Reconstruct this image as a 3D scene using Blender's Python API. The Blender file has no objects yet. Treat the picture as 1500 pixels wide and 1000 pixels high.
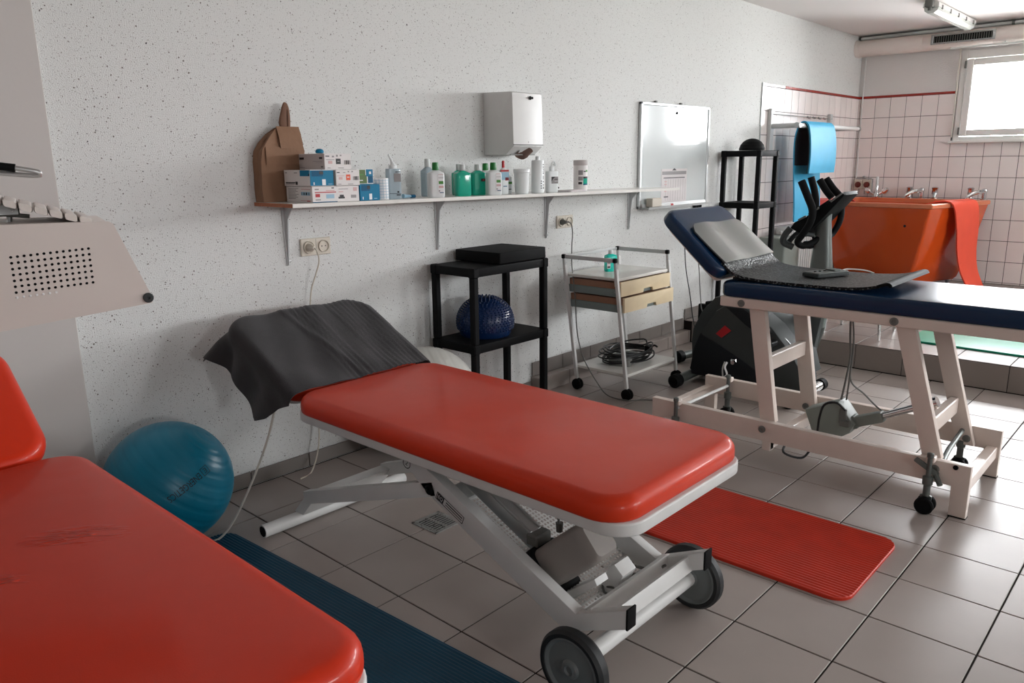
import bpy, bmesh, math, random
from mathutils import Vector, Matrix, Euler
random.seed(7)
S = bpy.context.scene
COL = S.collection
PI = math.pi

# ------------------------------------------------------------------ camera
cam_d = bpy.data.cameras.new('camera')
cam_d.sensor_width = 36.0
cam_d.lens = 1134.22 / 1500 * 36.0
cam_d.clip_start = 0.02
cam = bpy.data.objects.new('camera', cam_d)
COL.objects.link(cam)
_R = ((0.673997, -0.738641, -0.011747), (-0.174396, -0.143642, -0.974142), (0.717854, 0.658617, -0.22563))
_r, _u, _b = Vector(_R[0]).normalized(), -Vector(_R[1]).normalized(), -Vector(_R[2]).normalized()
m = Matrix.Identity(4)
for i in range(3):
    m[i][0], m[i][1], m[i][2] = _r[i], _u[i], _b[i]
m[0][3], m[1][3], m[2][3] = -1.458764, -3.091422, 1.412032
cam.matrix_world = m
S.camera = cam

# ------------------------------------------------------------------ sky, light, exposure
SKY_STRENGTH = 19.0
w = bpy.data.worlds.new('overcast_sky')
S.world = w
w.use_nodes = True
wn = w.node_tree
wn.nodes.clear()
w_out = wn.nodes.new('ShaderNodeOutputWorld')
w_bg = wn.nodes.new('ShaderNodeBackground')
w_tc = wn.nodes.new('ShaderNodeTexCoord')
w_sep = wn.nodes.new('ShaderNodeSeparateXYZ')
w_ramp = wn.nodes.new('ShaderNodeValToRGB')
w_ramp.color_ramp.elements[0].position = 0.46
w_ramp.color_ramp.elements[0].color = (0.76, 0.77, 0.76, 1)
w_ramp.color_ramp.elements[1].position = 0.54
w_ramp.color_ramp.elements[1].color = (0.95, 0.975, 1.0, 1)
w_map = wn.nodes.new('ShaderNodeMapRange')
w_map.inputs['From Min'].default_value = -1
w_map.inputs['From Max'].default_value = 1
wn.links.new(w_tc.outputs['Generated'], w_sep.inputs[0])
wn.links.new(w_sep.outputs['Z'], w_map.inputs['Value'])
wn.links.new(w_map.outputs[0], w_ramp.inputs[0])
wn.links.new(w_ramp.outputs[0], w_bg.inputs['Color'])
w_bg.inputs['Strength'].default_value = SKY_STRENGTH
wn.links.new(w_bg.outputs[0], w_out.inputs[0])

S.view_settings.view_transform = 'Standard'
S.view_settings.look = 'None'
S.view_settings.gamma = 1.0
S.view_settings.use_curve_mapping = False
S.view_settings.exposure = 1.41

CEIL = 2.64
XF = 7.44          # far wall
YR = -8.6          # right wall
XB = -4.2          # back wall
# windows of the far wall: y0 (left), y1 (right), z0, z1
WINS = [(-0.955, -2.42, 1.565, 2.42), (-2.66, -4.12, 1.565, 2.42), (-4.36, -5.82, 1.565, 2.42), (-6.06, -7.52, 1.565, 2.42)]
# right wall windows: x0, x1; first one unseen, added to brighten the left
WINR = [(-2.4, -1.5), (2.2, 3.7), (4.4, 5.9)]
def portal(name, loc, rot, sx, sy):
    l = bpy.data.lights.new(name, 'AREA')
    l.shape = 'RECTANGLE'
    l.size, l.size_y = sx, sy
    l.cycles.is_portal = True
    o = bpy.data.objects.new(name, l)
    o.location = loc
    o.rotation_euler = rot
    COL.objects.link(o)
for (a, b, z0, z1) in WINS:
    # -Z of the lamp looks into the room (-X)
    portal('window_portal', (XF + 0.262, (a + b) / 2, (z0 + z1) / 2), (0, PI / 2, 0), z1 - z0, abs(a - b))
for (a, b) in WINR:
    portal('window_portal', ((a + b) / 2, YR - 0.262, 1.99), (PI / 2, 0, 0), b - a, 0.86)

# ------------------------------------------------------------------ materials
def lin(c):
    c = c / 255.0
    return c / 12.92 if c <= 0.04045 else ((c + 0.055) / 1.055) ** 2.4
def rgb(r, g, b):
    return (lin(r), lin(g), lin(b), 1)
def mat(name, col, rough=0.5, metal=0.0, var=0.0, vscale=8.0, bump=0.0, bscale=60.0, bdist=0.002, spec=0.5,
        coat=0.0, trans=0.0, ior=1.45, rand=0.0, rvar=0.0, sheen=0.0):
    m = bpy.data.materials.new(name)
    m.use_nodes = True
    nt = m.node_tree
    p = nt.nodes['Principled BSDF']
    p.inputs['Base Color'].default_value = col
    p.inputs['Roughness'].default_value = rough
    p.inputs['Metallic'].default_value = metal
    p.inputs['Specular IOR Level'].default_value = spec
    p.inputs['Coat Weight'].default_value = coat
    p.inputs['Coat Roughness'].default_value = 0.12
    p.inputs['Transmission Weight'].default_value = trans
    p.inputs['IOR'].default_value = ior
    p.inputs['Sheen Weight'].default_value = sheen
    tc = nt.nodes.new('ShaderNodeTexCoord')
    if var or rvar:
        n = nt.nodes.new('ShaderNodeTexNoise')
        n.inputs['Scale'].default_value = vscale
        n.inputs['Detail'].default_value = 5
        nt.links.new(tc.outputs['Object'], n.inputs['Vector'])
    if var or rand:
        h = nt.nodes.new('ShaderNodeHueSaturation')
        h.inputs['Color'].default_value = col
        if var:
            mr = nt.nodes.new('ShaderNodeMapRange')
            mr.inputs['From Min'].default_value = 0.25
            mr.inputs['From Max'].default_value = 0.75
            mr.inputs['To Min'].default_value = 1 - var
            mr.inputs['To Max'].default_value = 1 + var
            nt.links.new(n.outputs['Fac'], mr.inputs['Value'])
            last = mr.outputs[0]
        if rand:
            oi = nt.nodes.new('ShaderNodeObjectInfo')
            m2 = nt.nodes.new('ShaderNodeMapRange')
            m2.inputs['To Min'].default_value = 1 - rand
            m2.inputs['To Max'].default_value = 1 + rand
            nt.links.new(oi.outputs['Random'], m2.inputs['Value'])
            if var:
                mm = nt.nodes.new('ShaderNodeMath')
                mm.operation = 'MULTIPLY'
                nt.links.new(last, mm.inputs[0])
                nt.links.new(m2.outputs[0], mm.inputs[1])
                last = mm.outputs[0]
            else:
                last = m2.outputs[0]
        nt.links.new(last, h.inputs['Value'])
        nt.links.new(h.outputs[0], p.inputs['Base Color'])
    if rvar:
        mr = nt.nodes.new('ShaderNodeMapRange')
        mr.inputs['From Min'].default_value = 0.3
        mr.inputs['From Max'].default_value = 0.7
        mr.inputs['To Min'].default_value = max(0.02, rough - rvar)
        mr.inputs['To Max'].default_value = rough + rvar
        nt.links.new(n.outputs['Fac'], mr.inputs['Value'])
        nt.links.new(mr.outputs[0], p.inputs['Roughness'])
    if bump:
        b = nt.nodes.new('ShaderNodeBump')
        b.inputs['Strength'].default_value = bump
        b.inputs['Distance'].default_value = bdist
        n2 = nt.nodes.new('ShaderNodeTexNoise')
        n2.inputs['Scale'].default_value = bscale
        n2.inputs['Detail'].default_value = 4
        nt.links.new(tc.outputs['Object'], n2.inputs['Vector'])
        nt.links.new(n2.outputs['Fac'], b.inputs['Height'])
        nt.links.new(b.outputs[0], p.inputs['Normal'])
    return m

def speckle_mat():
    m = mat('speckled_plaster', rgb(219, 220, 218), 0.66, bump=0.9, bscale=230, bdist=0.003, spec=0.3)
    nt = m.node_tree
    p = nt.nodes['Principled BSDF']
    tc = [n for n in nt.nodes if n.type == 'TEX_COORD'][0]
    last = None
    base = nt.nodes.new('ShaderNodeRGB')
    base.outputs[0].default_value = rgb(219, 220, 218)
    last = base.outputs[0]
    for scale, thr, colr, keep in ((230, 0.24, rgb(146, 140, 134), 0.45), (115, 0.22, rgb(112, 105, 100), 0.34), (60, 0.15, rgb(40, 38, 38), 0.20)):
        nz = nt.nodes.new('ShaderNodeTexNoise')
        nz.inputs['Scale'].default_value = scale * 1.3
        add = nt.nodes.new('ShaderNodeVectorMath')
        add.operation = 'MULTIPLY_ADD'
        add.inputs[1].default_value = (0.55 / scale,) * 3
        nt.links.new(tc.outputs['Object'], nz.inputs['Vector'])
        nt.links.new(nz.outputs['Color'], add.inputs[0])
        nt.links.new(tc.outputs['Object'], add.inputs[2])
        v = nt.nodes.new('ShaderNodeTexVoronoi')
        v.inputs['Scale'].default_value = scale
        nt.links.new(add.outputs[0], v.inputs['Vector'])
        sp = nt.nodes.new('ShaderNodeSeparateColor')
        nt.links.new(v.outputs['Color'], sp.inputs[0])
        # a cell shows a chip when its random value falls under keep; the chip's size varies with another
        sz = nt.nodes.new('ShaderNodeMath'); sz.operation = 'MULTIPLY'
        sz.inputs[1].default_value = thr * 2.0
        nt.links.new(sp.outputs['Green'], sz.inputs[0])
        lt = nt.nodes.new('ShaderNodeMath'); lt.operation = 'LESS_THAN'
        nt.links.new(v.outputs['Distance'], lt.inputs[0])
        nt.links.new(sz.outputs[0], lt.inputs[1])
        kp = nt.nodes.new('ShaderNodeMath'); kp.operation = 'LESS_THAN'
        kp.inputs[1].default_value = keep
        nt.links.new(sp.outputs['Red'], kp.inputs[0])
        mu = nt.nodes.new('ShaderNodeMath'); mu.operation = 'MULTIPLY'
        nt.links.new(lt.outputs[0], mu.inputs[0])
        nt.links.new(kp.outputs[0], mu.inputs[1])
        mx = nt.nodes.new('ShaderNodeMix'); mx.data_type = 'RGBA'
        nt.links.new(mu.outputs[0], mx.inputs[0])
        nt.links.new(last, mx.inputs[6])
        mx.inputs[7].default_value = colr
        last = mx.outputs[2]
    nt.links.new(last, p.inputs['Base Color'])
    return m

def glass_mat(name, tint=(1, 1, 1, 1)):
    m = bpy.data.materials.new(name)
    m.use_nodes = True
    nt = m.node_tree
    nt.nodes.clear()
    out = nt.nodes.new('ShaderNodeOutputMaterial')
    mix = nt.nodes.new('ShaderNodeMixShader')
    fr = nt.nodes.new('ShaderNodeFresnel')
    tr = nt.nodes.new('ShaderNodeBsdfTransparent')
    gl = nt.nodes.new('ShaderNodeBsdfGlossy')
    gl.inputs['Roughness'].default_value = 0.02
    tr.inputs['Color'].default_value = tint
    nt.links.new(fr.outputs[0], mix.inputs[0])
    nt.links.new(tr.outputs[0], mix.inputs[1])
    nt.links.new(gl.outputs[0], mix.inputs[2])
    nt.links.new(mix.outputs[0], out.inputs[0])
    return m

def weave_mat(name, col, col2, scale, rough=0.8):
    m = mat(name, col, rough, spec=0.25)
    nt = m.node_tree
    p = nt.nodes['Principled BSDF']
    tc = [n for n in nt.nodes if n.type == 'TEX_COORD'][0]
    v = nt.nodes.new('ShaderNodeTexVoronoi')
    v.inputs['Scale'].default_value = scale
    nt.links.new(tc.outputs['Object'], v.inputs['Vector'])
    r = nt.nodes.new('ShaderNodeValToRGB')
    r.color_ramp.elements[0].position = 0.1
    r.color_ramp.elements[0].color = col2
    r.color_ramp.elements[1].position = 0.5
    r.color_ramp.elements[1].color = col
    nt.links.new(v.outputs['Distance'], r.inputs[0])
    nt.links.new(r.outputs[0], p.inputs['Base Color'])
    b = nt.nodes.new('ShaderNodeBump')
    b.inputs['Strength'].default_value = 0.8
    b.inputs['Distance'].default_value = 0.003
    b.invert = True
    nt.links.new(v.outputs['Distance'], b.inputs['Height'])
    nt.links.new(b.outputs[0], p.inputs['Normal'])
    return m

def wrinkle_mat(name, col, rough, spots):
    """vinyl: fine grain plus crease patches at given spots (x, y, z, radius) in object space"""
    m = mat(name, col, rough, var=0.05, vscale=3, spec=0.25, coat=0.22)
    nt = m.node_tree
    p = nt.nodes['Principled BSDF']
    tc = [n for n in nt.nodes if n.type == 'TEX_COORD'][0]
    n = nt.nodes.new('ShaderNodeTexNoise')
    n.inputs['Scale'].default_value = 420
    n.inputs['Detail'].default_value = 3
    nt.links.new(tc.outputs['Object'], n.inputs['Vector'])
    b = nt.nodes.new('ShaderNodeBump')
    b.inputs['Strength'].default_value = 0.25
    b.inputs['Distance'].default_value = 0.0008
    nt.links.new(n.outputs['Fac'], b.inputs['Height'])
    n3 = nt.nodes.new('ShaderNodeTexNoise')
    n3.inputs['Scale'].default_value = 9
    n3.inputs['Detail'].default_value = 1
    nt.links.new(tc.outputs['Object'], n3.inputs['Vector'])
    b3 = nt.nodes.new('ShaderNodeBump')
    b3.inputs['Strength'].default_value = 0.25
    b3.inputs['Distance'].default_value = 0.006
    nt.links.new(n3.outputs['Fac'], b3.inputs['Height'])
    nt.links.new(b.outputs[0], b3.inputs['Normal'])
    last = b3.outputs[0]
    for (x, y, z, r, rot) in spots:
        mp = nt.nodes.new('ShaderNodeMapping')
        mp.vector_type = 'TEXTURE'
        mp.inputs['Location'].default_value = (x, y, z)
        mp.inputs['Rotation'].default_value = (0, 0, rot)
        nt.links.new(tc.outputs['Object'], mp.inputs['Vector'])
        sc = nt.nodes.new('ShaderNodeMapping')
        sc.inputs['Scale'].default_value = (7, 34, 1)
        nt.links.new(mp.outputs[0], sc.inputs['Vector'])
        cn = nt.nodes.new('ShaderNodeTexNoise')
        cn.inputs['Scale'].default_value = 1.0
        cn.inputs['Detail'].default_value = 2
        cn.inputs['Distortion'].default_value = 0.8
        nt.links.new(sc.outputs[0], cn.inputs['Vector'])
        rp = nt.nodes.new('ShaderNodeValToRGB')
        rp.color_ramp.elements[0].position = 0.44
        rp.color_ramp.elements[0].color = (0, 0, 0, 1)
        rp.color_ramp.elements[1].position = 0.5
        rp.color_ramp.elements[1].color = (1, 1, 1, 1)
        e = rp.color_ramp.elements.new(0.56)
        e.color = (0, 0, 0, 1)
        nt.links.new(cn.outputs['Fac'], rp.inputs[0])
        st = nt.nodes.new('ShaderNodeMapping')
        st.inputs['Scale'].default_value = (1 / r, 2.2 / r, 1 / r)
        nt.links.new(mp.outputs[0], st.inputs['Vector'])
        ln = nt.nodes.new('ShaderNodeVectorMath'); ln.operation = 'LENGTH'
        nt.links.new(st.outputs[0], ln.inputs[0])
        fall = nt.nodes.new('ShaderNodeMapRange')
        fall.inputs['From Min'].default_value = 0.4
        fall.inputs['From Max'].default_value = 1.0
        fall.inputs['To Min'].default_value = 1
        fall.inputs['To Max'].default_value = 0
        nt.links.new(ln.outputs['Value'], fall.inputs['Value'])
        mu = nt.nodes.new('ShaderNodeMath'); mu.operation = 'MULTIPLY'
        nt.links.new(rp.outputs[0], mu.inputs[0])
        nt.links.new(fall.outputs[0], mu.inputs[1])
        bb = nt.nodes.new('ShaderNodeBump')
        bb.inputs['Strength'].default_value = 0.9
        bb.inputs['Distance'].default_value = 0.006
        nt.links.new(mu.outputs[0], bb.inputs['Height'])
        nt.links.new(last, bb.inputs['Normal'])
        last = bb.outputs[0]
    nt.links.new(last, p.inputs['Normal'])
    return m

MT = {}
def setup_mats():
    a = MT
    a['plaster'] = speckle_mat()
    a['smooth_wall'] = mat('smooth_grey_paint', rgb(194, 189, 185), 0.75, var=0.02, vscale=2, bump=0.15, bscale=40)
    a['roughcast'] = mat('white_roughcast', rgb(226, 223, 221), 0.8, bump=0.9, bscale=130, bdist=0.004)
    a['ceiling'] = mat('ceiling_paint', rgb(236, 231, 229), 0.9, bump=0.25, bscale=90)
    a['grout_floor'] = mat('dark_floor_grout', rgb(42, 37, 35), 0.9, var=0.1, vscale=30, spec=0.1)
    a['tile_floor'] = mat('beige_grey_floor_tile', rgb(160, 150, 144), 0.34, var=0.04, vscale=5.5, bump=0.10, bscale=220, bdist=0.0006, rand=0.03, rvar=0.025, spec=0.33)
    a['tile_step'] = mat('grey_step_tile', rgb(142, 132, 126), 0.36, var=0.04, vscale=6, rand=0.03)
    a['tile_base'] = mat('grey_skirting_tile', rgb(126, 119, 114), 0.42, var=0.05, vscale=6, rand=0.03)
    a['tile_white'] = mat('white_wall_tile', rgb(234, 225, 222), 0.26, var=0.015, vscale=4, rand=0.015, spec=0.5)
    a['grout_wall'] = mat('grey_wall_grout', rgb(60, 50, 49), 0.9, spec=0.1)
    a['tile_red'] = mat('dark_red_border_tile', rgb(150, 40, 30), 0.25, rand=0.05)
    a['white_paint'] = mat('white_powder_coat', rgb(216, 216, 214), 0.38, var=0.03, vscale=12, bump=0.05, bscale=200)
    a['cream_paint'] = mat('cream_powder_coat', rgb(222, 208, 198), 0.36, var=0.03, vscale=12, bump=0.05, bscale=200)
    a['white_plastic'] = mat('white_plastic', rgb(226, 224, 220), 0.35, var=0.01)
    a['ivory_plastic'] = mat('ivory_plastic', rgb(208, 200, 186), 0.4)
    a['red_vinyl'] = wrinkle_mat('red_vinyl', rgb(206, 54, 20), 0.40, [])
    a['red_vinyl_near'] = wrinkle_mat('red_vinyl_creased', rgb(202, 48, 18), 0.40, [(0.118, -0.02, 0.618, 0.12, -0.62), (-0.06, -0.115, 0.618, 0.07, -0.62)])
    a['blue_vinyl'] = mat('navy_vinyl', rgb(8, 42, 74), 0.27, var=0.06, vscale=4, bump=0.12, bscale=300, bdist=0.0008)
    a['black_plastic'] = mat('black_plastic', rgb(9, 10, 12), 0.62, var=0.1, vscale=20, spec=0.18, bump=0.1, bscale=150)
    a['black_rubber'] = mat('black_rubber', rgb(12, 13, 14), 0.68, spec=0.18)
    a['tyre'] = mat('dark_tyre_rubber', rgb(40, 42, 43), 0.5, spec=0.4)
    a['grey_rubber'] = mat('grey_rubber', rgb(112, 117, 117), 0.55, var=0.05)
    a['mid_grey'] = mat('mid_grey_plastic', rgb(112, 112, 108), 0.5, var=0.03)
    a['motor_grey'] = mat('warm_grey_motor_shell', rgb(148, 142, 137), 0.5, var=0.03)
    a['green_grey'] = mat('grey_green_paint', rgb(132, 138, 132), 0.45, var=0.03)
    a['slate'] = mat('slate_grey_plastic', rgb(60, 64, 64), 0.62, var=0.05, spec=0.25)
    a['dark_slate'] = mat('dark_slate_plastic', rgb(26, 29, 33), 0.6, var=0.05, spec=0.25)
    a['chrome'] = mat('chrome', rgb(215, 216, 216), 0.12, 1.0)
    a['steel'] = mat('brushed_steel', rgb(170, 172, 172), 0.32, 1.0, rvar=0.08, vscale=40)
    a['alu'] = mat('aluminium', rgb(196, 198, 198), 0.38, 1.0)
    a['silver'] = mat('silver_paint', rgb(98, 104, 101), 0.38, 0.3, var=0.03)
    a['towel'] = mat('dark_grey_terry', rgb(47, 45, 47), 0.95, var=0.16, vscale=14, bump=0.9, bscale=420, bdist=0.002, spec=0.1, sheen=0.25)
    a['mat_black'] = weave_mat('black_nubbed_vinyl', rgb(12, 14, 16), rgb(120, 124, 124), 95, 0.35)
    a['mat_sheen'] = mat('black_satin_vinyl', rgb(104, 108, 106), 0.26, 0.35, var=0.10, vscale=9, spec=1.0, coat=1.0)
    a['mat_red'] = mat('red_foam', rgb(198, 50, 28), 0.42, var=0.12, vscale=11, bump=0.2, bscale=300, bdist=0.001, spec=0.4)
    a['mat_blue'] = mat('petrol_foam', rgb(4, 66, 92), 0.5, var=0.10, vscale=9)
    a['mat_cyan'] = mat('sky_blue_foam', rgb(50, 160, 200), 0.6, var=0.05, vscale=10, bump=0.2, bscale=180)
    a['fold_shade'] = mat('navy_fold_shade', rgb(14, 26, 38), 0.65)  # dark colour standing for the shade inside the folded mat
    a['mat_green'] = mat('emerald_foam', rgb(14, 150, 116), 0.35, var=0.06, vscale=9)
    a['foam_coral'] = mat('coral_red_foam', rgb(236, 84, 58), 0.55, var=0.04)
    a['foam_pink'] = mat('pink_red_foam', rgb(228, 92, 86), 0.5, var=0.04)
    a['orange'] = mat('orange_fibreglass', rgb(216, 84, 30), 0.13, var=0.05, vscale=2.5, coat=0.5)
    a['orange_rim'] = mat('worn_orange_rim', rgb(214, 122, 84), 0.28, var=0.08, vscale=9)
    a['ball_blue'] = mat('teal_rubber', rgb(4, 122, 152), 0.34, var=0.05, vscale=5, bump=0.05, bscale=90)
    a['ball_grey'] = mat('pearl_grey_rubber', rgb(200, 200, 194), 0.38, var=0.04)
    a['dome_blue'] = mat('dark_blue_rubber', rgb(16, 42, 84), 0.25)
    a['kraft'] = mat('brown_kraft_paper', rgb(138, 104, 80), 0.75, var=0.1, vscale=7, bump=0.5, bscale=18, bdist=0.006)
    a['kraft_dark'] = mat('kraft_paper_handle', rgb(112, 80, 62), 0.75, var=0.1, vscale=30)
    a['chipboard'] = mat('raw_chipboard', rgb(168, 106, 76), 0.8, var=0.22, vscale=120)
    a['melamine'] = mat('white_melamine', rgb(222, 220, 214), 0.25, var=0.01)
    a['carton'] = mat('white_carton', rgb(222, 218, 216), 0.55)
    a['carton_grey'] = mat('grey_carton', rgb(188, 180, 178), 0.55)
    a['ink_black'] = mat('black_print', rgb(28, 27, 30), 0.5)
    a['ink_grey'] = mat('grey_print', rgb(140, 136, 136), 0.5)
    a['ink_teal'] = mat('teal_print', rgb(4, 116, 154), 0.5, spec=0.25)
    a['ink_teal_dark'] = mat('dark_teal_print', rgb(4, 84, 120), 0.5, spec=0.25)
    a['ink_orange'] = mat('orange_print', rgb(224, 84, 40), 0.5)
    a['ink_red'] = mat('red_print', rgb(176, 36, 44), 0.5)
    a['ink_green'] = mat('green_print', rgb(70, 138, 50), 0.5)
    a['ink_olive'] = mat('olive_green_print', rgb(76, 104, 40), 0.45)
    a['ink_blue'] = mat('pale_blue_print', rgb(150, 186, 206), 0.5)
    a['ink_pink'] = mat('pale_pink_print', rgb(206, 170, 168), 0.5)
    a['ink_white'] = mat('white_print', rgb(232, 232, 232), 0.5)
    a['paper'] = mat('white_paper', rgb(214, 208, 208), 0.7)
    a['towel_paper'] = mat('brown_paper_towel', rgb(128, 104, 94), 0.85, bump=0.4, bscale=60)
    a['liquid_green'] = mat('teal_green_liquid', rgb(20, 180, 150), 0.12, trans=0.15, coat=0.3)
    a['liquid_aqua'] = mat('aqua_liquid', rgb(26, 224, 204), 0.15, coat=0.3)
    a['bottle_white'] = mat('translucent_white_bottle', rgb(224, 228, 228), 0.3)
    a['bottle_clear'] = mat('clear_gel_bottle', rgb(196, 212, 220), 0.15, trans=0.45, ior=1.3)
    a['cap_green'] = mat('green_cap', rgb(10, 112, 40), 0.35)
    a['cap_grey'] = mat('grey_white_cap', rgb(190, 194, 192), 0.4)
    a['cap_red'] = mat('red_cap', rgb(176, 26, 34), 0.35)
    a['board'] = mat('whiteboard_enamel', rgb(206, 212, 212), 0.035, coat=0.6)
    a['beech'] = mat('pale_beech_front', rgb(224, 206, 172), 0.4, var=0.03, vscale=20)
    a['wood_side'] = mat('brown_drawer_side', rgb(150, 110, 88), 0.5, var=0.08, vscale=20)
    a['drawer_grey'] = mat('grey_drawer_runner', rgb(126, 138, 136), 0.4)
    a['glass'] = glass_mat('window_glass')
    a['diffuser'] = mat('frosted_lamp_cover', rgb(226, 228, 222), 0.25, trans=0.15)
    a['duct'] = mat('painted_duct', rgb(234, 224, 217), 0.5, var=0.02, vscale=3)
    a['void'] = mat('black_inside', rgb(6, 7, 8), 0.8)
    a['socket_red'] = mat('dark_red_socket', rgb(96, 26, 16), 0.35)
    a['hood'] = mat('warm_grey_enamel', rgb(214, 204, 197), 0.4, var=0.015)
    a['cord_white'] = mat('white_cable', rgb(212, 208, 198), 0.45)
    a['cord_grey'] = mat('grey_cable', rgb(104, 104, 100), 0.5)
    a['cord_black'] = mat('black_cable', rgb(16, 16, 17), 0.45)
    a['cyan_mask'] = mat('pale_blue_plastic', rgb(96, 150, 178), 0.3)
    a['ladder_grey'] = mat('pale_grey_enamel', rgb(196, 198, 198), 0.4)
setup_mats()

# ------------------------------------------------------------------ mesh helpers
def BM():
    return bmesh.new()
def finish_edges(bm, ang=32):
    lim = math.radians(ang)
    for f in bm.faces:
        f.smooth = True
    for e in bm.edges:
        if len(e.link_faces) == 2:
            try:
                e.smooth = e.calc_face_angle() < lim
            except ValueError:
                e.smooth = True
        else:
            e.smooth = False
def mesh_from(name, bm, mats, ang=32, recalc=True):
    if recalc:
        bmesh.ops.recalc_face_normals(bm, faces=bm.faces[:])
    finish_edges(bm, ang)
    me = bpy.data.meshes.new(name)
    bm.to_mesh(me)
    bm.free()
    if not isinstance(mats, (list, tuple)):
        mats = [mats]
    for k in mats:
        me.materials.append(MT[k] if isinstance(k, str) else k)
    return me
def thing(name, label, cat, loc=(0, 0, 0), rz=0.0, group=None):
    o = bpy.data.objects.new(name, None)
    o.empty_display_size = 0.1
    COL.objects.link(o)
    o.location = loc
    o.rotation_euler = (0, 0, rz)
    o['label'] = label
    o['category'] = cat
    if group:
        o['group'] = group
    return o
def wmat(o):
    m = Matrix.LocRotScale(o.location, o.rotation_euler, o.scale)
    return wmat(o.parent) @ m if o.parent else m
def obj(name, bm, mats, parent=None, label=None, local=False, ang=32, kind=None, recalc=True):
    """one mesh object; the bmesh is in world coordinates unless local is set"""
    if parent is not None and not local:
        bmesh.ops.transform(bm, matrix=wmat(parent).inverted(), verts=bm.verts[:])
    me = mesh_from(name, bm, mats, ang, recalc)
    o = bpy.data.objects.new(name, me)
    COL.objects.link(o)
    if parent is not None:
        o.parent = parent
    if label:
        o['label'] = label
    if kind:
        o['kind'] = kind
    return o
def tag(o, label, cat, group=None):
    o['label'] = label
    o['category'] = cat
    if group:
        o['group'] = group
    return o
def struct(name, bm, mats, parent=None, **k):
    o = obj(name, bm, mats, parent, **k)
    if parent is None:
        o['kind'] = 'structure'
    return o
def dup(root, loc, rz=0.0, label=None, group=None):
    r = root.copy()
    COL.objects.link(r)
    r.location = loc
    r.rotation_euler = (0, 0, rz)
    if label:
        r['label'] = label
    if group:
        r['group'] = group
    for ch in [c for c in root.children]:
        c = ch.copy()
        COL.objects.link(c)
        c.parent = r
        for g in [q for q in ch.children]:
            d = g.copy()
            COL.objects.link(d)
            d.parent = c
    return r
def setmi(faces, mi):
    for f in faces:
        f.material_index = mi
def box(bm, x0, x1, y0, y1, z0, z1, bev=0.0, mi=0, seg=1):
    x0, x1 = min(x0, x1), max(x0, x1); y0, y1 = min(y0, y1), max(y0, y1); z0, z1 = min(z0, z1), max(z0, z1)
    v = [bm.verts.new(p) for p in ((x0, y0, z0), (x1, y0, z0), (x1, y1, z0), (x0, y1, z0), (x0, y0, z1), (x1, y0, z1), (x1, y1, z1), (x0, y1, z1))]
    fs = [bm.faces.new([v[i] for i in q]) for q in ((3, 2, 1, 0), (4, 5, 6, 7), (0, 1, 5, 4), (1, 2, 6, 5), (2, 3, 7, 6), (3, 0, 4, 7))]
    setmi(fs, mi)
    if bev:
        es = set()
        for f in fs:
            es.update(f.edges)
        bmesh.ops.bevel(bm, geom=list(es), offset=bev, segments=seg, affect='EDGES', profile=0.6, material=-1)
    return fs
def obar(bm, p0, p1, w, h, up=(0, 0, 1), bev=0.0, mi=0, ext=0.0):
    """a bar from p0 to p1; w across, h along 'up'"""
    p0, p1 = Vector(p0), Vector(p1)
    d = (p1 - p0).normalized()
    p0 = p0 - d * ext; p1 = p1 + d * ext
    up = Vector(up)
    s = d.cross(up).normalized()
    u = s.cross(d).normalized()
    v = []
    for p in (p0, p1):
        for a, b in ((-1, -1), (1, -1), (1, 1), (-1, 1)):
            v.append(bm.verts.new(p + s * a * w / 2 + u * b * h / 2))
    fs = [bm.faces.new([v[i] for i in q]) for q in ((3, 2, 1, 0), (4, 5, 6, 7), (0, 1, 5, 4), (1, 2, 6, 5), (2, 3, 7, 6), (3, 0, 4, 7))]
    setmi(fs, mi)
    if bev:
        es = set()
        for f in fs:
            es.update(f.edges)
        bmesh.ops.bevel(bm, geom=list(es), offset=bev, segments=2, affect='EDGES', profile=0.6, material=-1)
    return fs
def loft(bm, loops, cap0=True, cap1=True, closed=True, mi=0):
    rows = [[bm.verts.new(p) for p in L] for L in loops]
    n = len(rows[0])
    fs = []
    for a, b in zip(rows, rows[1:]):
        for i in range(n if closed else n - 1):
            j = (i + 1) % n
            fs.append(bm.faces.new((a[i], a[j], b[j], b[i])))
    if cap0:
        fs.append(bm.faces.new(list(reversed(rows[0]))))
    if cap1:
        fs.append(bm.faces.new(rows[-1]))
    setmi(fs, mi)
    return fs
def catmull(pts, n=6):
    P = [Vector(p) for p in pts]
    if len(P) < 3:
        return P
    out = []
    for i in range(len(P) - 1):
        p0 = P[i - 1] if i else P[0] * 2 - P[1]
        p1, p2 = P[i], P[i + 1]
        p3 = P[i + 2] if i + 2 < len(P) else P[-1] * 2 - P[-2]
        for k in range(n):
            t = k / n
            out.append(0.5 * ((2 * p1) + (p2 - p0) * t + (2 * p0 - 5 * p1 + 4 * p2 - p3) * t * t + (3 * p1 - p0 - 3 * p2 + p3) * t ** 3))
    out.append(P[-1])
    return out
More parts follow.
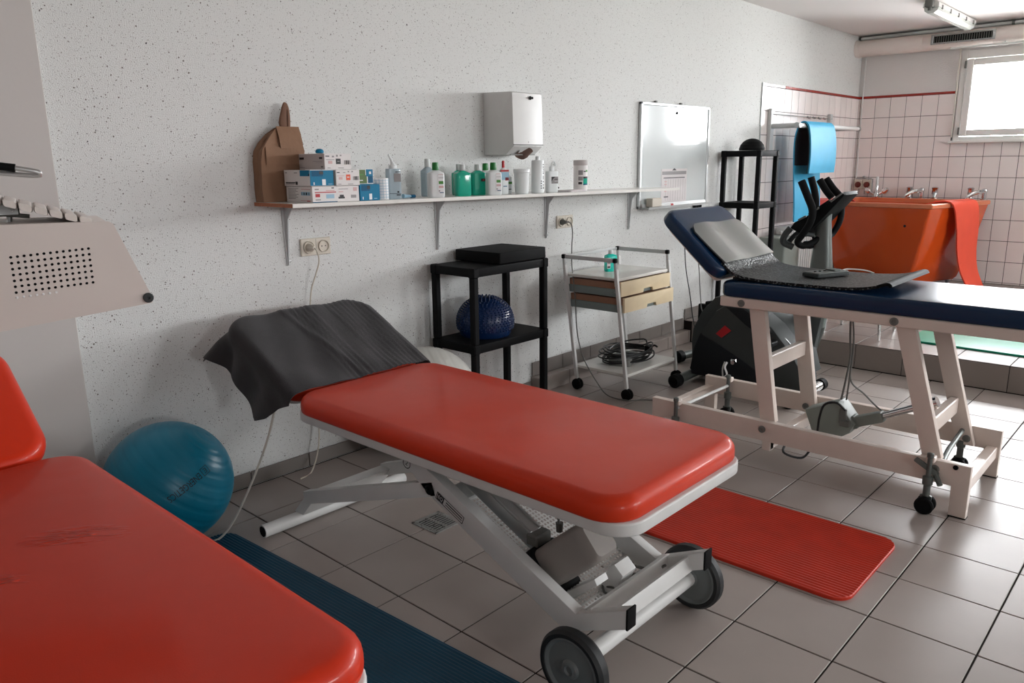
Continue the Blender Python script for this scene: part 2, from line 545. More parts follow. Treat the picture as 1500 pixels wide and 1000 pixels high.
def tube(bm, pts, r, n=10, smooth=0, mi=0, flat=None):
    """round tube along points; r may be a list; flat=(a,b) gives an elliptic section"""
    P = catmull(pts, smooth) if smooth else [Vector(p) for p in pts]
    N = len(P)
    rr = r if isinstance(r, (list, tuple)) else [r] * N
    if len(rr) != N:
        m_ = len(rr) - 1
        rr = [rr[min(int(i / (N - 1) * m_), m_ - 1)] * (1 - (i / (N - 1) * m_ - min(int(i / (N - 1) * m_), m_ - 1))) + rr[min(int(i / (N - 1) * m_), m_ - 1) + 1] * (i / (N - 1) * m_ - min(int(i / (N - 1) * m_), m_ - 1)) for i in range(N)]
    T = []
    for i in range(N):
        a = P[max(0, i - 1)]; b = P[min(N - 1, i + 1)]
        T.append((b - a).normalized())
    ref = Vector((0, 0, 1)) if abs(T[0].z) < 0.9 else Vector((1, 0, 0))
    u = (ref - T[0] * ref.dot(T[0])).normalized()
    loops = []
    for i in range(N):
        u = (u - T[i] * u.dot(T[i])).normalized()
        v = T[i].cross(u)
        fa, fb = flat if flat else (1, 1)
        loops.append([P[i] + u * math.cos(2 * PI * k / n) * rr[i] * fa + v * math.sin(2 * PI * k / n) * rr[i] * fb for k in range(n)])
    return loft(bm, loops, mi=mi)
def lathe(bm, prof, c=(0, 0, 0), n=20, axis='Z', mi=0, cap0=True, cap1=True):
    """profile of (radius, height) turned about an axis through c"""
    loops = []
    for r, h in prof:
        L = []
        for k in range(n):
            a = 2 * PI * k / n
            x, y = r * math.cos(a), r * math.sin(a)
            p = {'Z': (x, y, h), 'X': (h, x, y), 'Y': (y, h, x)}[axis]
            L.append((c[0] + p[0], c[1] + p[1], c[2] + p[2]))
        loops.append(L)
    return loft(bm, loops, cap0, cap1, mi=mi)
def rr(x0, x1, y0, y1, r, z, n=5):
    """rounded rectangle loop, counter-clockwise"""
    r = max(1e-4, min(r, (x1 - x0) / 2 - 1e-5, (y1 - y0) / 2 - 1e-5))
    L = []
    for cx, cy, a0 in ((x1 - r, y1 - r, 0), (x0 + r, y1 - r, 90), (x0 + r, y0 + r, 180), (x1 - r, y0 + r, 270)):
        for k in range(n + 1):
            a = math.radians(a0 + 90 * k / n)
            L.append((cx + r * math.cos(a), cy + r * math.sin(a), z))
    return L
def rslab(bm, x0, x1, y0, y1, z0, z1, rc, rt, rb=0.004, n=6, crown=0.0, mi=0):
    """slab with rounded plan corners rc, rolled top edge rt, rolled bottom edge rb"""
    loops = []
    for k in range(4):
        a = PI / 2 * k / 3
        i = rb * (1 - math.sin(a)); z = z0 + rb * (1 - math.cos(a))
        loops.append(rr(x0 + i, x1 - i, y0 + i, y1 - i, rc - i, z, n))
    for k in range(7):
        a = PI / 2 * k / 6
        i = rt * (1 - math.cos(a)); z = z1 - rt * (1 - math.sin(a))
        loops.append(rr(x0 + i, x1 - i, y0 + i, y1 - i, max(rc - i, 0.01), z, n))
    if crown:
        for f in (0.25, 0.5, 0.8):
            ix = rt + (x1 - x0 - 2 * rt) / 2 * f; iy = rt + (x1 - x0 - 2 * rt) / 2 * f
            loops.append(rr(x0 + ix, x1 - ix, y0 + iy, y1 - iy, max(rc - ix, 0.01), z1 + crown * math.sin(f * PI / 2), n))
    return loft(bm, loops, mi=mi)
def prism(bm, poly, axis, a, b, mi=0, bev=0.0):
    """extrude a 2-d polygon: axis 'X' -> poly in (y,z), 'Y' -> (x,z), 'Z' -> (x,y)"""
    def pt(p, h):
        return {'X': (h, p[0], p[1]), 'Y': (p[0], h, p[1]), 'Z': (p[0], p[1], h)}[axis]
    va = [bm.verts.new(pt(p, a)) for p in poly]
    vb = [bm.verts.new(pt(p, b)) for p in poly]
    n = len(poly)
    fs = [bm.faces.new(va), bm.faces.new(list(reversed(vb)))]
    for i in range(n):
        j = (i + 1) % n
        fs.append(bm.faces.new((va[j], va[i], vb[i], vb[j])))
    setmi(fs, mi)
    if bev:
        es = set(fs[0].edges) | set(fs[1].edges)
        bmesh.ops.recalc_face_normals(bm, faces=fs)
        bmesh.ops.bevel(bm, geom=list(es), offset=bev, segments=2, affect='EDGES', profile=0.6, material=-1)
    return fs
def ribbon(bm, prof, axis, a, b, th, mi=0, round_end=False):
    """sheet of thickness th following a 2-d profile, extruded along axis from a to b"""
    P = [Vector((p[0], p[1])) for p in prof]
    top, bot = [], []
    for i in range(len(P)):
        d = (P[min(i + 1, len(P) - 1)] - P[max(i - 1, 0)]).normalized()
        n = Vector((-d.y, d.x))
        top.append(P[i] + n * th / 2)
        bot.append(P[i] - n * th / 2)
    def pt(p, h):
        return {'X': (h, p[0], p[1]), 'Y': (p[0], h, p[1])}[axis]
    loops = []
    for t, q in zip(top, bot):
        loops.append([pt(t, a), pt(t, b), pt(q, b), pt(q, a)])
    return loft(bm, loops, mi=mi)
def smooth2(pts, n=6):
    return [(v.x, v.y) for v in catmull([(p[0], p[1], 0) for p in pts], n)]
def uvsphere(bm, c, r, nu=32, nv=20, sz=1.0, mi=0, v0=0.0, v1=1.0):
    loops = []
    for i in range(nv + 1):
        t = PI * (v0 + (v1 - v0) * i / nv)
        t = min(max(t, 0.02), PI - 0.02)
        loops.append([(c[0] + r * math.sin(t) * math.cos(2 * PI * k / nu), c[1] + r * math.sin(t) * math.sin(2 * PI * k / nu), c[2] - r * sz * math.cos(t)) for k in range(nu)])
    return loft(bm, loops, mi=mi)
_txt = {}
def text_bm(body, size, align='CENTER', extrude=0.0):
    cu = bpy.data.curves.new('text_curve', 'FONT')
    cu.body = body
    cu.size = size
    cu.align_x = align
    cu.align_y = 'CENTER'
    cu.extrude = extrude
    cu.resolution_u = 3
    o = bpy.data.objects.new('text_curve', cu)
    COL.objects.link(o)
    dg = bpy.context.evaluated_depsgraph_get()
    me = bpy.data.meshes.new_from_object(o.evaluated_get(dg))
    bm = BM()
    bm.from_mesh(me)
    bpy.data.objects.remove(o)
    bpy.data.curves.remove(cu)
    bpy.data.meshes.remove(me)
    return bm
def merge(bm, other, M=None):
    """append another bmesh, keeping material indices"""
    if M is not None:
        bmesh.ops.transform(other, matrix=M, verts=other.verts[:])
    vm = {}
    for v in other.verts:
        vm[v] = bm.verts.new(v.co)
    for f in other.faces:
        try:
            nf = bm.faces.new([vm[v] for v in f.verts])
            nf.material_index = f.material_index
        except ValueError:
            pass
    other.free()
def xf(bm, M):
    bmesh.ops.transform(bm, matrix=M, verts=bm.verts[:])

# ------------------------------------------------------------------ room shell
from bpy_extras.object_utils import world_to_camera_view
bpy.context.view_layer.update()
_cw = cam.matrix_world.inverted()
def px(p):
    q = _cw @ Vector(p)
    if q.z > -0.05:
        return None
    return (750 - q.x / q.z * 1134.22, 500 + q.y / q.z * 1134.22)
def seen(p, mx=30, my=30):
    q = px(p)
    return q is not None and -mx < q[0] < 1500 + mx and -my < q[1] < 1000 + my

GX, GY0, G = 0.0, -0.6163, 0.303
JOINT = 0.0055
floor_bm = BM()
box(floor_bm, XB, XF, YR, 0.0, -0.10, -0.0035)
floor = struct('floor', floor_bm, 'grout_floor')
floor['label'] = 'floor of beige grey square tiles with dark joints'

def tile_mesh(name, sx, sy, th, material, ch=0.0012):
    """a tile lying flat, centre at origin, top at z=0"""
    bm = BM()
    loops = [[(-sx / 2, -sy / 2, -th), (sx / 2, -sy / 2, -th), (sx / 2, sy / 2, -th), (-sx / 2, sy / 2, -th)],
             [(-sx / 2, -sy / 2, -ch), (sx / 2, -sy / 2, -ch), (sx / 2, sy / 2, -ch), (-sx / 2, sy / 2, -ch)],
             [(-sx / 2 + ch, -sy / 2 + ch, 0), (sx / 2 - ch, -sy / 2 + ch, 0), (sx / 2 - ch, sy / 2 - ch, 0), (-sx / 2 + ch, sy / 2 - ch, 0)]]
    loft(bm, loops, cap0=False)
    return mesh_from(name, bm, material, ang=20)
def add_piece(name, me, parent, loc, rot=(0, 0, 0)):
    o = bpy.data.objects.new(name, me)
    COL.objects.link(o)
    o.parent = parent
    o.location = loc
    o.rotation_euler = rot
    return o
def add_to(bm, me, loc, rot=(0, 0, 0)):
    n0 = len(bm.verts)
    bm.from_mesh(me)
    bm.verts.ensure_lookup_table()
    M = Matrix.LocRotScale(Vector(loc), Euler(rot), Vector((1, 1, 1)))
    for v in bm.verts[n0:]:
        v.co = M @ v.co

tile_std = tile_mesh('floor_tile', G - JOINT, G - JOINT, 0.006, 'tile_floor')
cands = []
rest = BM()
i0, i1 = int(XB / G) - 1, int(3.935 / G) + 1
j0, j1 = -3, int((-YR - 0.6163) / G) + 1
for i in range(i0, i1 + 1):
    for j in range(j0, j1 + 1):
        xa, xb = max(i * G, XB), min((i + 1) * G, 3.93)
        yb, ya = min(GY0 - j * G, -0.012), max(GY0 - (j + 1) * G, YR)
        if xb - xa < 0.02 or yb - ya < 0.02:
            continue
        c = ((xa + xb) / 2, (ya + yb) / 2, 0)
        full = abs(xb - xa - G) < 1e-4 and abs(yb - ya - G) < 1e-4
        me = tile_std if full else tile_mesh('floor_tile', xb - xa - JOINT, yb - ya - JOINT, 0.006, 'tile_floor')
        if seen(c, 90, 90):
            cands.append(((Vector(c) - cam.matrix_world.translation).length, me, c))
        else:
            add_to(rest, me, c)
cands.sort(key=lambda t: t[0])
for k, (d, me, c) in enumerate(cands):
    rot = (random.uniform(-0.0012, 0.0012), random.uniform(-0.0012, 0.0012), 0)
    if k < 295:
        add_piece('floor_tile', me, floor, c, rot)
    else:
        add_to(rest, me, c, rot)
obj('outlying_floor_tiles', rest, 'tile_floor', floor, kind='stuff', ang=20)

# platform at the far end
PZ, PX = 0.17, 3.935
bm = BM()
box(bm, PX + 0.004, XF, YR, 0.0, -0.003, PZ - 0.0035)
platform = struct('trim_1', bm, 'grout_floor')
platform['label'] = 'raised tiled platform in front of the far wall'
tile_top = tile_mesh('platform_tile', G - JOINT, G - JOINT, 0.006, 'tile_step')
rest = BM()
n = 0
for i in range(0, 12):
    for j in range(-1, 28):
        xa, xb = PX + i * G, min(PX + (i + 1) * G, XF - 0.01)
        yb, ya = min(-1.34 + (4 - j) * G, -0.012), -1.34 + (3 - j) * G
        if xb - xa < 0.02 or yb - ya < 0.02 or ya < YR:
            continue
        c = ((xa + xb) / 2, (ya + yb) / 2, PZ)
        full = abs(xb - xa - G) < 1e-4 and abs(yb - ya - G) < 1e-4
        me = tile_top if full else tile_mesh('platform_tile', xb - xa - JOINT, yb - ya - JOINT, 0.006, 'tile_step')
        if seen(c) and n < 240:
            add_piece('platform_tile', me, platform, c, (random.uniform(-0.0012, 0.0012), random.uniform(-0.0012, 0.0012), 0))
            n += 1
        else:
            add_to(rest, me, c)
riser_me = tile_mesh('riser_tile', G - 0.004, PZ - 0.012, 0.006, 'tile_step')
for j in range(-1, 28):
    yb, ya = min(-1.34 + (4 - j) * G, -0.08), -1.34 + (3 - j) * G
    if yb - ya < 0.02 or ya < YR:
        continue
    me = riser_me if yb - ya > G - 1e-4 else tile_mesh('riser_tile', yb - ya - 0.004, PZ - 0.012, 0.006, 'tile_step')
    c = (PX - 0.001, (ya + yb) / 2, PZ / 2 - 0.002)
    # stand the tile up: local z -> -X, local x -> Y
    rot = (0, -PI / 2, 0)
    rot = Matrix(((0, 0, -1), (-1, 0, 0), (0, 1, 0))).to_euler()
    if seen(c):
        add_piece('riser_tile', me, platform, c, rot)
    else:
        add_to(rest, me, c, rot)
obj('outlying_platform_tiles', rest, 'tile_step', platform, kind='stuff', ang=20)

# ledge along the left wall and its skirting
bm = BM()
box(bm, 2.085, PX, -0.070, 0.0, -0.003, 0.090)
ledge = struct('trim_2', bm, 'grout_floor')
ledge['label'] = 'low tiled ledge along the left wall before the platform'
RY = Matrix(((1, 0, 0), (0, 0, -1), (0, 1, 0))).to_euler()   # tile face looks to -Y
x = 2.08
while x < PX - 0.02:
    xb = min(x + G, PX - 0.008)
    me = tile_mesh('ledge_tile', xb - x - 0.004, 0.074, 0.006, 'tile_step')
    add_piece('ledge_tile', me, ledge, ((x + xb) / 2, -0.038, 0.0955))
    me = tile_mesh('ledge_tile', xb - x - 0.004, 0.090, 0.006, 'tile_step')
    add_piece('ledge_tile', me, ledge, ((x + xb) / 2, -0.0755, 0.047), RY)
    x += G
add_piece('ledge_tile', tile_mesh('ledge_tile', 0.068, 0.090, 0.006, 'tile_step'), ledge, (2.079, -0.036, 0.047), Matrix(((0, 0, -1), (-1, 0, 0), (0, 1, 0))).to_euler())
bm = BM()
box(bm, -0.49, 5.10, -0.0045, 0.0, 0.0, 0.06)
base = struct('baseboard_left', bm, 'grout_floor')
def skirting(x0, x1, z0, z1, off):
    x = x0
    first = True
    while x < x1 - 0.02:
        xb = min((x + off) if first else x + G, x1)
        first = False
        me = tile_mesh('skirting_tile', xb - x - 0.004, z1 - z0, 0.005, 'tile_base')
        add_piece('skirting_tile', me, base, ((x + xb) / 2, -0.011, (z0 + z1) / 2), RY)
        x = xb
skirting(-0.485, 2.08, 0.004, 0.068, 0.635 - 0.303)
skirting(2.085, PX, 0.098, 0.186, G)
skirting(PX + 0.005, 5.11, PZ + 0.002, PZ + 0.085, G)

# walls
bm = BM()
box(bm, XB - 0.2, XF + 0.25, 0.0, 0.2, -0.1, CEIL + 0.1)
wall_left = struct('wall_left', bm, 'plaster')
wall_left['label'] = 'white plaster wall with dark stone chips'
bm = BM()
box(bm, XB, -0.485, -0.035, -0.0005, 0.0, CEIL, bev=0.003)
struct('trim_3', bm, 'smooth_wall')['label'] = 'smooth grey wall panel left of the speckled plaster'
bm = BM()
box(bm, XB - 0.2, XB, YR - 0.2, 0.0, -0.1, CEIL + 0.1)
struct('wall_back', bm, 'smooth_wall')
bm = BM()
box(bm, XB - 0.2, XF + 0.25, YR - 0.2, YR, -0.1, 1.565)
box(bm, XB - 0.2, XF + 0.25, YR - 0.2, YR, 2.42, CEIL + 0.1)
xs = [XB - 0.2] + [q for ab in WINR for q in ab] + [XF + 0.25]
for k in range(0, len(xs), 2):
    box(bm, xs[k], xs[k + 1], YR - 0.2, YR, 1.565, 2.42)
struct('wall_right', bm, 'roughcast')
bm = BM()
box(bm, XB - 0.2, XF + 0.25, YR - 0.2, 0.2, CEIL, CEIL + 0.15)
struct('ceiling', bm, 'ceiling')
bm = BM()
box(bm, XF, XF + 0.25, YR, 0.0, -0.1, 1.565)
box(bm, XF, XF + 0.25, YR, 0.0, 2.42, CEIL + 0.1)
ys = [0.0] + [q for wv in WINS for q in (wv[0], wv[1])] + [YR]
for k in range(0, len(ys), 2):
    box(bm, XF, XF + 0.25, ys[k], ys[k + 1], 1.565, 2.42)
wall_far = struct('wall_far', bm, 'roughcast')

# wall tiles: 15 x 20 cm with thin grey joints
TW, TH = 0.151, 0.2040
ZT = 2.022
zj = [0.188 + TH * k for k in range(0, 10)]
rows = [(0.172, zj[0])] + [(zj[k], zj[k + 1]) for k in range(0, 9)]
rows[-1] = (rows[-1][0], ZT)
J = 0.0046
bm = BM()
box(bm, XF - 0.004, XF - 0.0002, YR, 0.0, 0.17, 1.56)
box(bm, XF - 0.004, XF - 0.0002, WINS[0][0] + 0.01, 0.0, 1.56, ZT + 0.022)
far_panel = struct('tile_bed', bm, 'grout_wall', wall_far)
RX = Matrix(((0, 0, -1), (-1, 0, 0), (0, 1, 0))).to_euler()     # face looks to -X
cache = {}
def cut(w_, h_, material, nm):
    k = (round(w_, 4), round(h_, 4), material)
    if k not in cache:
        cache[k] = tile_mesh(nm, w_, h_, 0.005, material, 0.0007)
    return cache[k]
rest = BM()
cols = [(-0.006, -0.030)] + [(-0.030 - TW * k, -0.030 - TW * (k + 1)) for k in range(0, 56)]
for (ya, yb) in cols:
    if yb < YR:
        break
    for (za, zb) in rows:
        z1 = zb
        if ya < WINS[0][0] + 0.06:
            if za > 1.50:
                continue
            z1 = min(zb, 1.556)
        if z1 - za < 0.012:
            continue
        me = cut(abs(yb - ya) - J, z1 - za - J, 'tile_white', 'wall_tile')
        c = (XF - 0.0075, (ya + yb) / 2, (za + z1) / 2)
        rot = (RX.x + random.uniform(-0.001, 0.001), RX.y, RX.z + random.uniform(-0.001, 0.001))
        if seen(c, 20, 20) and yb > -2.2:
            add_piece('wall_tile', me, wall_far, c, rot)
        else:
            add_to(rest, me, c, rot)
    if ya > WINS[0][0] + 0.06:
        me = cut(abs(yb - ya) - 0.0015, 0.022, 'tile_red', 'border_tile')
        add_piece('border_tile', me, wall_far, (XF - 0.0075, (ya + yb) / 2, ZT + 0.0125), RX)
obj('outlying_wall_tiles', rest, 'tile_white', wall_far, kind='stuff', ang=20)
bm = BM()
X5 = 5.112
box(bm, X5, XF, -0.006, -0.0002, 0.17, ZT + 0.024)
struct('tile_bed', bm, 'grout_wall', wall_left)
bm = BM()
box(bm, X5 - 0.006, X5 + 0.001, -0.012, -0.0003, 0.17, ZT + 0.026)
struct('edge_strip', bm, 'alu', wall_left)
xj = [X5 + TW * k for k in range(0, 16)]
if XF - xj[-1] < 0.02:
    xj = xj[:-1]
xj.append(XF - 0.008)
for k in range(len(xj) - 1):
    xa, xb = xj[k], xj[k + 1]
    for (za, zb) in rows:
        me = cut(xb - xa - J, zb - za - J, 'tile_white', 'wall_tile')
        add_piece('wall_tile', me, wall_left, ((xa + xb) / 2, -0.0095, (za + zb) / 2), (RY.x + random.uniform(-0.0008, 0.0008), RY.y, RY.z + random.uniform(-0.0006, 0.0006)))
    me = cut(xb - xa - 0.003, 0.022, 'tile_red' if k > 2 else 'tile_white', 'border_tile')
    add_piece('border_tile', me, wall_left, ((xa + xb) / 2, -0.0095, ZT + 0.0125), RY)

# windows
def window(n, y0, y1, z0, z1):
    """frame in the far wall between y0 (left) and y1 (right)"""
    bm = BM()
    xf0, xf1 = XF - 0.012, XF + 0.06
    f = 0.05
    box(bm, xf0, xf1, y0, y0 - f, z0, z1, 0.003)
    box(bm, xf0, xf1, y1 + f, y1, z0, z1, 0.003)
    box(bm, xf0, xf1, y0 - f, y1 + f, z1 - f - 0.03, z1, 0.003)
    box(bm, xf0, xf1, y0 - f, y1 + f, z0, z0 + 0.04, 0.003)
    fr = struct('window_%d' % n, bm, 'white_plastic')
    bm = BM()
    a, b, c, d = y0 - f - 0.004, y1 + f + 0.004, z0 + 0.044, z1 - f - 0.034
    s = 0.062
    xs0, xs1 = XF - 0.024, XF + 0.05
    box(bm, xs0, xs1, a, a - s, c, d, 0.006)
    box(bm, xs0, xs1, b + s, b, c, d, 0.006)
    box(bm, xs0, xs1, a - s, b + s, d - s, d, 0.006)
    box(bm, xs0, xs1, a - s, b + s, c, c + s, 0.006)
    obj('sash', bm, 'white_plastic', fr)
    bm = BM()
    box(bm, XF + 0.016, XF + 0.022, a - s + 0.005, b + s - 0.005, c + s - 0.005, d - s + 0.005)
    obj('pane', bm, 'glass', fr)
    bm = BM()
    box(bm, XF - 0.055, XF - 0.010, y0 + 0.03, y1 - 0.03, z0 - 0.022, z0 + 0.004, 0.004)
    obj('sill', bm, 'white_plastic', fr)
    bm = BM()
    for zz in (d - 0.05, c + 0.05):
        lathe(bm, [(0.009, -0.035), (0.009, 0.035)], (XF - 0.028, y0 - 0.045, zz), 10)
    obj('hinge', bm, 'mid_grey', fr)
    bm = BM()
    box(bm, XF - 0.034, XF - 0.024, b + 0.018, b + 0.044, (c + d) / 2 - 0.035, (c + d) / 2 + 0.035, 0.003)
    obar(bm, (XF - 0.050, b + 0.031, (c + d) / 2 - 0.01), (XF - 0.050, b + 0.031, (c + d) / 2 - 0.13), 0.02, 0.014, (1, 0, 0), 0.003)
    box(bm, XF - 0.052, XF - 0.03, b + 0.024, b + 0.038, (c + d) / 2 - 0.012, (c + d) / 2 + 0.012, 0.002)
    obj('handle', bm, 'white_plastic', fr)
    return fr
for k, wv in enumerate(WINS):
    wf = window(k + 1, *wv)
    if k == 0:
        bm = BM()
        tube(bm, [(XF - 0.03, wv[0] + 0.012, 2.45), (XF - 0.03, wv[0] + 0.012, 1.60)], 0.007, 8)
        obj('roller_cord', bm, 'cord_white', wf)
for k, (a, b) in enumerate(WINR):  # the first is the added fill window
    bm = BM()
    y0, y1 = YR - 0.06, YR + 0.012
    z0, z1 = 1.565, 2.42
    box(bm, a, a + 0.11, y0, y1, z0, z1); box(bm, b - 0.11, b, y0, y1, z0, z1)
    box(bm, a, b, y0, y1, z1 - 0.12, z1); box(bm, a, b, y0, y1, z0, z0 + 0.1)
    fr = struct('window_%d' % (len(WINS) + k + 1), bm, 'white_plastic')
    bm = BM()
    box(bm, a + 0.1, b - 0.1, YR - 0.022, YR - 0.016, z0 + 0.09, z1 - 0.11)
    obj('pane', bm, 'glass', fr)

# ------------------------------------------------------------------ treatment tables
def screw(parent, p, axis, r=0.011, name='bolt', m_='steel'):
    bm = BM()
    s = -1
    lathe(bm, [(r, 0), (r, 0.004), (r * 0.75, 0.006), (r * 0.45, 0.006), (r * 0.42, 0.003)], (0, 0, 0), 14, 'Z')
    M = {'-X': Matrix.Rotation(-PI / 2, 4, 'Y'), '-Y': Matrix.Rotation(PI / 2, 4, 'X'), 'Z': Matrix.Identity(4)}[axis]
    xf(bm, Matrix.Translation(p) @ M)
    return obj(name, bm, m_, parent)

def wheel(bm_t, bm_h, c, r, wdt):
    """rubber tyre and hub, axle along X"""
    x0, x1 = c[0] - wdt / 2, c[0] + wdt / 2
    lathe(bm_t, [(r * 0.80, x0 + 0.004 - c[0]), (r * 0.84, x0 - c[0]), (r * 0.93, x0 - c[0]), (r, x0 + wdt * 0.25 - c[0]), (r, x1 - wdt * 0.25 - c[0]), (r * 0.93, x1 - c[0]), (r * 0.84, x1 - c[0]), (r * 0.80, x1 - 0.004 - c[0])], c, 40, 'X', cap0=False, cap1=False)
    lathe(bm_h, [(0.0001, x0 + 0.002 - c[0]), (r * 0.10, x0 + 0.002 - c[0]), (r * 0.13, x0 - 0.004 - c[0]), (r * 0.22, x0 - 0.002 - c[0]), (r * 0.26, x0 + 0.007 - c[0]), (r * 0.70, x0 + 0.008 - c[0]), (r * 0.78, x0 + 0.001 - c[0]), (r * 0.815, x0 + 0.002 - c[0]),
                 (r * 0.815, x1 - 0.002 - c[0]), (r * 0.78, x1 - 0.001 - c[0]), (r * 0.70, x1 - 0.008 - c[0]), (r * 0.26, x1 - 0.007 - c[0]), (r * 0.22, x1 - c[0]), (0.0001, x1 - c[0])], c, 40, 'X', cap0=False, cap1=False)

def red_table(ox, label, group, vinyl, head_angle, printed):
    """wheeled lifting couch; written for the middle one, ox shifts it along the wall"""
    t = thing('massage_table', label, 'massage table', (ox + 0.28, -1.3, 0), 0, group)
    X0, X1 = ox - 0.048, ox + 0.612
    yf, yh = -2.135, -0.715
    bm = BM()
    rslab(bm, X0, X1, yf, yh, 0.553, 0.618, 0.10, 0.036, 0.012, 8, 0.004)
    obj('cushion', bm, vinyl, t)
    # head section, tilted about the hinge
    a = math.radians(head_angle)
    bm = BM()
    rslab(bm, X0, X1 if printed else X1 - 0.055, 0.006, 0.50, -0.063, 0.0, 0.10, 0.036, 0.012, 8, 0.004)
    xf(bm, Matrix.Translation((0, yh, 0.612)) @ Matrix.Rotation(a, 4, 'X'))
    hs = obj('headrest', bm, vinyl, t)
    bm = BM()
    rslab(bm, X0 + 0.025, X1 - (0.025 if printed else 0.11), 0.03, 0.46, -0.085, -0.062, 0.06, 0.004, 0.003, 5)
    xf(bm, Matrix.Translation((0, yh, 0.612)) @ Matrix.Rotation(a, 4, 'X'))
    obj('headrest_plate', bm, 'white_paint', t)
    # white tray frame under the cushion
    bm = BM()
    rslab(bm, X0 + 0.012, X1 - 0.012, yf - 0.012, yh + 0.015, 0.520, 0.556, 0.085, 0.006, 0.005, 8)
    obj('frame', bm, 'white_paint', t)
    xa, xb = ox + 0.07, ox + 0.475
    # main legs: from the frame down to the wheel end, then kicked up to the end cap
    for k, xx in enumerate((xa, xb)):
        bm = BM()
        poly = [(-1.135, 0.522), (-1.205, 0.522), (-1.93, 0.205), (-2.095, 0.283), (-2.095, 0.226), (-1.905, 0.140), (-1.88, 0.141), (-1.325, 0.385)]
        prism(bm, poly, 'X', xx - 0.019, xx + 0.019, bev=0.004)
        lg = obj('lift_leg', bm, 'white_paint', t)
        bm = BM()
        obar(bm, (xx, -2.094, 0.2545), (xx, -2.100, 0.2545), 0.040, 0.060, (0, 0, 1), 0.002)
        obj('end_cap', bm, 'black_plastic', lg, label='black end cap')
    # cross beam between the kicked ends
    bm = BM()
    obar(bm, (xa, -2.045, 0.228), (xb, -2.045, 0.228), 0.012, 0.044, (0, 0.4, 1), 0.002)
    obar(bm, (xa, -1.965, 0.205), (xb, -1.965, 0.205), 0.020, 0.040, (0, 0.4, 1), 0.002)
    obj('cross_beam', bm, 'white_paint', t)
    # lower arms and base tube
    for xx in (xa - 0.002, xb - 0.03):
        bm = BM()
        obar(bm, (xx, -0.600, 0.150), (xx, -1.365, 0.408), 0.034, 0.052, (0, 0, 1), 0.004)
        obj('support_arm', bm, 'white_paint', t)
        screw(t, (xx - 0.020, -1.345, 0.402), '-X', 0.017, 'pivot', 'black_plastic')
    bm = BM()
    prism(bm, [(-0.55, 0.055), (-0.49, 0.055), (-0.60, 0.17), (-0.66, 0.17)], 'X', xa + 0.0, xb - 0.02, bev=0.003)
    obj('arm_plate', bm, 'white_paint', t)
    bm = BM()
    loops = []
    for xx, r in ((ox - 0.085, 0.022), (ox + 0.615, 0.022)):
        loops.append((xx, -0.51, 0.030))
    tube(bm, loops, 0.026, 16)
    bt = obj('base_tube', bm, 'white_paint', t)
    bm = BM()
    lathe(bm, [(0.0001, -0.0868), (0.021, -0.0868), (0.021, -0.080)], (ox, -0.51, 0.030), 16, 'X', cap0=False)
    obj('end_cap', bm, 'black_plastic', bt, label='black end cap')
    # axle and wheels
    bm = BM()
    tube(bm, [(ox - 0.015, -1.985, 0.108), (ox + 0.575, -1.985, 0.108)], 0.024, 16)
    obj('axle', bm, 'white_paint', t)
    for xx in (ox - 0.026, ox + 0.590):
        b1, b2 = BM(), BM()
        wheel(b1, b2, (xx, -1.985, 0.108), 0.107, 0.042)
        wo = obj('wheel', b1, 'tyre', t)
        obj('hub', b2, 'grey_rubber', wo)
    # perforated tray between the legs
    bm = BM()
    p0, p1 = Vector((0, -1.38, 0.365)), Vector((0, -1.90, 0.150))
    L = (p1 - p0).length
    nx, ny = 26, 40
    xs0, xs1 = xa + 0.022, xb - 0.022
    d = (p1 - p0).normalized()
    def P(u, v):
        q = p0 + d * v
        return (u, q.y, q.z)
    du, dv = (xs1 - xs0) / nx, L / ny
    for i in range(nx):
        for j in range(ny):
            u0, v0 = xs0 + i * du, j * dv
            mg_u, mg_v = du * 0.22, dv * 0.22
            o_ = [bm.verts.new(P(u0 + a_ * du, v0 + b_ * dv)) for a_, b_ in ((0, 0), (1, 0), (1, 1), (0, 1))]
            n_ = [bm.verts.new(P(u0 + (mg_u if a_ == 0 else du - mg_u), v0 + (mg_v if b_ == 0 else dv - mg_v))) for a_, b_ in ((0, 0), (1, 0), (1, 1), (0, 1))]
            for q in range(4):
                r_ = (q + 1) % 4
                bm.faces.new((o_[q], o_[r_], n_[r_], n_[q]))
    bmesh.ops.remove_doubles(bm, verts=bm.verts[:], dist=1e-5)
    obj('perforated_tray', bm, 'white_paint', t, ang=60)
    bm = BM()
    obar(bm, (xa + 0.02, -1.385, 0.368), (xb - 0.02, -1.385, 0.368), 0.07, 0.02, (0, -0.4, 1), 0.003)
    obj('tray_rail', bm, 'white_paint', t)
    # lift motor
    xm = ox + 0.175
    bm = BM()
    obar(bm, (xm, -1.22, 0.515), (xm, -1.70, 0.290), 0.056, 0.048, (0, 0, 1), 0.006)
    obar(bm, (xm - 0.02, -1.22, 0.541), (xm - 0.02, -1.68, 0.325), 0.008, 0.012, (0, 0, 1), 0.001)
    obar(bm, (xm + 0.02, -1.22, 0.541), (xm + 0.02, -1.68, 0.325), 0.008, 0.012, (0, 0, 1), 0.001)
    obj('actuator_column', bm, 'alu', t)
    bm = BM()
    fsq = rr(-0.062, 0.062, -0.056, 0.056, 0.022, 0, 5)
    ey, ez, wy, wz = 0.66, 0.752, -0.752, 0.66      # width and axis of the motor in the y-z plane
    def motor_loop(s, h):
        return [(xm + q[1] * s, -1.742 + q[0] * s * ey + wy * h, 0.229 + q[0] * s * ez + wz * h) for q in fsq]
    loft(bm, [motor_loop(0.90, 0.012), motor_loop(0.98, 0.018), motor_loop(1.0, 0.06), motor_loop(0.99, 0.19), motor_loop(0.94, 0.222), motor_loop(0.80, 0.235)])
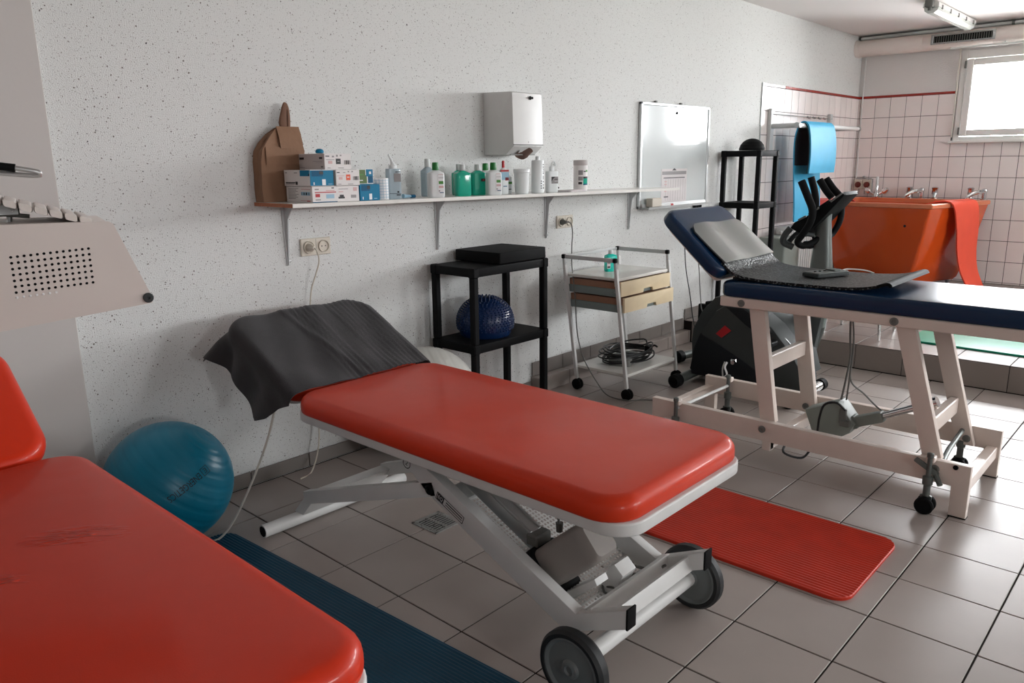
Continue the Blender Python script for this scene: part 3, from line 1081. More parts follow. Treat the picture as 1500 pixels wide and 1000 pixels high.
    mo = obj('lift_motor', bm, 'motor_grey', t)
    bm = BM()
    loft(bm, [motor_loop(1.06, -0.022), motor_loop(1.17, -0.014), motor_loop(1.17, 0.012), motor_loop(1.06, 0.017)])
    obj('motor_gasket', bm, 'black_plastic', mo)
    bm = BM()
    lathe(bm, [(0.014, -0.05), (0.018, -0.035), (0.018, 0.035), (0.014, 0.05)], (xm, -1.800, 0.185), 14, 'X')
    obj('motor_foot', bm, 'black_plastic', mo)
    bm = BM()
    box(bm, xm - 0.035, xm + 0.035, -1.715, -1.670, 0.288, 0.325, 0.005)
    obj('connector', bm, 'cord_grey', mo)
    bm = BM()
    lathe(bm, [(0.010, 0.0), (0.012, 0.028)], (xm + 0.01, -1.765, 0.345), 10, 'Z')
    obj('cable_gland', bm, 'cord_grey', mo)
    bm = BM()
    xq = ox + 0.235
    prism(bm, [(-1.83, 0.085), (-1.88, 0.085), (-1.945, 0.235), (-1.915, 0.262), (-1.895, 0.25)], 'X', xq + 0.02, xq + 0.09, bev=0.003)
    prism(bm, [(-1.79, 0.16), (-1.82, 0.15), (-1.93, 0.245), (-1.92, 0.262)], 'X', xq - 0.085, xq - 0.03, bev=0.003)
    obj('motor_bracket', bm, 'white_paint', t)
    bm = BM()
    pts = []
    for k in range(60):
        an = k * 0.9
        rad_ = 0.018 + 0.012 * math.sin(k * 0.7)
        pts.append((xq + 0.03 + k * 0.0016 + rad_ * math.cos(an), -1.90 + rad_ * math.sin(an), 0.175 + 0.012 * math.sin(k * 1.3)))
    tube(bm, pts, 0.004, 6, 2)
    obj('coiled_cable', bm, 'cord_grey', t)
    bm = BM()
    tube(bm, [(xm + 0.01, -1.765, 0.370), (xm + 0.03, -1.73, 0.42), (xm + 0.08, -1.66, 0.47), (xm + 0.09, -1.60, 0.522)], 0.004, 6, 5)
    obj('motor_cable', bm, 'cord_grey', t)
    bm = BM()
    tube(bm, [(xq + 0.08, -1.90, 0.23), (xq + 0.14, -1.88, 0.20), (xq + 0.18, -1.95, 0.19), (xq + 0.19, -1.985, 0.215)], 0.0045, 6, 5)
    obj('motor_cable', bm, 'cord_grey', t)
    if printed:
        bm = BM()
        tb = text_bm('2', 0.026)
        # letters read along the leg on its outer face
        ang_ = math.atan2(-0.317, -0.725)
        M = Matrix.Translation((xa - 0.0196, -1.235, 0.462)) @ Matrix(((0, 0, -1, 0), (-1, 0, 0, 0), (0, 1, 0, 0), (0, 0, 0, 1))) @ Matrix.Rotation(-0.35, 4, 'Z')
        merge(bm, tb, M)
        ring = BM()
        for k in range(24):
            a0, a1 = 2 * PI * k / 24, 2 * PI * (k + 1) / 24
            ring.faces.new([ring.verts.new((r_ * math.cos(aa), r_ * math.sin(aa), 0)) for r_, aa in ((0.019, a0), (0.019, a1), (0.016, a1), (0.016, a0))])
        merge(bm, ring, M)
        obj('printed_number', bm, 'ink_black', t, recalc=False)
        bm = BM()
        M2 = Matrix.Translation((xa - 0.0196, -1.435, 0.367)) @ Matrix(((0, 0, -1, 0), (-1, 0, 0, 0), (0, 1, 0, 0), (0, 0, 0, 1))) @ Matrix.Rotation(-0.412, 4, 'Z')
        for (u0, u1, v0, v1) in ((-0.065, 0.065, 0.0115, 0.014), (-0.065, 0.065, -0.014, -0.0115), (-0.065, -0.0625, -0.014, 0.014), (0.0625, 0.065, -0.014, 0.014), (-0.060, -0.030, -0.011, 0.011), (-0.02, 0.058, 0.002, 0.006), (-0.02, 0.058, -0.006, -0.003)):
            q = BM()
            q.faces.new([q.verts.new(p_) for p_ in ((u0, v0, 0), (u1, v0, 0), (u1, v1, 0), (u0, v1, 0))])
            merge(bm, q, M2)
        obj('printed_mark', bm, 'ink_black', t, recalc=False)
        bm = BM()
        M3 = M2 @ Matrix.Translation((0, 0, 0.0002))
        tb = text_bm('EQ', 0.018)
        merge(bm, tb, M3 @ Matrix.Translation((-0.045, 0, 0.0003)))
        obj('printed_letters', bm, 'ink_white', t, recalc=False)
    return t
bed_mid = red_table(0.0, 'red wheeled massage table with a dark grey towel over its raised head', 'red massage tables', 'red_vinyl', 25.5, True)
bed_near = red_table(-1.355, 'red massage table with creased vinyl cut by the left edge of the picture', 'red massage tables', 'red_vinyl_near', 34, False)

# towel over the raised head of the middle table
def towel():
    bm = BM()
    a = math.radians(25.5)
    ca, sa = math.cos(a), math.sin(a)
    yh, zh = -0.715, 0.612
    X0, X1, L0, L1, RC = -0.048, 0.612, -0.2, 0.50, 0.10
    nu, nv = 60, 92
    def lerp(tab, t):
        t = max(0.0, min(0.9999, t)) * (len(tab) - 1)
        k = int(t)
        return tab[k] + (tab[k + 1] - tab[k]) * (t - k)
    def surf(u, v):
        # flat towel: u runs from the hinge to the head end, v from the near hem to the far hem
        l = -0.010 + u * (0.575 + 0.085 * max(0.0, 1 - v * 2.6))
        hn_ = lerp([0.03, 0.085, 0.165, 0.215, 0.195, 0.165, 0.135, 0.115, 0.095, 0.085], u)
        hf_ = lerp([0.10, 0.11, 0.12, 0.11, 0.10], u)
        x = X0 - hn_ + v * (X1 - X0 + hn_ + hf_)
        # nearest point on the cushion's rounded outline
        cx = min(max(x, X0 + RC), X1 - RC)
        cl = min(l, L1 - RC)
        dx, dl = x - cx, l - cl
        r = math.hypot(dx, dl)
        drop = 0.0
        ring = RC - 0.030
        if r > ring:
            ux, ul = dx / r, dl / r
            over = r - ring
            arc = 0.042 * PI / 2
            if over < arc:
                t = over / 0.042
                out_, drop = 0.042 * math.sin(t), 0.042 * (1 - math.cos(t))
            else:
                out_, drop = 0.042, 0.042 + (over - arc)
            hangf = max(0.0, over - arc)
            corner = max(0.0, -dx) / max(r, 1e-6) * max(0.0, ul) * 2
            flare = (0.10 + 0.75 * corner) * hangf + 0.010 * math.sin((l * 31 + x * 17)) * min(1.0, hangf / 0.05)
            x2, l2 = cx + ux * (ring + out_ + flare), cl + ul * (ring + out_ + flare)
        else:
            x2, l2, hangf = x, l, 0.0
        fold = 0.0035 * (1 + math.sin(x * 19 + l * 7 + 1.3 * math.sin(l * 11))) + 0.0025 * (1 + math.sin(x * 43 - l * 15))
        rib = 0.0022 * (1 + math.sin(x * 2 * PI / 0.024)) * min(1, max(0, (x - 0.20) / 0.05)) * (1 if x < 0.33 or x > 0.40 else 0.25)
        crease = 0.004 * math.exp(-((x - 0.235 - 0.10 * (0.5 - u)) / 0.010) ** 2)
        n = 0.008 + fold + rib + crease
        kd = min(1.0, drop / 0.04)
        # falls straight down once past the edge
        px_, py_, pz_ = x2, yh + l2 * ca - n * sa * (1 - kd), zh + l2 * sa + n * ca * (1 - kd * 0.6)
        return (px_, py_, pz_ - drop)
    top = [[bm.verts.new(surf(i / nu, j / nv)) for j in range(nv + 1)] for i in range(nu + 1)]
    for i in range(nu):
        for j in range(nv):
            bm.faces.new((top[i][j], top[i + 1][j], top[i + 1][j + 1], top[i][j + 1]))
    bmesh.ops.recalc_face_normals(bm, faces=bm.faces[:])
    bmesh.ops.solidify(bm, geom=bm.faces[:], thickness=0.003)
    o = obj('towel', bm, 'towel', None, ang=75)
    return tag(o, 'dark grey terry towel draped over the raised head of a red table', 'towel')
towel()

# ------------------------------------------------------------------ navy treatment table
bt = thing('treatment_table', 'navy blue treatment table on a cream steel frame with its backrest raised', 'treatment table', (2.14, -1.8, 0))
XA, XB2 = 1.855, 2.445
bm = BM()
rslab(bm, XA, XB2, -3.05, -1.375, 0.787, 0.857, 0.055, 0.022, 0.014, 6, 0.002)
obj('cushion', bm, 'blue_vinyl', bt)
HA = math.radians(41.5)
bm = BM()
rslab(bm, XA, XB2, 0.045, 0.475, -0.062, 0.0, 0.075, 0.024, 0.014, 6, 0.002)
Mh = Matrix.Translation((0, -1.385 - 0.0405, 0.822 + 0.0458)) @ Matrix.Rotation(HA, 4, 'X')
xf(bm, Mh)
obj('backrest', bm, 'blue_vinyl', bt)
bm = BM()
rslab(bm, XA + 0.04, XB2 - 0.04, 0.055, 0.42, -0.080, -0.0615, 0.03, 0.003, 0.003, 4)
xf(bm, Mh)
obj('backrest_plate', bm, 'cream_paint', bt)
bm = BM()
box(bm, XA + 0.005, XA + 0.042, -3.02, -1.382, 0.741, 0.787, 0.004)
box(bm, XB2 - 0.042, XB2 - 0.005, -3.02, -1.382, 0.741, 0.787, 0.004)
for yy in (-1.42, -2.2, -3.0):
    box(bm, XA + 0.042, XB2 - 0.042, yy - 0.018, yy + 0.018, 0.745, 0.785, 0.003)
obj('upper_frame', bm, 'cream_paint', bt)
for yy in (-1.49, -2.155, -2.85):
    screw(bt, (XA + 0.004, yy, 0.763), '-X', 0.017, 'bolt', 'mid_grey')
bz0, bz1 = 0.128, 0.222
for k, (xa, xb) in enumerate(((1.850, 1.888), (2.402, 2.440))):
    bm = BM()
    poly = [(-1.035, 0.004), (-1.035, bz1), (-2.494, bz1), (-2.494, 0.004), (-2.430, 0.004), (-2.430, bz0), (-1.098, bz0), (-1.098, 0.004)]
    prism(bm, poly, 'X', xa, xb, bev=0.004)
    fr = obj('base_rail', bm, 'cream_paint', bt)
    bm = BM()
    for ya, yb in ((-1.036, -1.097), (-2.431, -2.495)):
        box(bm, xa - 0.001, xb + 0.001, ya, yb, 0.0, 0.005)
    obj('foot_pad', bm, 'black_rubber', fr)
for yy in (-1.632, -2.367):
    screw(bt, (1.849, yy, 0.185), '-X', 0.017, 'bolt', 'mid_grey')
    screw(bt, (2.359, yy, 0.172), '-X', 0.017, 'bolt', 'mid_grey')
screw(bt, (1.849, -2.44, 0.21), '-X', 0.010, 'bolt', 'black_plastic')
for xa, xb in ((1.890, 1.928), (2.360, 2.398)):
    for (yt, yb) in ((-1.552, -1.640), (-2.190, -2.345)):
        bm = BM()
        dx = 0.033
        zb = 0.215 if xa < 2 else 0.140
        zt = 0.742
        k_ = (yt - yb) / (0.742 - 0.20)
        yb2 = yt - k_ * (zt - zb)
        prism(bm, [(yt - 0.037, zt), (yt + 0.037, zt), (yb2 + 0.037, zb), (yb2 - 0.037, zb)], 'X', xa, xb, bev=0.004)
        obj('leg', bm, 'cream_paint', bt)
for (yy, zz) in ((-1.592, 0.475), (-2.300, 0.318)):
    bm = BM()
    box(bm, 1.928, 2.36, yy - 0.018, yy + 0.018, zz - 0.037, zz + 0.037, 0.004)
    obj('rung', bm, 'cream_paint', bt)
for (yy, zz) in ((-1.655, 0.115), (-2.462, 0.120)):
    bm = BM()
    box(bm, 1.855, 2.437, yy - 0.021, yy + 0.021, zz - 0.026, zz + 0.026, 0.003)
    obj('cross_beam', bm, 'cream_paint', bt)
bm = BM()
box(bm, 1.852, 1.890, -1.676, -1.634, 0.085, 0.130, 0.003)
obj('stub_foot', bm, 'cream_paint', bt)
bm = BM()
box(bm, 1.888, 2.402, -1.09, -1.05, 0.14, 0.175, 0.003)
obj('cross_beam', bm, 'cream_paint', bt)
# casters with a lifting linkage
def caster(x, y, side):
    bm = BM()
    for dx in (-0.019, 0.019):
        lathe(bm, [(0.010, -0.009), (0.030, -0.011), (0.036, -0.006), (0.036, 0.006), (0.030, 0.011), (0.010, 0.009)], (x + dx, y, 0.0365), 22, 'X')
    tube(bm, [(x - 0.02, y, 0.0365), (x + 0.02, y, 0.0365)], 0.007, 8)
    c = obj('caster', bm, 'black_rubber', bt)
    bm = BM()
    lathe(bm, [(0.010, 0.07), (0.014, 0.075), (0.014, 0.12), (0.020, 0.125), (0.020, 0.155), (0.010, 0.16), (0.009, 0.235), (0.013, 0.24), (0.013, 0.255), (0.006, 0.258)], (x, y, 0.0), 12, 'Z')
    prism(bm, [(y - 0.02, 0.05), (y + 0.02, 0.05), (y + 0.022, 0.075), (y, 0.085), (y - 0.022, 0.075)], 'X', x - 0.006, x + 0.006)
    obj('caster_stem', bm, 'silver', c)
    bm = BM()
    box(bm, min(x, side), max(x, side), y - 0.016, y + 0.016, 0.215, 0.240, 0.003)
    obj('caster_bracket', bm, 'cream_paint', c)
caster(1.822, -2.352, 1.86)
caster(2.375, -2.345, 2.41)
caster(2.375, -1.19, 2.41)
caster(1.822, -1.19, 1.86)
bm = BM()
tube(bm, [(1.812, -2.40, 0.135), (1.835, -2.375, 0.165), (2.08, -2.36, 0.200), (2.375, -2.345, 0.205)], 0.011, 10)
obar(bm, (1.815, -2.30, 0.222), (1.835, -2.375, 0.170), 0.016, 0.02, (0, 0, 1), 0.003)
obj('caster_link', bm, 'silver', bt)
bm = BM()
tube(bm, [(1.83, -1.19, 0.20), (2.375, -1.19, 0.195)], 0.008, 8)
obj('caster_link', bm, 'white_paint', bt)
# actuator
bm = BM()
prism(bm, [(-1.735, 0.245), (-1.885, 0.312), (-1.90, 0.300), (-1.965, 0.218), (-1.95, 0.175), (-1.880, 0.125), (-1.775, 0.148)], 'X', 2.08, 2.19, bev=0.008)
mo = obj('lift_motor', bm, 'green_grey', bt)
bm = BM()
obar(bm, (2.135, -1.935, 0.212), (2.135, -2.075, 0.272), 0.055, 0.050, (0, 0, 1), 0.012)
obar(bm, (2.135, -1.925, 0.208), (2.135, -1.965, 0.225), 0.065, 0.062, (0, 0, 1), 0.008)
obj('actuator_sleeve', bm, 'green_grey', mo)
bm = BM()
tube(bm, [(2.135, -2.06, 0.267), (2.135, -2.255, 0.368)], 0.016, 12)
tube(bm, [(2.135, -2.215, 0.347), (2.135, -2.285, 0.383)], 0.024, 12)
obj('piston', bm, 'chrome', mo)
bm = BM()
prism(bm, [(-2.255, 0.385), (-2.285, 0.375), (-2.300, 0.305), (-2.265, 0.305), (-2.245, 0.33)], 'X', 2.115, 2.155, bev=0.004)
obj('actuator_clevis', bm, 'cream_paint', bt)
bm = BM()
box(bm, 2.07, 2.085, -1.93, -1.90, 0.215, 0.29, 0.003)
box(bm, 2.065, 2.085, -1.95, -1.905, 0.205, 0.235, 0.003)
obj('plug_block', bm, 'cord_grey', mo)
bm = BM()
tube(bm, [(2.07, -1.925, 0.285), (2.05, -1.89, 0.318), (2.04, -1.84, 0.30), (2.045, -1.82, 0.23), (2.04, -1.815, 0.14), (2.0, -1.80, 0.07), (1.95, -1.78, 0.05), (1.90, -1.72, 0.08), (2.0, -1.70, 0.11)], 0.0055, 8, 6)
obj('motor_cable', bm, 'cord_black', mo)
bm = BM()
tube(bm, [(2.15, -1.885, 0.745), (2.14, -1.895, 0.62), (2.15, -1.90, 0.52), (2.12, -1.90, 0.42), (2.11, -1.89, 0.32)], 0.005, 8, 6)
tube(bm, [(2.16, -1.885, 0.745), (2.16, -1.905, 0.6), (2.155, -1.905, 0.45), (2.15, -1.90, 0.31)], 0.004, 8, 6)
tube(bm, [(2.155, -1.905, 0.50), (2.16, -1.91, 0.40), (2.2, -1.96, 0.34), (2.24, -2.02, 0.27), (2.28, -2.06, 0.24)], 0.004, 8, 6)
obj('hanging_cables', bm, 'cord_grey', bt)

# nubbed mat on the navy table
mt = thing('therapy_mat', 'black nubbed therapy mat lying on the navy treatment table', 'mat', (2.15, -1.7, 0.857))
prof = smooth2([(-1.358, 0.938), (-1.385, 0.910), (-1.425, 0.885), (-1.50, 0.872), (-1.62, 0.867), (-1.75, 0.866), (-1.90, 0.868), (-2.00, 0.876), (-2.07, 0.891)], 5)
bm = BM()
ribbon(bm, prof, 'X', 1.905, 2.428, 0.012)
obj('nubbed_body', bm, 'mat_black', mt)
bm = BM()
ribbon(bm, smooth2([(-2.062, 0.890), (-2.085, 0.899), (-2.100, 0.904), (-2.112, 0.902), (-2.118, 0.893)], 4), 'X', 1.903, 2.430, 0.013)
obj('hem', bm, 'black_plastic', mt)
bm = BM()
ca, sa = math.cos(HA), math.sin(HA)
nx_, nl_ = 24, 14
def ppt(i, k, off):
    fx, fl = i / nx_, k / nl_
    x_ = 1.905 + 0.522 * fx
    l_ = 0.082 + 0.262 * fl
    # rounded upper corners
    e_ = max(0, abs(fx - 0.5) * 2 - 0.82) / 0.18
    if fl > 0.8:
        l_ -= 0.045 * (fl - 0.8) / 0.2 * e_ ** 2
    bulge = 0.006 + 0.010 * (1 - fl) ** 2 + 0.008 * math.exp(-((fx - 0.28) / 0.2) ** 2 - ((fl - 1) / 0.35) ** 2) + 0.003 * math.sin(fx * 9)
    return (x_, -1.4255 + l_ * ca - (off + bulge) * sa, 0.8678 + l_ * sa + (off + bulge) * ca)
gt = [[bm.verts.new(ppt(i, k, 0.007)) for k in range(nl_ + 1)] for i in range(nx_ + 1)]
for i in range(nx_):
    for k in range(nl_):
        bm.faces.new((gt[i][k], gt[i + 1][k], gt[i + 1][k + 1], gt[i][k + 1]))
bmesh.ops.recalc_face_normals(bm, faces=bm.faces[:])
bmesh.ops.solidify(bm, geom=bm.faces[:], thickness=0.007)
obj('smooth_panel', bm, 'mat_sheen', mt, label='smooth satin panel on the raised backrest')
hc = thing('hand_control', 'flat grey hand control lying on the black therapy mat', 'remote', (2.2, -1.74, 0.874))
bm = BM()
M = Matrix.Translation((2.205, -1.738, 0.876)) @ Matrix.Rotation(math.radians(-22), 4, 'Z')
rslab(bm, -0.105, 0.105, -0.05, 0.05, 0.0, 0.016, 0.012, 0.004, 0.002, 4)
xf(bm, M)
obj('casing', bm, 'slate', hc)
bm = BM()
rslab(bm, -0.100, 0.100, -0.046, 0.046, 0.016, 0.021, 0.010, 0.003, 0.001, 4)
rslab(bm, 0.02, 0.07, -0.03, 0.03, 0.021, 0.028, 0.010, 0.003, 0.001, 4)
xf(bm, M)
pn = obj('face_plate', bm, 'silver', hc)
bm = BM()
for k in range(3):
    lathe(bm, [(0.006, 0.021), (0.006, 0.024), (0.004, 0.025)], (-0.07 + k * 0.03, 0.0, 0), 10)
xf(bm, M)
obj('buttons', bm, 'black_plastic', pn)
bm = BM()
tube(bm, [(2.30, -1.765, 0.885), (2.36, -1.78, 0.892), (2.42, -1.84, 0.885), (2.44, -1.88, 0.872)], 0.0035, 8, 6)
obj('cable', bm, 'cord_white', hc)

# ------------------------------------------------------------------ floor mats
def ridged_mat(name, label, mtl, w_, l_, th, rc, loc, rz, pitch=0.0165, amp=0.0016):
    """foam mat with fine ribs along its length; origin at its centre"""
    bm = BM()
    n = int(w_ / pitch)
    loops_t = []
    xs = []
    for k in range(n * 4 + 1):
        xs.append(-w_ / 2 + w_ * k / (n * 4))
    rows = []
    for k, x in enumerate(xs):
        dx = max(0.0, abs(x) - (w_ / 2 - rc))
        yy = l_ / 2 - (rc - math.sqrt(max(rc * rc - dx * dx, 0)))
        yy = max(yy, l_ / 2 - rc)
        edge = min(1, (w_ / 2 - abs(x)) / 0.006)
        z = th - amp * (1 - math.cos(2 * PI * k / 4)) / 1.0 - 0.004 * (1 - math.sqrt(max(0, 1 - (1 - edge) ** 2)))
        rows.append((x, yy, z))
    T0 = [bm.verts.new((x, -y + 0.003, z)) for x, y, z in rows]
    T1 = [bm.verts.new((x, y - 0.003, z)) for x, y, z in rows]
    U0 = [bm.verts.new((x, -y, th - 0.005)) for x, y, z in rows]
    U1 = [bm.verts.new((x, y, th - 0.005)) for x, y, z in rows]
    B0 = [bm.verts.new((x, -y + 0.001, 0)) for x, y, z in rows]
    B1 = [bm.verts.new((x, y - 0.001, 0)) for x, y, z in rows]
    for k in range(len(rows) - 1):
        bm.faces.new((T0[k], T0[k + 1], T1[k + 1], T1[k]))
        bm.faces.new((U0[k], U0[k + 1], T0[k + 1], T0[k]))
        bm.faces.new((B0[k], B0[k + 1], U0[k + 1], U0[k]))
        bm.faces.new((T1[k], T1[k + 1], U1[k + 1], U1[k]))
        bm.faces.new((U1[k], U1[k + 1], B1[k + 1], B1[k]))
        bm.faces.new((B1[k], B1[k + 1], B0[k + 1], B0[k]))
    for k in (0, len(rows) - 1):
        bm.faces.new((B0[k], U0[k], T0[k], T1[k], U1[k], B1[k]) if k == 0 else (B1[k], U1[k], T1[k], T0[k], U0[k], B0[k]))
    o = obj(name, bm, mtl, None, ang=24)
    o.location = loc
    o.rotation_euler = (0, 0, rz)
    return tag(o, label, 'exercise mat')
ridged_mat('exercise_mat', 'red ribbed exercise mat on the floor beyond the middle red table', 'mat_red', 0.552, 1.82, 0.015, 0.07, (1.197, -1.452, 0.0), 0.0)
ridged_mat('exercise_mat', 'dark petrol blue ribbed exercise mat on the floor between the two red tables', 'mat_blue', 0.58, 1.86, 0.012, 0.07, (-0.386, -1.30, 0.0), math.radians(3.0), 0.0125, 0.0013)
bm = BM()
rslab(bm, -0.95, 0.95, -0.29, 0.29, 0.0, 0.014, 0.10, 0.004, 0.002, 8)
o = obj('exercise_mat', bm, 'mat_green')
o.location = (4.50, -2.52, PZ)
o.rotation_euler = (0, 0, math.radians(-92))
tag(o, 'green exercise mat lying on the raised tiled platform', 'exercise mat')

# floor drain
dr = thing('floor_drain', 'small square slotted metal drain set in the floor tiles', 'drain', (0.453, -0.915, 0))
bm = BM()
x0, x1, y0, y1 = 0.380, 0.526, -0.990, -0.842
box(bm, x0, x1, y0, y0 + 0.012, -0.004, 0.0025, 0.001); box(bm, x0, x1, y1 - 0.012, y1, -0.004, 0.0025, 0.001)
box(bm, x0, x0 + 0.012, y0, y1, -0.004, 0.0025, 0.001); box(bm, x1 - 0.012, x1, y0, y1, -0.004, 0.0025, 0.001)
obj('frame', bm, 'steel', dr)
bm = BM()
xm = (x0 + x1) / 2
for (xa_, xb_) in ((x0 + 0.012, x0 + 0.020), (x1 - 0.020, x1 - 0.012), (xm - 0.005, xm + 0.005)):
    box(bm, xa_, xb_, y0 + 0.012, y1 - 0.012, 0.0003, 0.0027)
for k in range(9):
    yy = y0 + 0.016 + k * (y1 - y0 - 0.032) / 8
    box(bm, x0 + 0.012, x1 - 0.012, yy - 0.0040, yy + 0.0040, 0.0003, 0.0026)
obj('grate', bm, 'steel', dr)
bm = BM()
box(bm, x0 + 0.01, x1 - 0.01, y0 + 0.01, y1 - 0.01, 0.0, 0.0002)
obj('pit', bm, 'void', dr)

# ------------------------------------------------------------------ balls
def ball(name, label, c, r, mtl, ringed, text=None):
    t = thing(name, label, 'ball', (c[0], c[1], 0))
    bm = BM()
    nu, nv = 64, 96
    loops = []
    ax = Vector(ringed).normalized()
    q = Vector((0, 0, 1)).rotation_difference(ax)
    for i in range(nv + 1):
        th = PI * (0.004 + 0.992 * i / nv)
        rr_ = r - (0.0022 if i % 6 == 0 else 0.0)
        loops.append([tuple(Vector(c) + q @ Vector((rr_ * math.sin(th) * math.cos(2 * PI * k / nu), rr_ * math.sin(th) * math.sin(2 * PI * k / nu), -rr_ * math.cos(th)))) for k in range(nu)])
    loft(bm, loops)
    obj('shell', bm, mtl, t, ang=60)
    if text:
        na, nb = Vector(text[1]).normalized(), Vector(text[2]).normalized()
        n0 = ((na + nb) / 2).normalized()
        e1 = (nb - na); e1 = (e1 - n0 * e1.dot(n0)).normalized()
        e2 = n0.cross(e1)
        L = na.angle(nb) * r
        tb = text_bm(text[0], 0.036, 'LEFT')
        # refine so the letters bend with the ball
        bmesh.ops.triangulate(tb, faces=tb.faces[:])
        bmesh.ops.subdivide_edges(tb, edges=[e for e in tb.edges if e.calc_length() > 0.008], cuts=2)
        bmesh.ops.triangulate(tb, faces=tb.faces[:])
        wid = max(v.co.x for v in tb.verts)
        sc = (L - 0.035) / wid
        for v in tb.verts:
            v.co.x = v.co.x * sc - L / 2 + 0.035
            v.co.y = v.co.y * 1.0
        # frame round the initial
        g = BM()
        for (u0, u1, v0, v1) in ((-0.014, 0.014, 0.014, 0.016), (-0.014, 0.014, -0.016, -0.014), (-0.016, -0.014, -0.016, 0.016), (0.014, 0.016, -0.016, 0.016),
                                 (-0.006, -0.003, -0.009, 0.009), (-0.006, 0.007, 0.0065, 0.009), (-0.006, 0.005, -0.0012, 0.0012), (-0.006, 0.007, -0.009, -0.0065)):
            g.faces.new([g.verts.new((a_, b_, 0)) for a_, b_ in ((u0, v0), (u1, v0), (u1, v1), (u0, v1))])
        merge(tb, g, Matrix.Translation((-L / 2 + 0.012, 0, 0)))
        for v in tb.verts:
            d = math.hypot(v.co.x, v.co.y)
            a = d / r
            t_ = (e1 * v.co.x + e2 * v.co.y) / d if d > 1e-6 else Vector((0, 0, 0))
            v.co = Vector(c) + (n0 * math.cos(a) + t_ * math.sin(a)) * (r + 0.0008)
        obj('printed_letters', tb, 'ink_black', t, label='black lettering printed on the ball')
    return t
ball('gym_ball', 'teal blue gym ball with black lettering beside the left red table', (-0.312, -0.252, 0.2345), 0.234, 'ball_blue', (0.55, -0.35, 0.75), ('ENERGETICS', (0.2518, -0.8777, 0.4078), (-0.4096, -0.9062, 0.1051)))
ball('gym_ball', 'pearl grey gym ball on the floor behind the middle red table', (0.972, -0.278, 0.266), 0.264, 'ball_grey', (0.75, -0.5, 0.35))

# ------------------------------------------------------------------ black plastic racks
def rack(label, x0, x1, y0, y1, zb, shelves, lw=0.038):
    """four posts with shelves; every shelf is a thick plastic tray"""
    t = thing('shelf_rack', label, 'rack', ((x0 + x1) / 2, (y0 + y1) / 2, zb), 0, 'black plastic racks')
    for sz in shelves:
        bm = BM()
        rslab(bm, x0 + 0.002, x1 - 0.002, y0 + 0.002, y1 - 0.002, sz - 0.045, sz, 0.012, 0.006, 0.004, 3)
        sh = obj('shelf', bm, 'black_plastic', t)
    ztop = max(shelves)
    for xx, yy in ((x0, y0), (x1 - lw, y0), (x0, y1 - lw), (x1 - lw, y1 - lw)):
        zs = [zb] + sorted(shelves)
        bm = BM()
        for a, b in zip(zs, zs[1:]):
            box(bm, xx, xx + lw, yy, yy + lw, a + (0.0 if a == zb else 0.001), b - 0.0455, 0.006)
            box(bm, xx - 0.003, xx + lw + 0.003, yy - 0.003, yy + lw + 0.003, b - 0.049, b + 0.002, 0.006)
        obj('leg', bm, 'black_plastic', t)
    return t
rack('black two-tier plastic rack against the wall with a dark pad on top', 1.235, 1.815, -0.365, -0.045, 0.0, [0.50, 0.895])
rack('tall black plastic rack standing on the platform next to the tiled wall', 4.375, 4.715, -0.365, -0.035, PZ, [0.60, 1.075, 1.478], 0.036)
pad = BM()
a0 = Matrix.Translation((1.622, -0.190, 0.8985))
rslab(pad, -0.188, 0.188, -0.165, 0.165, 0.0, 0.058, 0.006, 0.003, 0.003, 3)
xf(pad, a0 @ Matrix.Rotation(math.radians(0.6), 4, 'Z'))
tag(obj('foam_pad', pad, 'black_rubber'), 'thick black foam pad lying on top of the two-tier rack', 'pad')
# spiky dome on the lower shelf
dm = thing('balance_dome', 'dark blue spiky balance dome on the lower shelf of the two-tier rack', 'balance dome', (1.475, -0.205, 0.50))
bm = BM()
cx, cy, cz, R_, H_ = 1.475, -0.205, 0.502, 0.152, 0.212
loops = []
def dome_pt(t_, a_):
    # t 0 bottom .. 1 top
    th = -0.55 + t_ * (PI / 2 + 0.55)
    rad_ = R_ * math.cos(th)
    z = cz + 0.075 + (math.sin(th) * (H_ - 0.075) if th > 0 else math.sin(th) * 0.075 / math.sin(0.55))
    return Vector((cx + rad_ * math.cos(a_), cy + rad_ * math.sin(a_), z))
for i in range(19):
    loops.append([dome_pt(min(i / 18, 0.985), 2 * PI * k / 40) for k in range(40)])
loft(bm, loops)
obj('dome', bm, 'dome_blue', dm, ang=60)
bm = BM()
for i in range(1, 20):
    t_ = 0.10 + 0.87 * i / 20
    th = -0.55 + t_ * (PI / 2 + 0.55)
    n = max(5, int(46 * math.cos(th)))
    for k in range(n):
        a_ = 2 * PI * (k + 0.5 * (i % 2)) / n
        p = dome_pt(t_, a_)
        nrm = Vector((math.cos(th) * math.cos(a_), math.cos(th) * math.sin(a_), math.sin(th) * 0.9)).normalized()
        u = nrm.orthogonal().normalized(); v = nrm.cross(u)
        base_ = [bm.verts.new(p + (u * math.cos(b_) + v * math.sin(b_)) * 0.0058 - nrm * 0.001) for b_ in (0, 1.257, 2.513, 3.77, 5.027)]
        mid_ = [bm.verts.new(p + (u * math.cos(b_) + v * math.sin(b_)) * 0.0032 + nrm * 0.0062) for b_ in (0, 1.257, 2.513, 3.77, 5.027)]
        tip = bm.verts.new(p + nrm * 0.008)
        for q in range(5):
            r_ = (q + 1) % 5
            bm.faces.new((base_[q], base_[r_], mid_[r_], mid_[q]))
            bm.faces.new((mid_[q], mid_[r_], tip))
obj('spikes', bm, 'dome_blue', dm, kind='stuff', ang=75)
bm = BM()
rslab(bm, 1.665, 1.745, -0.17, -0.09, 0.501, 0.558, 0.018, 0.012, 0.004, 4)
rslab(bm, 1.675, 1.735, -0.16, -0.10, 0.558, 0.570, 0.018, 0.005, 0.001, 4)
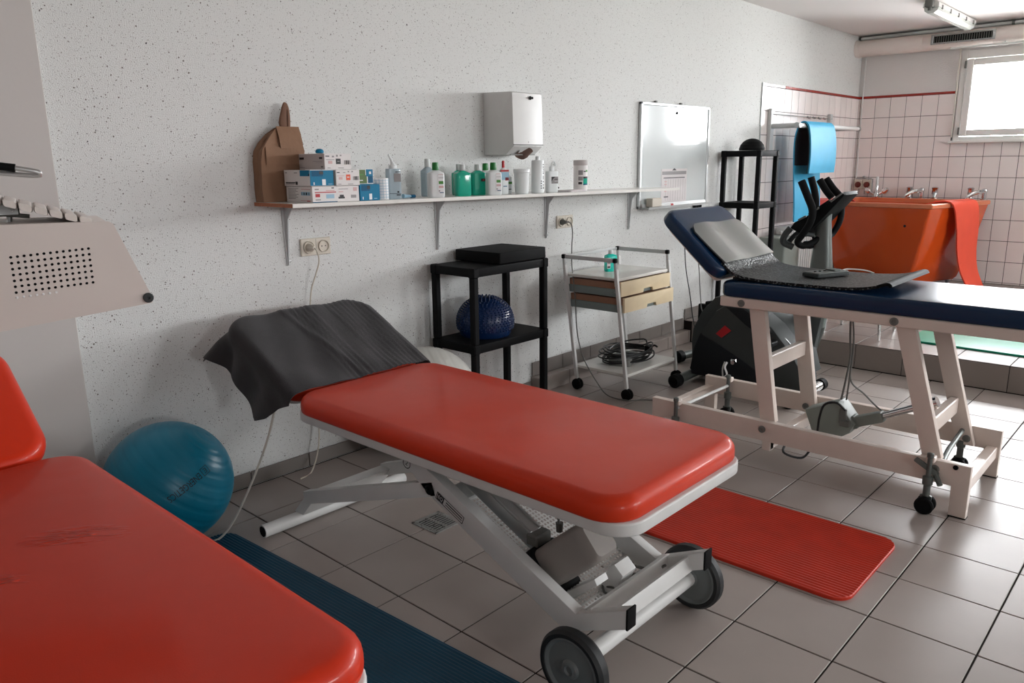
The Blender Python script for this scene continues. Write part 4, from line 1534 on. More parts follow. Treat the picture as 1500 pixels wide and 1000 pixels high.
tag(obj('hand_weight', bm, 'black_rubber'), 'small black block beside the spiky dome on the rack', 'block')
bm = BM()
loops = []
for i in range(11):
    th = PI / 2 * i / 10 * 0.97
    rr_ = 0.098 + (0.003 if i % 2 else 0)
    loops.append([(4.535 + rr_ * math.cos(th) * math.cos(2 * PI * k / 28), -0.215 + rr_ * math.cos(th) * math.sin(2 * PI * k / 28), 1.481 + 0.092 * math.sin(th)) for k in range(28)])
loft(bm, loops)
tag(obj('balance_dome', bm, 'black_rubber', ang=20), 'black ribbed half ball on top of the tall plastic rack', 'balance dome')

# ------------------------------------------------------------------ trolley
tr = thing('trolley', 'white steel trolley with two pale drawers on castors', 'trolley', (2.53, -0.38, 0))
TX0, TX1 = 2.222, 2.790
def lean(z):
    return -0.042 * (0.855 - z) / 0.80
def leanx(z):
    return 0.088 * (0.855 - z) / 0.80
yF, yB = -0.527, -0.150
bm_legs = []
for xx in (TX0, TX1):
    for yy in (yF, yB):
        bm = BM()
        obar(bm, (xx + leanx(0.80), yy + lean(0.80), 0.80), (xx + leanx(0.072), yy + lean(0.072), 0.072), 0.020, 0.020, (0, 1, 0), 0.003)
        obj('leg', bm, 'white_paint', tr)
        bm = BM()
        yw = yy + lean(0.03)
        xw = xx + leanx(0.03)
        for dx in (-0.011, 0.011):
            lathe(bm, [(0.008, -0.009), (0.028, -0.009), (0.0345, -0.005), (0.0345, 0.005), (0.028, 0.009), (0.008, 0.009)], (xw + dx, yw, 0.035), 20, 'X')
        cw = obj('caster', bm, 'black_rubber', tr)
        bm = BM()
        lathe(bm, [(0.008, 0.055), (0.016, 0.058), (0.016, 0.066), (0.008, 0.074)], (xw, yw, 0), 10, 'Z')
        box(bm, xw - 0.003, xw + 0.003, yw - 0.014, yw + 0.014, 0.03, 0.06)
        obj('caster_fork', bm, 'black_plastic', cw)
for xx in (TX0, TX1):
    for yy in (yF, yB):
        bm = BM()
        tube(bm, [(xx + leanx(0.70), yy, 0.70), (xx, yy, 0.856)], 0.0095, 10)
        obj('post', bm, 'ladder_grey', tr)
bm = BM()
for xx in (TX0, TX1):
    obar(bm, (xx, yF, 0.850), (xx, yB, 0.850), 0.010, 0.024, (0, 0, 1), 0.003)
obar(bm, (TX0, yB, 0.850), (TX1, yB, 0.850), 0.008, 0.018, (0, 0, 1), 0.002)
obj('guard_rail', bm, 'ladder_grey', tr)
for xx in (TX0, TX1):
    for yy in (yF, yB):
        bm = BM()
        box(bm, xx - 0.012, xx + 0.012, yy - 0.012, yy + 0.012, 0.838, 0.864, 0.004)
        obj('rail_cap', bm, 'black_plastic', tr)
bm = BM()
rslab(bm, TX0 + 0.012 + leanx(0.74), TX1 - 0.012 + leanx(0.74), yF - 0.012, yB + 0.015, 0.728, 0.746, 0.012, 0.005, 0.003, 4)
obj('top_shelf', bm, 'melamine', tr)
bm = BM()
y0_, y1_ = yF + lean(0.155), yB + lean(0.155)
rslab(bm, TX0 + 0.011 + leanx(0.15), TX1 - 0.011 + leanx(0.15), y0_ - 0.008, y1_ + 0.012, 0.142, 0.160, 0.012, 0.004, 0.003, 4)
obj('bottom_shelf', bm, 'melamine', tr)
for k, (z1, out) in enumerate(((0.722, 0.014), (0.628, 0.030))):
    z0 = z1 - 0.086
    bm = BM()
    # front with a finger cut-out
    yy = yF + lean((z0 + z1) / 2) - out
    lx = leanx((z0 + z1) / 2)
    xa, xb, xm_ = TX0 + 0.014 + lx, TX1 - 0.014 + lx, (TX0 + TX1) / 2 + 0.02 + lx
    poly = [(xa, z1), (xb, z1), (xb, z0), (xm_ + 0.055, z0), (xm_ + 0.045, z0 + 0.022), (xm_ - 0.045, z0 + 0.022), (xm_ - 0.055, z0), (xa, z0)]
    prism(bm, poly, 'Y', yy, yy + 0.016, bev=0.0015)
    dw = obj('drawer_front', bm, 'beech', tr)
    bm = BM()
    box(bm, TX0 + 0.016 + lx, TX1 - 0.016 + lx, yy + 0.016, yB - 0.02, z0 + 0.044, z1 - 0.004)
    obj('drawer_box', bm, 'wood_side', tr)
    bm = BM()
    box(bm, TX0 + 0.011 + lx, TX1 - 0.011 + lx, yy + 0.018, yB - 0.01, z0 - 0.002, z0 + 0.043, 0.002)
    rn = obj('drawer_runner', bm, 'drawer_grey', tr)
    bm = BM()
    lathe(bm, [(0.005, 0), (0.005, 0.003), (0.003, 0.004)], (0, 0, 0), 10)
    xf(bm, Matrix.Translation((TX0 + 0.011 + lx, yy + 0.04, z0 + 0.025)) @ Matrix.Rotation(-PI / 2, 4, 'Y'))
    obj('screw', bm, 'steel', rn)

def bottle_rings(w_, d_, h, neck_r, cap_h, cap_r, shoulder=0.24):
    """loops for a squarish bottle: body, shoulder and neck"""
    L = []
    hb = h * (1 - shoulder)
    r0 = min(w_, d_) * 0.28
    for z, s in ((0, 0.90), (0.004, 0.97), (0.010, 1.0), (hb, 1.0), (hb + 0.012, 0.96)):
        L.append(rr(-w_ / 2 * s, w_ / 2 * s, -d_ / 2 * s, d_ / 2 * s, r0 * s, z, 4))
    nk = neck_r * 1.0
    for f in (0.45, 0.8, 1.0):
        a = w_ / 2 * 0.96 * (1 - f) + nk * f
        b = d_ / 2 * 0.96 * (1 - f) + nk * f
        L.append(rr(-a, a, -b, b, r0 * (1 - f) + nk * 0.999 * f, hb + 0.012 + (h - hb - 0.018) * f, 4))
    L.append(rr(-nk, nk, -nk, nk, nk * 0.999, h, 4))
    return L
def bottle(name, label, loc, rz, w_, d_, h, body, capm, cap_r=0.017, cap_h=0.030, group=None, lab=None, neck=None):
    t = thing(name, label, 'bottle', loc, rz, group)
    bm = BM()
    loft(bm, bottle_rings(w_, d_, h, neck or cap_r * 0.8, cap_h, cap_r))
    obj('body', bm, body, t, local=True, ang=50)
    bm = BM()
    pr = [(cap_r, h - 0.006), (cap_r * 1.02, h - 0.002), (cap_r * 0.98, h + cap_h * 0.7), (cap_r * 0.9, h + cap_h), (0.0005, h + cap_h + 0.001)]
    lathe(bm, pr, (0, 0, 0), 22)
    obj('cap', bm, capm, t, local=True)
    if lab:
        bm = BM()
        mats = []
        yy = -d_ / 2 - 0.0006
        for (x0, x1, z0, z1, k) in lab:
            if k not in mats:
                mats.append(k)
            box(bm, x0, x1, yy - 0.0003 * (1 + len(mats)), -d_ / 2 + 0.004, z0, z1, mi=mats.index(k))
        obj('label', bm, mats, t, local=True)
    return t
bottle('spray_bottle', 'aqua green bottle standing on the top of the white trolley', (2.478, -0.315, 0.746), -0.5, 0.074, 0.050, 0.115, 'liquid_aqua', 'bottle_white', 0.015, 0.016,
       lab=[(-0.034, -0.012, 0.02, 0.085, 'ink_white'), (-0.032, -0.014, 0.024, 0.034, 'ink_black'), (-0.032, -0.014, 0.05, 0.058, 'ink_grey')])

# cables and small device on the trolley's lower shelf
ts = thing('stimulator', 'grey handheld device under a coil of black cable on the trolley shelf', 'device', (2.50, -0.39, 0.160))
bm = BM()
M = Matrix.Translation((2.56, -0.375, 0.160)) @ Matrix.Rotation(0.35, 4, 'Z')
rslab(bm, -0.13, 0.12, -0.07, 0.07, 0.0, 0.045, 0.02, 0.012, 0.004, 4)
xf(bm, M)
obj('casing', bm, 'mid_grey', ts)
bm = BM()
rslab(bm, -0.02, 0.10, -0.05, 0.05, 0.045, 0.049, 0.01, 0.002, 0.001, 4)
for k in range(4):
    box(bm, -0.01 + k * 0.028, 0.008 + k * 0.028, -0.02, 0.03, 0.049, 0.053, 0.002)
xf(bm, M)
obj('keypad', bm, 'silver', ts)
cc = BM()
pts = []
rnd = random.Random(5)
for q in range(11):
    rx, ry = 0.205 + rnd.uniform(-0.05, 0.02), 0.130 + rnd.uniform(-0.035, 0.015)
    ox_, oy_ = rnd.uniform(-0.02, 0.02), rnd.uniform(-0.015, 0.015)
    zz, tl, ta = 0.172 + 0.0055 * q, rnd.uniform(0.0, 0.045), rnd.uniform(0, 6.28)
    for k in range(14):
        an = k * 2 * PI / 14
        pts.append((2.60 + ox_ + rx * math.cos(an), -0.378 + oy_ + ry * math.sin(an), zz + tl * (0.5 + 0.5 * math.cos(an - ta))))
tube(cc, pts, 0.0050, 6, 3)
ck = obj('cable_coil', cc, 'cord_black')
tag(ck, 'coil of thin black cable heaped on the lower shelf of the trolley', 'cable')
cb = BM()
box(cb, 2.72, 2.78, -0.45, -0.42, 0.195, 0.245, 0.006)
tube(cb, [(2.75, -0.45, 0.225), (2.76, -0.47, 0.245), (2.77, -0.49, 0.235)], 0.006, 8, 4)
obj('plug', cb, 'black_plastic', ck)

# ------------------------------------------------------------------ shelf and what stands on it
SX0, SX1, SD = 0.285, 3.30, 0.300
def sz(x):
    return 1.257 - 0.0098 * (x - 0.3)
TILT = math.atan(0.0098)
sh = thing('wall_shelf', 'long white shelf board on brackets along the speckled wall', 'shelf', (SX0, 0, 0))
bm = BM()
prism(bm, [(SX0, sz(SX0)), (SX1, sz(SX1)), (SX1, sz(SX1) - 0.016), (SX0, sz(SX0) - 0.016)], 'Y', -SD, -0.001)
obj('board', bm, 'melamine', sh)
bm = BM()
box(bm, SX0 - 0.0015, SX0, -SD + 0.004, -0.002, sz(SX0) - 0.0155, sz(SX0) - 0.0005)
obj('raw_edge', bm, 'chipboard', sh, label='raw brown chipboard edge')
for bx in (0.425, 1.33, 2.23, 3.13):
    z = sz(bx) - 0.0165
    bm = BM()
    # tapered pressed-steel bracket: wall leg, shelf arm and a shallow web
    prism(bm, [(bx - 0.017, z), (bx + 0.017, z), (bx + 0.007, z - 0.27), (bx - 0.007, z - 0.27)], 'Y', -0.006, -0.001)
    prism(bm, [(-0.005, z - 0.004), (-0.075, z - 0.004), (-0.070, z - 0.012), (-0.030, z - 0.060), (-0.020, z - 0.15), (-0.010, z - 0.268), (-0.005, z - 0.268)], 'X', bx - 0.0025, bx + 0.0025)
    prism(bm, [(bx - 0.014, -0.080), (bx + 0.014, -0.080), (bx + 0.017, -0.001), (bx - 0.017, -0.001)], 'Z', z - 0.005, z)
    br = obj('bracket', bm, 'ladder_grey', sh)
    bm = BM()
    for zz in (z - 0.03, z - 0.25):
        q = BM()
        lathe(q, [(0.006, 0), (0.006, 0.003), (0.003, 0.004)], (0, 0, 0), 8)
        merge(bm, q, Matrix.Translation((bx + 0.008, -0.005, zz)) @ Matrix.Rotation(PI / 2, 4, 'X'))
    obj('screw', bm, 'steel', br)

# paper bag
pb = thing('paper_bag', 'crumpled brown paper bag with a handle at the left end of the shelf', 'bag', (0.395, -0.042, sz(0.395)))
bm = BM()
z0 = sz(0.36) + 0.001
rnd = random.Random(3)
def bag_loop(z, x0, x1, y0, y1, j):
    L = []
    per = [(x1, y0), (x1, y1), (x0, y1), (x0, y0)]
    for k in range(4):
        a, b = per[k], per[(k + 1) % 4]
        for q in range(6):
            f = q / 6
            p = Vector((a[0] + (b[0] - a[0]) * f, a[1] + (b[1] - a[1]) * f, z))
            if k in (1, 3) and False:
                pass
            # side gussets fold inwards
            if k == 0 or k == 2:
                g = math.sin(PI * f) * 0.012 * (1 if j > 0 else 0) * (z - z0) / 0.3
                p.x += -g if k == 0 else g
            p += Vector((rnd.uniform(-1, 1), rnd.uniform(-1, 1), rnd.uniform(-1, 1) * 0.6)) * 0.0085 * j
            L.append(p)
    return L
BW, BT = 0.104, 0.034
def bagl(z, x0, x1, st, j):
    return bag_loop(z, x0, x1, -BT * st, BT * st, j)
loops = [bagl(z0, -BW, BW, 1.0, 0), bagl(z0 + 0.05, -BW * 1.02, BW, 1.0, 0.35), bagl(z0 + 0.11, -BW * 1.0, BW, 1.0, 0.5), bagl(z0 + 0.17, -BW, BW, 1.0, 0.6), bagl(z0 + 0.215, -BW * 0.95, BW * 1.0, 1.0, 0.8),
         bagl(z0 + 0.250, -BW * 0.74, BW * 0.98, 0.85, 1.0), bagl(z0 + 0.280, -BW * 0.44, BW * 0.96, 0.6, 0.9), bagl(z0 + 0.305, -BW * 0.12, BW * 0.92, 0.35, 0.7), bagl(z0 + 0.315, BW * 0.05, BW * 0.88, 0.12, 0.3)]
BAGM = Matrix.Translation((0.395, -0.042, 0)) @ Matrix.Rotation(math.radians(-2), 4, 'Z')
loft(bm, loops)
xf(bm, BAGM)
obj('sack', bm, 'kraft', pb, ang=14)
bm = BM()
ribbon(bm, [(-0.0375, z0 + 0.155), (-0.0395, z0 + 0.200), (-0.0385, z0 + 0.228)], 'X', -0.080, 0.100, 0.0018)
ribbon(bm, [(-0.0405, z0 + 0.222), (-0.036, z0 + 0.250), (-0.026, z0 + 0.285), (-0.012, z0 + 0.314)], 'X', -0.010, 0.098, 0.0018)
xf(bm, BAGM)
obj('folded_flap', bm, 'kraft', pb)
bm = BM()
tube(bm, [(0.038, 0.0, z0 + 0.300), (0.030, -0.004, z0 + 0.330), (0.034, -0.006, z0 + 0.365), (0.044, -0.004, z0 + 0.400), (0.054, 0.0, z0 + 0.404), (0.060, 0.0, z0 + 0.380), (0.060, 0.0, z0 + 0.340), (0.056, 0.0, z0 + 0.300)], [0.013, 0.016, 0.012, 0.009, 0.009, 0.010, 0.012, 0.012], 8, 6, flat=(1.3, 0.6))
xf(bm, BAGM)
obj('handle', bm, 'kraft_dark', pb)

# glove and tissue boxes
def carton(label, x0, y0, w_, d_, h, zoff, body, prints_front=(), prints_side=(), group='small cartons on the wall shelf', name='carton', rz=0.0, tilt=0.0):
    """box whose front-left bottom corner is x0,y0 (front looks to -Y); prints in fractions of the face"""
    xc, yc = x0 + w_ / 2, y0 + d_ / 2
    z = sz(xc) + 0.0008 + zoff
    t = thing(name, label, 'box', (xc, yc, z), rz, group)
    t.rotation_euler = (0, 0.0098, rz)
    bm = BM()
    box(bm, -w_ / 2, w_ / 2, -d_ / 2, d_ / 2, 0, h, 0.0012)
    obj('carton_body', bm, body, t, local=True)
    def panel(nm, prints, face):
        bm = BM()
        mats = []
        for n_, p in enumerate(prints):
            (u0, u1, v0, v1, k) = p
            if k not in mats:
                mats.append(k)
            e = 0.0003 + 0.00012 * n_
            if face == 'F':
                fs = box(bm, -w_ / 2 + u0 * w_, -w_ / 2 + u1 * w_, -d_ / 2 - e, -d_ / 2 + 0.001, v0 * h, v1 * h, mi=mats.index(k))
            else:
                fs = box(bm, -w_ / 2 - e, -w_ / 2 + 0.001, d_ / 2 - u0 * d_, d_ / 2 - u1 * d_, v0 * h, v1 * h, mi=mats.index(k))
        obj(nm, bm, mats, t, local=True)
    if prints_front:
        panel('front_print', prints_front, 'F')
    if prints_side:
        panel('side_print', prints_side, 'S')
    return t
def lines(u0, u1, v, n, dv, k='ink_grey', rag=(1.0, 0.8, 0.92, 0.7)):
    return [(u0, u0 + (u1 - u0) * rag[i % 4], v - i * dv, v - i * dv + dv * 0.42, k) for i in range(n)]
def barcode(u0, u1, v0, v1):
    out = []
    n = 9
    for i in range(n):
        if i % 3 != 1:
            a = u0 + (u1 - u0) * i / n
            out.append((a, a + (u1 - u0) / n * (0.9 if i % 2 else 0.5), v0, v1, 'ink_black'))
    return out
H = 0.066
# bottom row
teal_face = [(0.0, 1.0, 0.03, 0.97, 'ink_teal'), (0.06, 0.5, 0.60, 0.95, 'ink_teal_dark'), (0.36, 0.52, 0.72, 0.92, 'ink_black'), (0.46, 0.60, 0.06, 0.42, 'ink_white'), (0.12, 0.16, 0.08, 0.24, 'ink_white'), (0.70, 0.86, 0.10, 0.14, 'ink_blue')]
carton('white carton with a red bar print at the left end of the bottom row', 0.388, -0.287, 0.122, 0.195, H, 0.0, 'carton',
       [(0.10, 0.96, 0.60, 0.66, 'ink_red'), (0.12, 0.30, 0.34, 0.54, 'ink_red'), (0.55, 0.88, 0.24, 0.50, 'ink_blue'), (0.10, 0.26, 0.78, 0.86, 'ink_grey'), (0.78, 0.88, 0.86, 0.92, 'ink_black'), (0.55, 0.90, 0.70, 0.76, 'ink_pink'), (0.0, 1.0, 0.0, 0.05, 'ink_teal_dark'), (0.12, 0.32, 0.14, 0.2, 'ink_grey')],
       lines(0.08, 0.48, 0.84, 8, 0.09) + [(0.58, 0.92, 0.44, 0.66, 'ink_blue')] + barcode(0.60, 0.90, 0.47, 0.63) + [(0.60, 0.92, 0.80, 0.85, 'ink_pink'), (0.56, 0.94, 0.10, 0.14, 'ink_pink'), (0.80, 0.92, 0.08, 0.13, 'ink_red')])
carton('white carton with a small black mark under the orange marked box', 0.514, -0.280, 0.116, 0.192, H, 0.0, 'carton',
       [(0.06, 0.34, 0.20, 0.32, 'ink_black'), (0.12, 0.30, 0.30, 0.44, 'ink_black'), (0.62, 0.86, 0.22, 0.42, 'ink_grey'), (0.08, 0.5, 0.78, 0.82, 'ink_grey'), (0.08, 0.28, 0.60, 0.66, 'ink_pink'), (0.74, 0.9, 0.66, 0.9, 'ink_pink')])
carton('teal tissue box on the shelf beneath the green one', 0.634, -0.282, 0.106, 0.110, 0.070, 0.0, 'ink_teal', teal_face, name='tissue_box')
# middle row
carton('white carton with a teal end lying on the red bar carton', 0.384, -0.285, 0.124, 0.196, H, H + 0.0012, 'carton',
       teal_face + [(0.92, 1.0, 0.02, 0.98, 'ink_black')],  # last black strip paints the shaded gap to the next carton
       [(0.62, 0.98, 0.62, 0.98, 'ink_teal'), (0.06, 0.40, 0.10, 0.16, 'ink_grey'), (0.06, 0.42, 0.18, 0.24, 'ink_black'), (0.44, 0.52, 0.08, 0.28, 'ink_black'), (0.06, 0.12, 0.80, 0.86, 'ink_grey'), (0.40, 0.52, 0.80, 0.85, 'ink_grey'), (0.94, 0.97, 0.64, 0.76, 'ink_black')])
carton('pinkish white carton with an orange square in the middle row', 0.512, -0.284, 0.122, 0.193, H, H + 0.0012, 'carton',
       [(0.42, 0.60, 0.34, 0.70, 'ink_orange'), (0.46, 0.56, 0.50, 0.56, 'ink_white'), (0.04, 0.16, 0.80, 0.86, 'ink_black'), (0.30, 0.40, 0.80, 0.85, 'ink_grey'), (0.50, 0.56, 0.84, 0.92, 'ink_grey'), (0.66, 0.72, 0.84, 0.92, 'ink_grey'), (0.06, 0.34, 0.60, 0.64, 'ink_pink'), (0.12, 0.26, 0.38, 0.54, 'ink_pink')] + barcode(0.72, 0.96, 0.34, 0.58) + [(0.08, 0.2, 0.08, 0.12, 'ink_grey'), (0.5, 0.7, 0.08, 0.12, 'ink_grey')])
carton('green and teal carton standing on the teal tissue box', 0.632, -0.265, 0.092, 0.10, 0.064, 0.0715, 'ink_white',
       [(0.0, 0.52, 0.04, 0.96, 'ink_olive'), (0.52, 0.60, 0.04, 0.60, 'ink_olive'), (0.56, 0.96, 0.50, 0.98, 'ink_teal'), (0.66, 0.96, 0.06, 0.52, 'ink_teal_dark'), (0.04, 0.40, 0.60, 0.66, 'ink_green'), (0.04, 0.36, 0.22, 0.27, 'ink_white'), (0.74, 0.86, 0.66, 0.84, 'ink_white')])
# top
carton('grey white carton with a black square on top of the pile', 0.466, -0.275, 0.134, 0.190, H, 2 * H + 0.0024, 'carton',
       [(0.42, 0.60, 0.34, 0.68, 'ink_black'), (0.47, 0.56, 0.48, 0.54, 'ink_grey'), (0.04, 0.18, 0.80, 0.86, 'ink_black'), (0.28, 0.36, 0.76, 0.86, 'ink_grey'), (0.44, 0.50, 0.80, 0.92, 'ink_grey'), (0.58, 0.64, 0.84, 0.92, 'ink_grey'), (0.06, 0.36, 0.60, 0.63, 'ink_grey'), (0.14, 0.28, 0.36, 0.54, 'ink_pink')] + barcode(0.74, 0.97, 0.32, 0.58) + [(0.1, 0.2, 0.08, 0.12, 'ink_grey'), (0.5, 0.7, 0.08, 0.12, 'ink_grey')],
       [(0.0, 1.0, 0.02, 0.98, 'carton_grey'), (0.02, 0.20, 0.64, 0.78, 'ink_black'), (0.80, 0.92, 0.66, 0.78, 'ink_black'), (0.56, 0.92, 0.50, 0.53, 'ink_grey'), (0.66, 0.92, 0.42, 0.44, 'ink_grey'), (0.02, 0.22, 0.12, 0.16, 'ink_grey'), (0.86, 0.94, 0.14, 0.2, 'ink_black')])
bm = BM()
zt = sz(0.5) + 3 * H + 0.0045
lathe(bm, [(0.012, 0), (0.017, 0.003), (0.0175, 0.010), (0.014, 0.016), (0.006, 0.019), (0.0004, 0.0195)], (0.492, -0.205, zt), 20)
tag(obj('bottle_cap', bm, 'ink_teal'), 'round teal cap lying on the topmost carton', 'cap')

# tape roll, bottles, jars
def place(x, y):
    return (x, y, sz(x) + 0.0006)
tp = thing('tape_roll', 'upright roll of white tape printed with a blue grid', 'roll', place(0.786, -0.235), 0.3)
bm = BM()
lathe(bm, [(0.020, 0.0), (0.034, 0.0), (0.035, 0.002), (0.035, 0.093), (0.034, 0.095), (0.020, 0.095), (0.020, 0.0)], (0, 0, 0), 28, cap0=False, cap1=False)
obj('roll', bm, 'ink_white', tp, local=True)
bm = BM()
for k in range(7):
    zz = 0.010 + k * 0.0125
    lathe(bm, [(0.0350, zz), (0.0354, zz), (0.0354, zz + 0.0018), (0.0350, zz + 0.0018)], (0, 0, 0), 28, cap0=False, cap1=False)
for k in range(14):
    a = 2 * PI * k / 14
    obar(bm, (0.0352 * math.cos(a), 0.0352 * math.sin(a), 0.004), (0.0352 * math.cos(a), 0.0352 * math.sin(a), 0.091), 0.0014, 0.001, (math.cos(a), math.sin(a), 0))
obj('grid_print', bm, 'ink_blue', tp, local=True)

gb = thing('gel_bottle', 'clear gel bottle with a slanted white nozzle right of the tape roll', 'bottle', place(0.868, -0.225), -0.35)
bm = BM()
loft(bm, bottle_rings(0.066, 0.046, 0.142, 0.017, 0.02, 0.017, 0.12))
obj('body', bm, 'bottle_clear', gb, local=True, ang=50)
bm = BM()
lathe(bm, [(0.019, 0.136), (0.019, 0.150), (0.013, 0.155), (0.010, 0.160)], (0, 0, 0), 16)
tube(bm, [(0, 0, 0.158), (-0.004, 0, 0.172), (-0.014, 0, 0.192), (-0.018, 0, 0.203)], [0.010, 0.007, 0.005, 0.004], 10, 4)
obj('nozzle', bm, 'bottle_white', gb, local=True)
bm = BM()
box(bm, -0.004, 0.028, -0.0240, -0.022, 0.078, 0.116, mi=0); box(bm, -0.028, 0.028, -0.0240, -0.022, 0.024, 0.026, mi=1)
box(bm, 0.004, 0.026, -0.0240, -0.022, 0.120, 0.124, mi=1); box(bm, 0.006, 0.026, -0.0240, -0.022, 0.016, 0.021, mi=1); box(bm, 0.010, 0.018, -0.0241, -0.022, 0.028, 0.036, mi=1)
obj('label', bm, ['ink_grey', 'ink_black'], gb, local=True)
tu = BM()
tube(tu, [(0.930, -0.215, sz(0.93) + 0.011), (0.985, -0.205, sz(0.98) + 0.009)], [0.0105, 0.006], 12)
tt = tag(obj('cream_tube', tu, 'ink_blue'), 'small pale blue tube lying flat behind the clear gel bottle', 'tube')
tu = BM()
tube(tu, [(0.985, -0.205, sz(0.98) + 0.0085), (1.015, -0.199, sz(1.0) + 0.0085)], 0.008, 12)
obj('cap', tu, 'ink_teal_dark', tt)
white_lab = [(0.002, 0.030, 0.018, 0.112, 'ink_white'), (0.004, 0.028, 0.108, 0.110, 'ink_pink'), (0.005, 0.028, 0.064, 0.078, 'ink_green'), (0.005, 0.028, 0.092, 0.094, 'ink_grey'), (0.005, 0.028, 0.046, 0.056, 'ink_pink'), (0.008, 0.028, 0.022, 0.026, 'ink_teal_dark'), (0.004, 0.010, 0.030, 0.034, 'ink_black')]
bottle('disinfectant_bottle', 'white bottle with a green cap standing alone left of the green ones', place(1.092, -0.268), -0.42, 0.078, 0.058, 0.135, 'bottle_white', 'cap_green', 0.016, 0.030, 'disinfectant bottles on the shelf', white_lab)
bottle('pump_bottle', 'slim clear bottle with a grey cap behind the lone green-capped bottle', place(1.185, -0.105), 0.1, 0.064, 0.050, 0.150, 'bottle_clear', 'cap_grey', 0.014, 0.034, 'disinfectant bottles on the shelf')
green_lab = [(0.006, 0.034, 0.070, 0.084, 'ink_black'), (0.016, 0.024, 0.073, 0.081, 'ink_red'), (-0.030, -0.004, 0.03, 0.11, 'liquid_green')]
bottle('disinfectant_bottle', 'green bottle with a white cap, leftmost of the three green ones', place(1.330, -0.205), -0.35, 0.082, 0.058, 0.132, 'liquid_green', 'cap_grey', 0.016, 0.024, 'disinfectant bottles on the shelf')
bottle('disinfectant_bottle', 'green bottle squeezed behind between its two green neighbours', place(1.400, -0.108), -0.35, 0.072, 0.056, 0.134, 'liquid_green', 'cap_grey', 0.0155, 0.024, 'disinfectant bottles on the shelf', green_lab)
bottle('disinfectant_bottle', 'green bottle with a white cap, rightmost of the three green ones', place(1.466, -0.178), -0.35, 0.080, 0.058, 0.132, 'liquid_green', 'cap_grey', 0.016, 0.024, 'disinfectant bottles on the shelf', green_lab)
bottle('disinfectant_bottle', 'pale bottle with a green cap at the back right of the green bottles', place(1.585, -0.120), -0.35, 0.078, 0.056, 0.132, 'bottle_white', 'cap_green', 0.0165, 0.030, 'disinfectant bottles on the shelf')
bottle('disinfectant_bottle', 'white bottle with a green cap in front of the red-capped one', place(1.498, -0.262), -0.42, 0.078, 0.058, 0.134, 'bottle_white', 'cap_green', 0.017, 0.031, 'disinfectant bottles on the shelf', white_lab)
bottle('lotion_bottle', 'narrow white bottle with a red nozzle and red print', place(1.640, -0.200), -0.35, 0.050, 0.036, 0.145, 'bottle_white', 'cap_red', 0.008, 0.030, 'disinfectant bottles on the shelf',
       [(-0.024, 0.024, 0.118, 0.128, 'ink_red'), (-0.024, 0.024, 0.075, 0.116, 'ink_blue'), (0.002, 0.022, 0.072, 0.088, 'ink_red'), (-0.010, 0.012, 0.040, 0.044, 'ink_teal_dark')])
bottle('lotion_bottle', 'small white bottle with a green band between red nozzle and tub', place(1.718, -0.165), -0.35, 0.036, 0.028, 0.098, 'bottle_white', 'bottle_white', 0.008, 0.012, 'disinfectant bottles on the shelf',
       [(-0.014, 0.014, 0.052, 0.064, 'ink_green'), (-0.010, 0.010, 0.022, 0.026, 'ink_black')])
jr = thing('plastic_tub', 'round translucent white tub under the paper towel dispenser', 'tub', place(1.742, -0.240))
bm = BM()
lathe(bm, [(0.034, 0), (0.037, 0.004), (0.042, 0.120)], (0, 0, 0), 30)
obj('body', bm, 'bottle_white', jr, local=True)
bm = BM()
lathe(bm, [(0.0425, 0.112), (0.0450, 0.114), (0.0450, 0.128), (0.0430, 0.132), (0.0003, 0.133)], (0, 0, 0), 30, cap0=False)
obj('lid', bm, 'bottle_white', jr, local=True)
tb_ = thing('tall_bottle', 'tall white bottle with vertical dark letters right of the round tub', 'bottle', place(1.905, -0.215))
bm = BM()
lathe(bm, [(0.032, 0), (0.035, 0.004), (0.035, 0.172), (0.033, 0.178), (0.012, 0.180), (0.012, 0.196), (0.010, 0.200)], (0, 0, 0), 30)
obj('body', bm, 'bottle_white', tb_, local=True)
bm = BM()
for k, (za, zb, wv_) in enumerate(((0.150, 0.158, 0.010), (0.136, 0.146, 0.008), (0.126, 0.133, 0.009), (0.116, 0.123, 0.007), (0.104, 0.112, 0.009), (0.074, 0.094, 0.005), (0.058, 0.066, 0.008), (0.022, 0.034, 0.008), (0.040, 0.048, 0.007))):
    a = -PI / 2 + 0.25
    for da in (0.0,):
        p = Vector((0.0352 * math.cos(a), 0.0352 * math.sin(a), 0))
        obar(bm, (p.x, p.y, za), (p.x, p.y, zb), wv_, 0.001, (math.cos(a), math.sin(a), 0))
for za in (0.062, 0.050, 0.036, 0.024):
    a = -PI / 2 - 0.25
    obar(bm, (0.0352 * math.cos(a), 0.0352 * math.sin(a), za), (0.0352 * math.cos(a), 0.0352 * math.sin(a), za + 0.006), 0.007, 0.001, (math.cos(a), math.sin(a), 0))
obj('print', bm, 'ink_black', tb_, local=True)
sb = thing('spray_bottle', 'clear spray bottle with a black and grey label on the shelf', 'bottle', place(2.015, -0.225), -0.4)
bm = BM()
loft(bm, bottle_rings(0.066, 0.050, 0.125, 0.013, 0.02, 0.014, 0.16))
obj('body', bm, 'bottle_white', sb, local=True, ang=50)
bm = BM()
lathe(bm, [(0.014, 0.120), (0.014, 0.140), (0.010, 0.146)], (0, 0, 0), 14)
tube(bm, [(0, 0, 0.142), (0.002, 0, 0.158), (0.008, 0, 0.170), (0.016, 0, 0.170), (0.022, 0, 0.160), (0.024, 0, 0.148)], 0.0045, 8, 4)
obj('spray_head', bm, 'bottle_white', sb, local=True)
bm = BM()
box(bm, -0.014, 0.028, -0.0258, -0.023, 0.050, 0.088, mi=0)
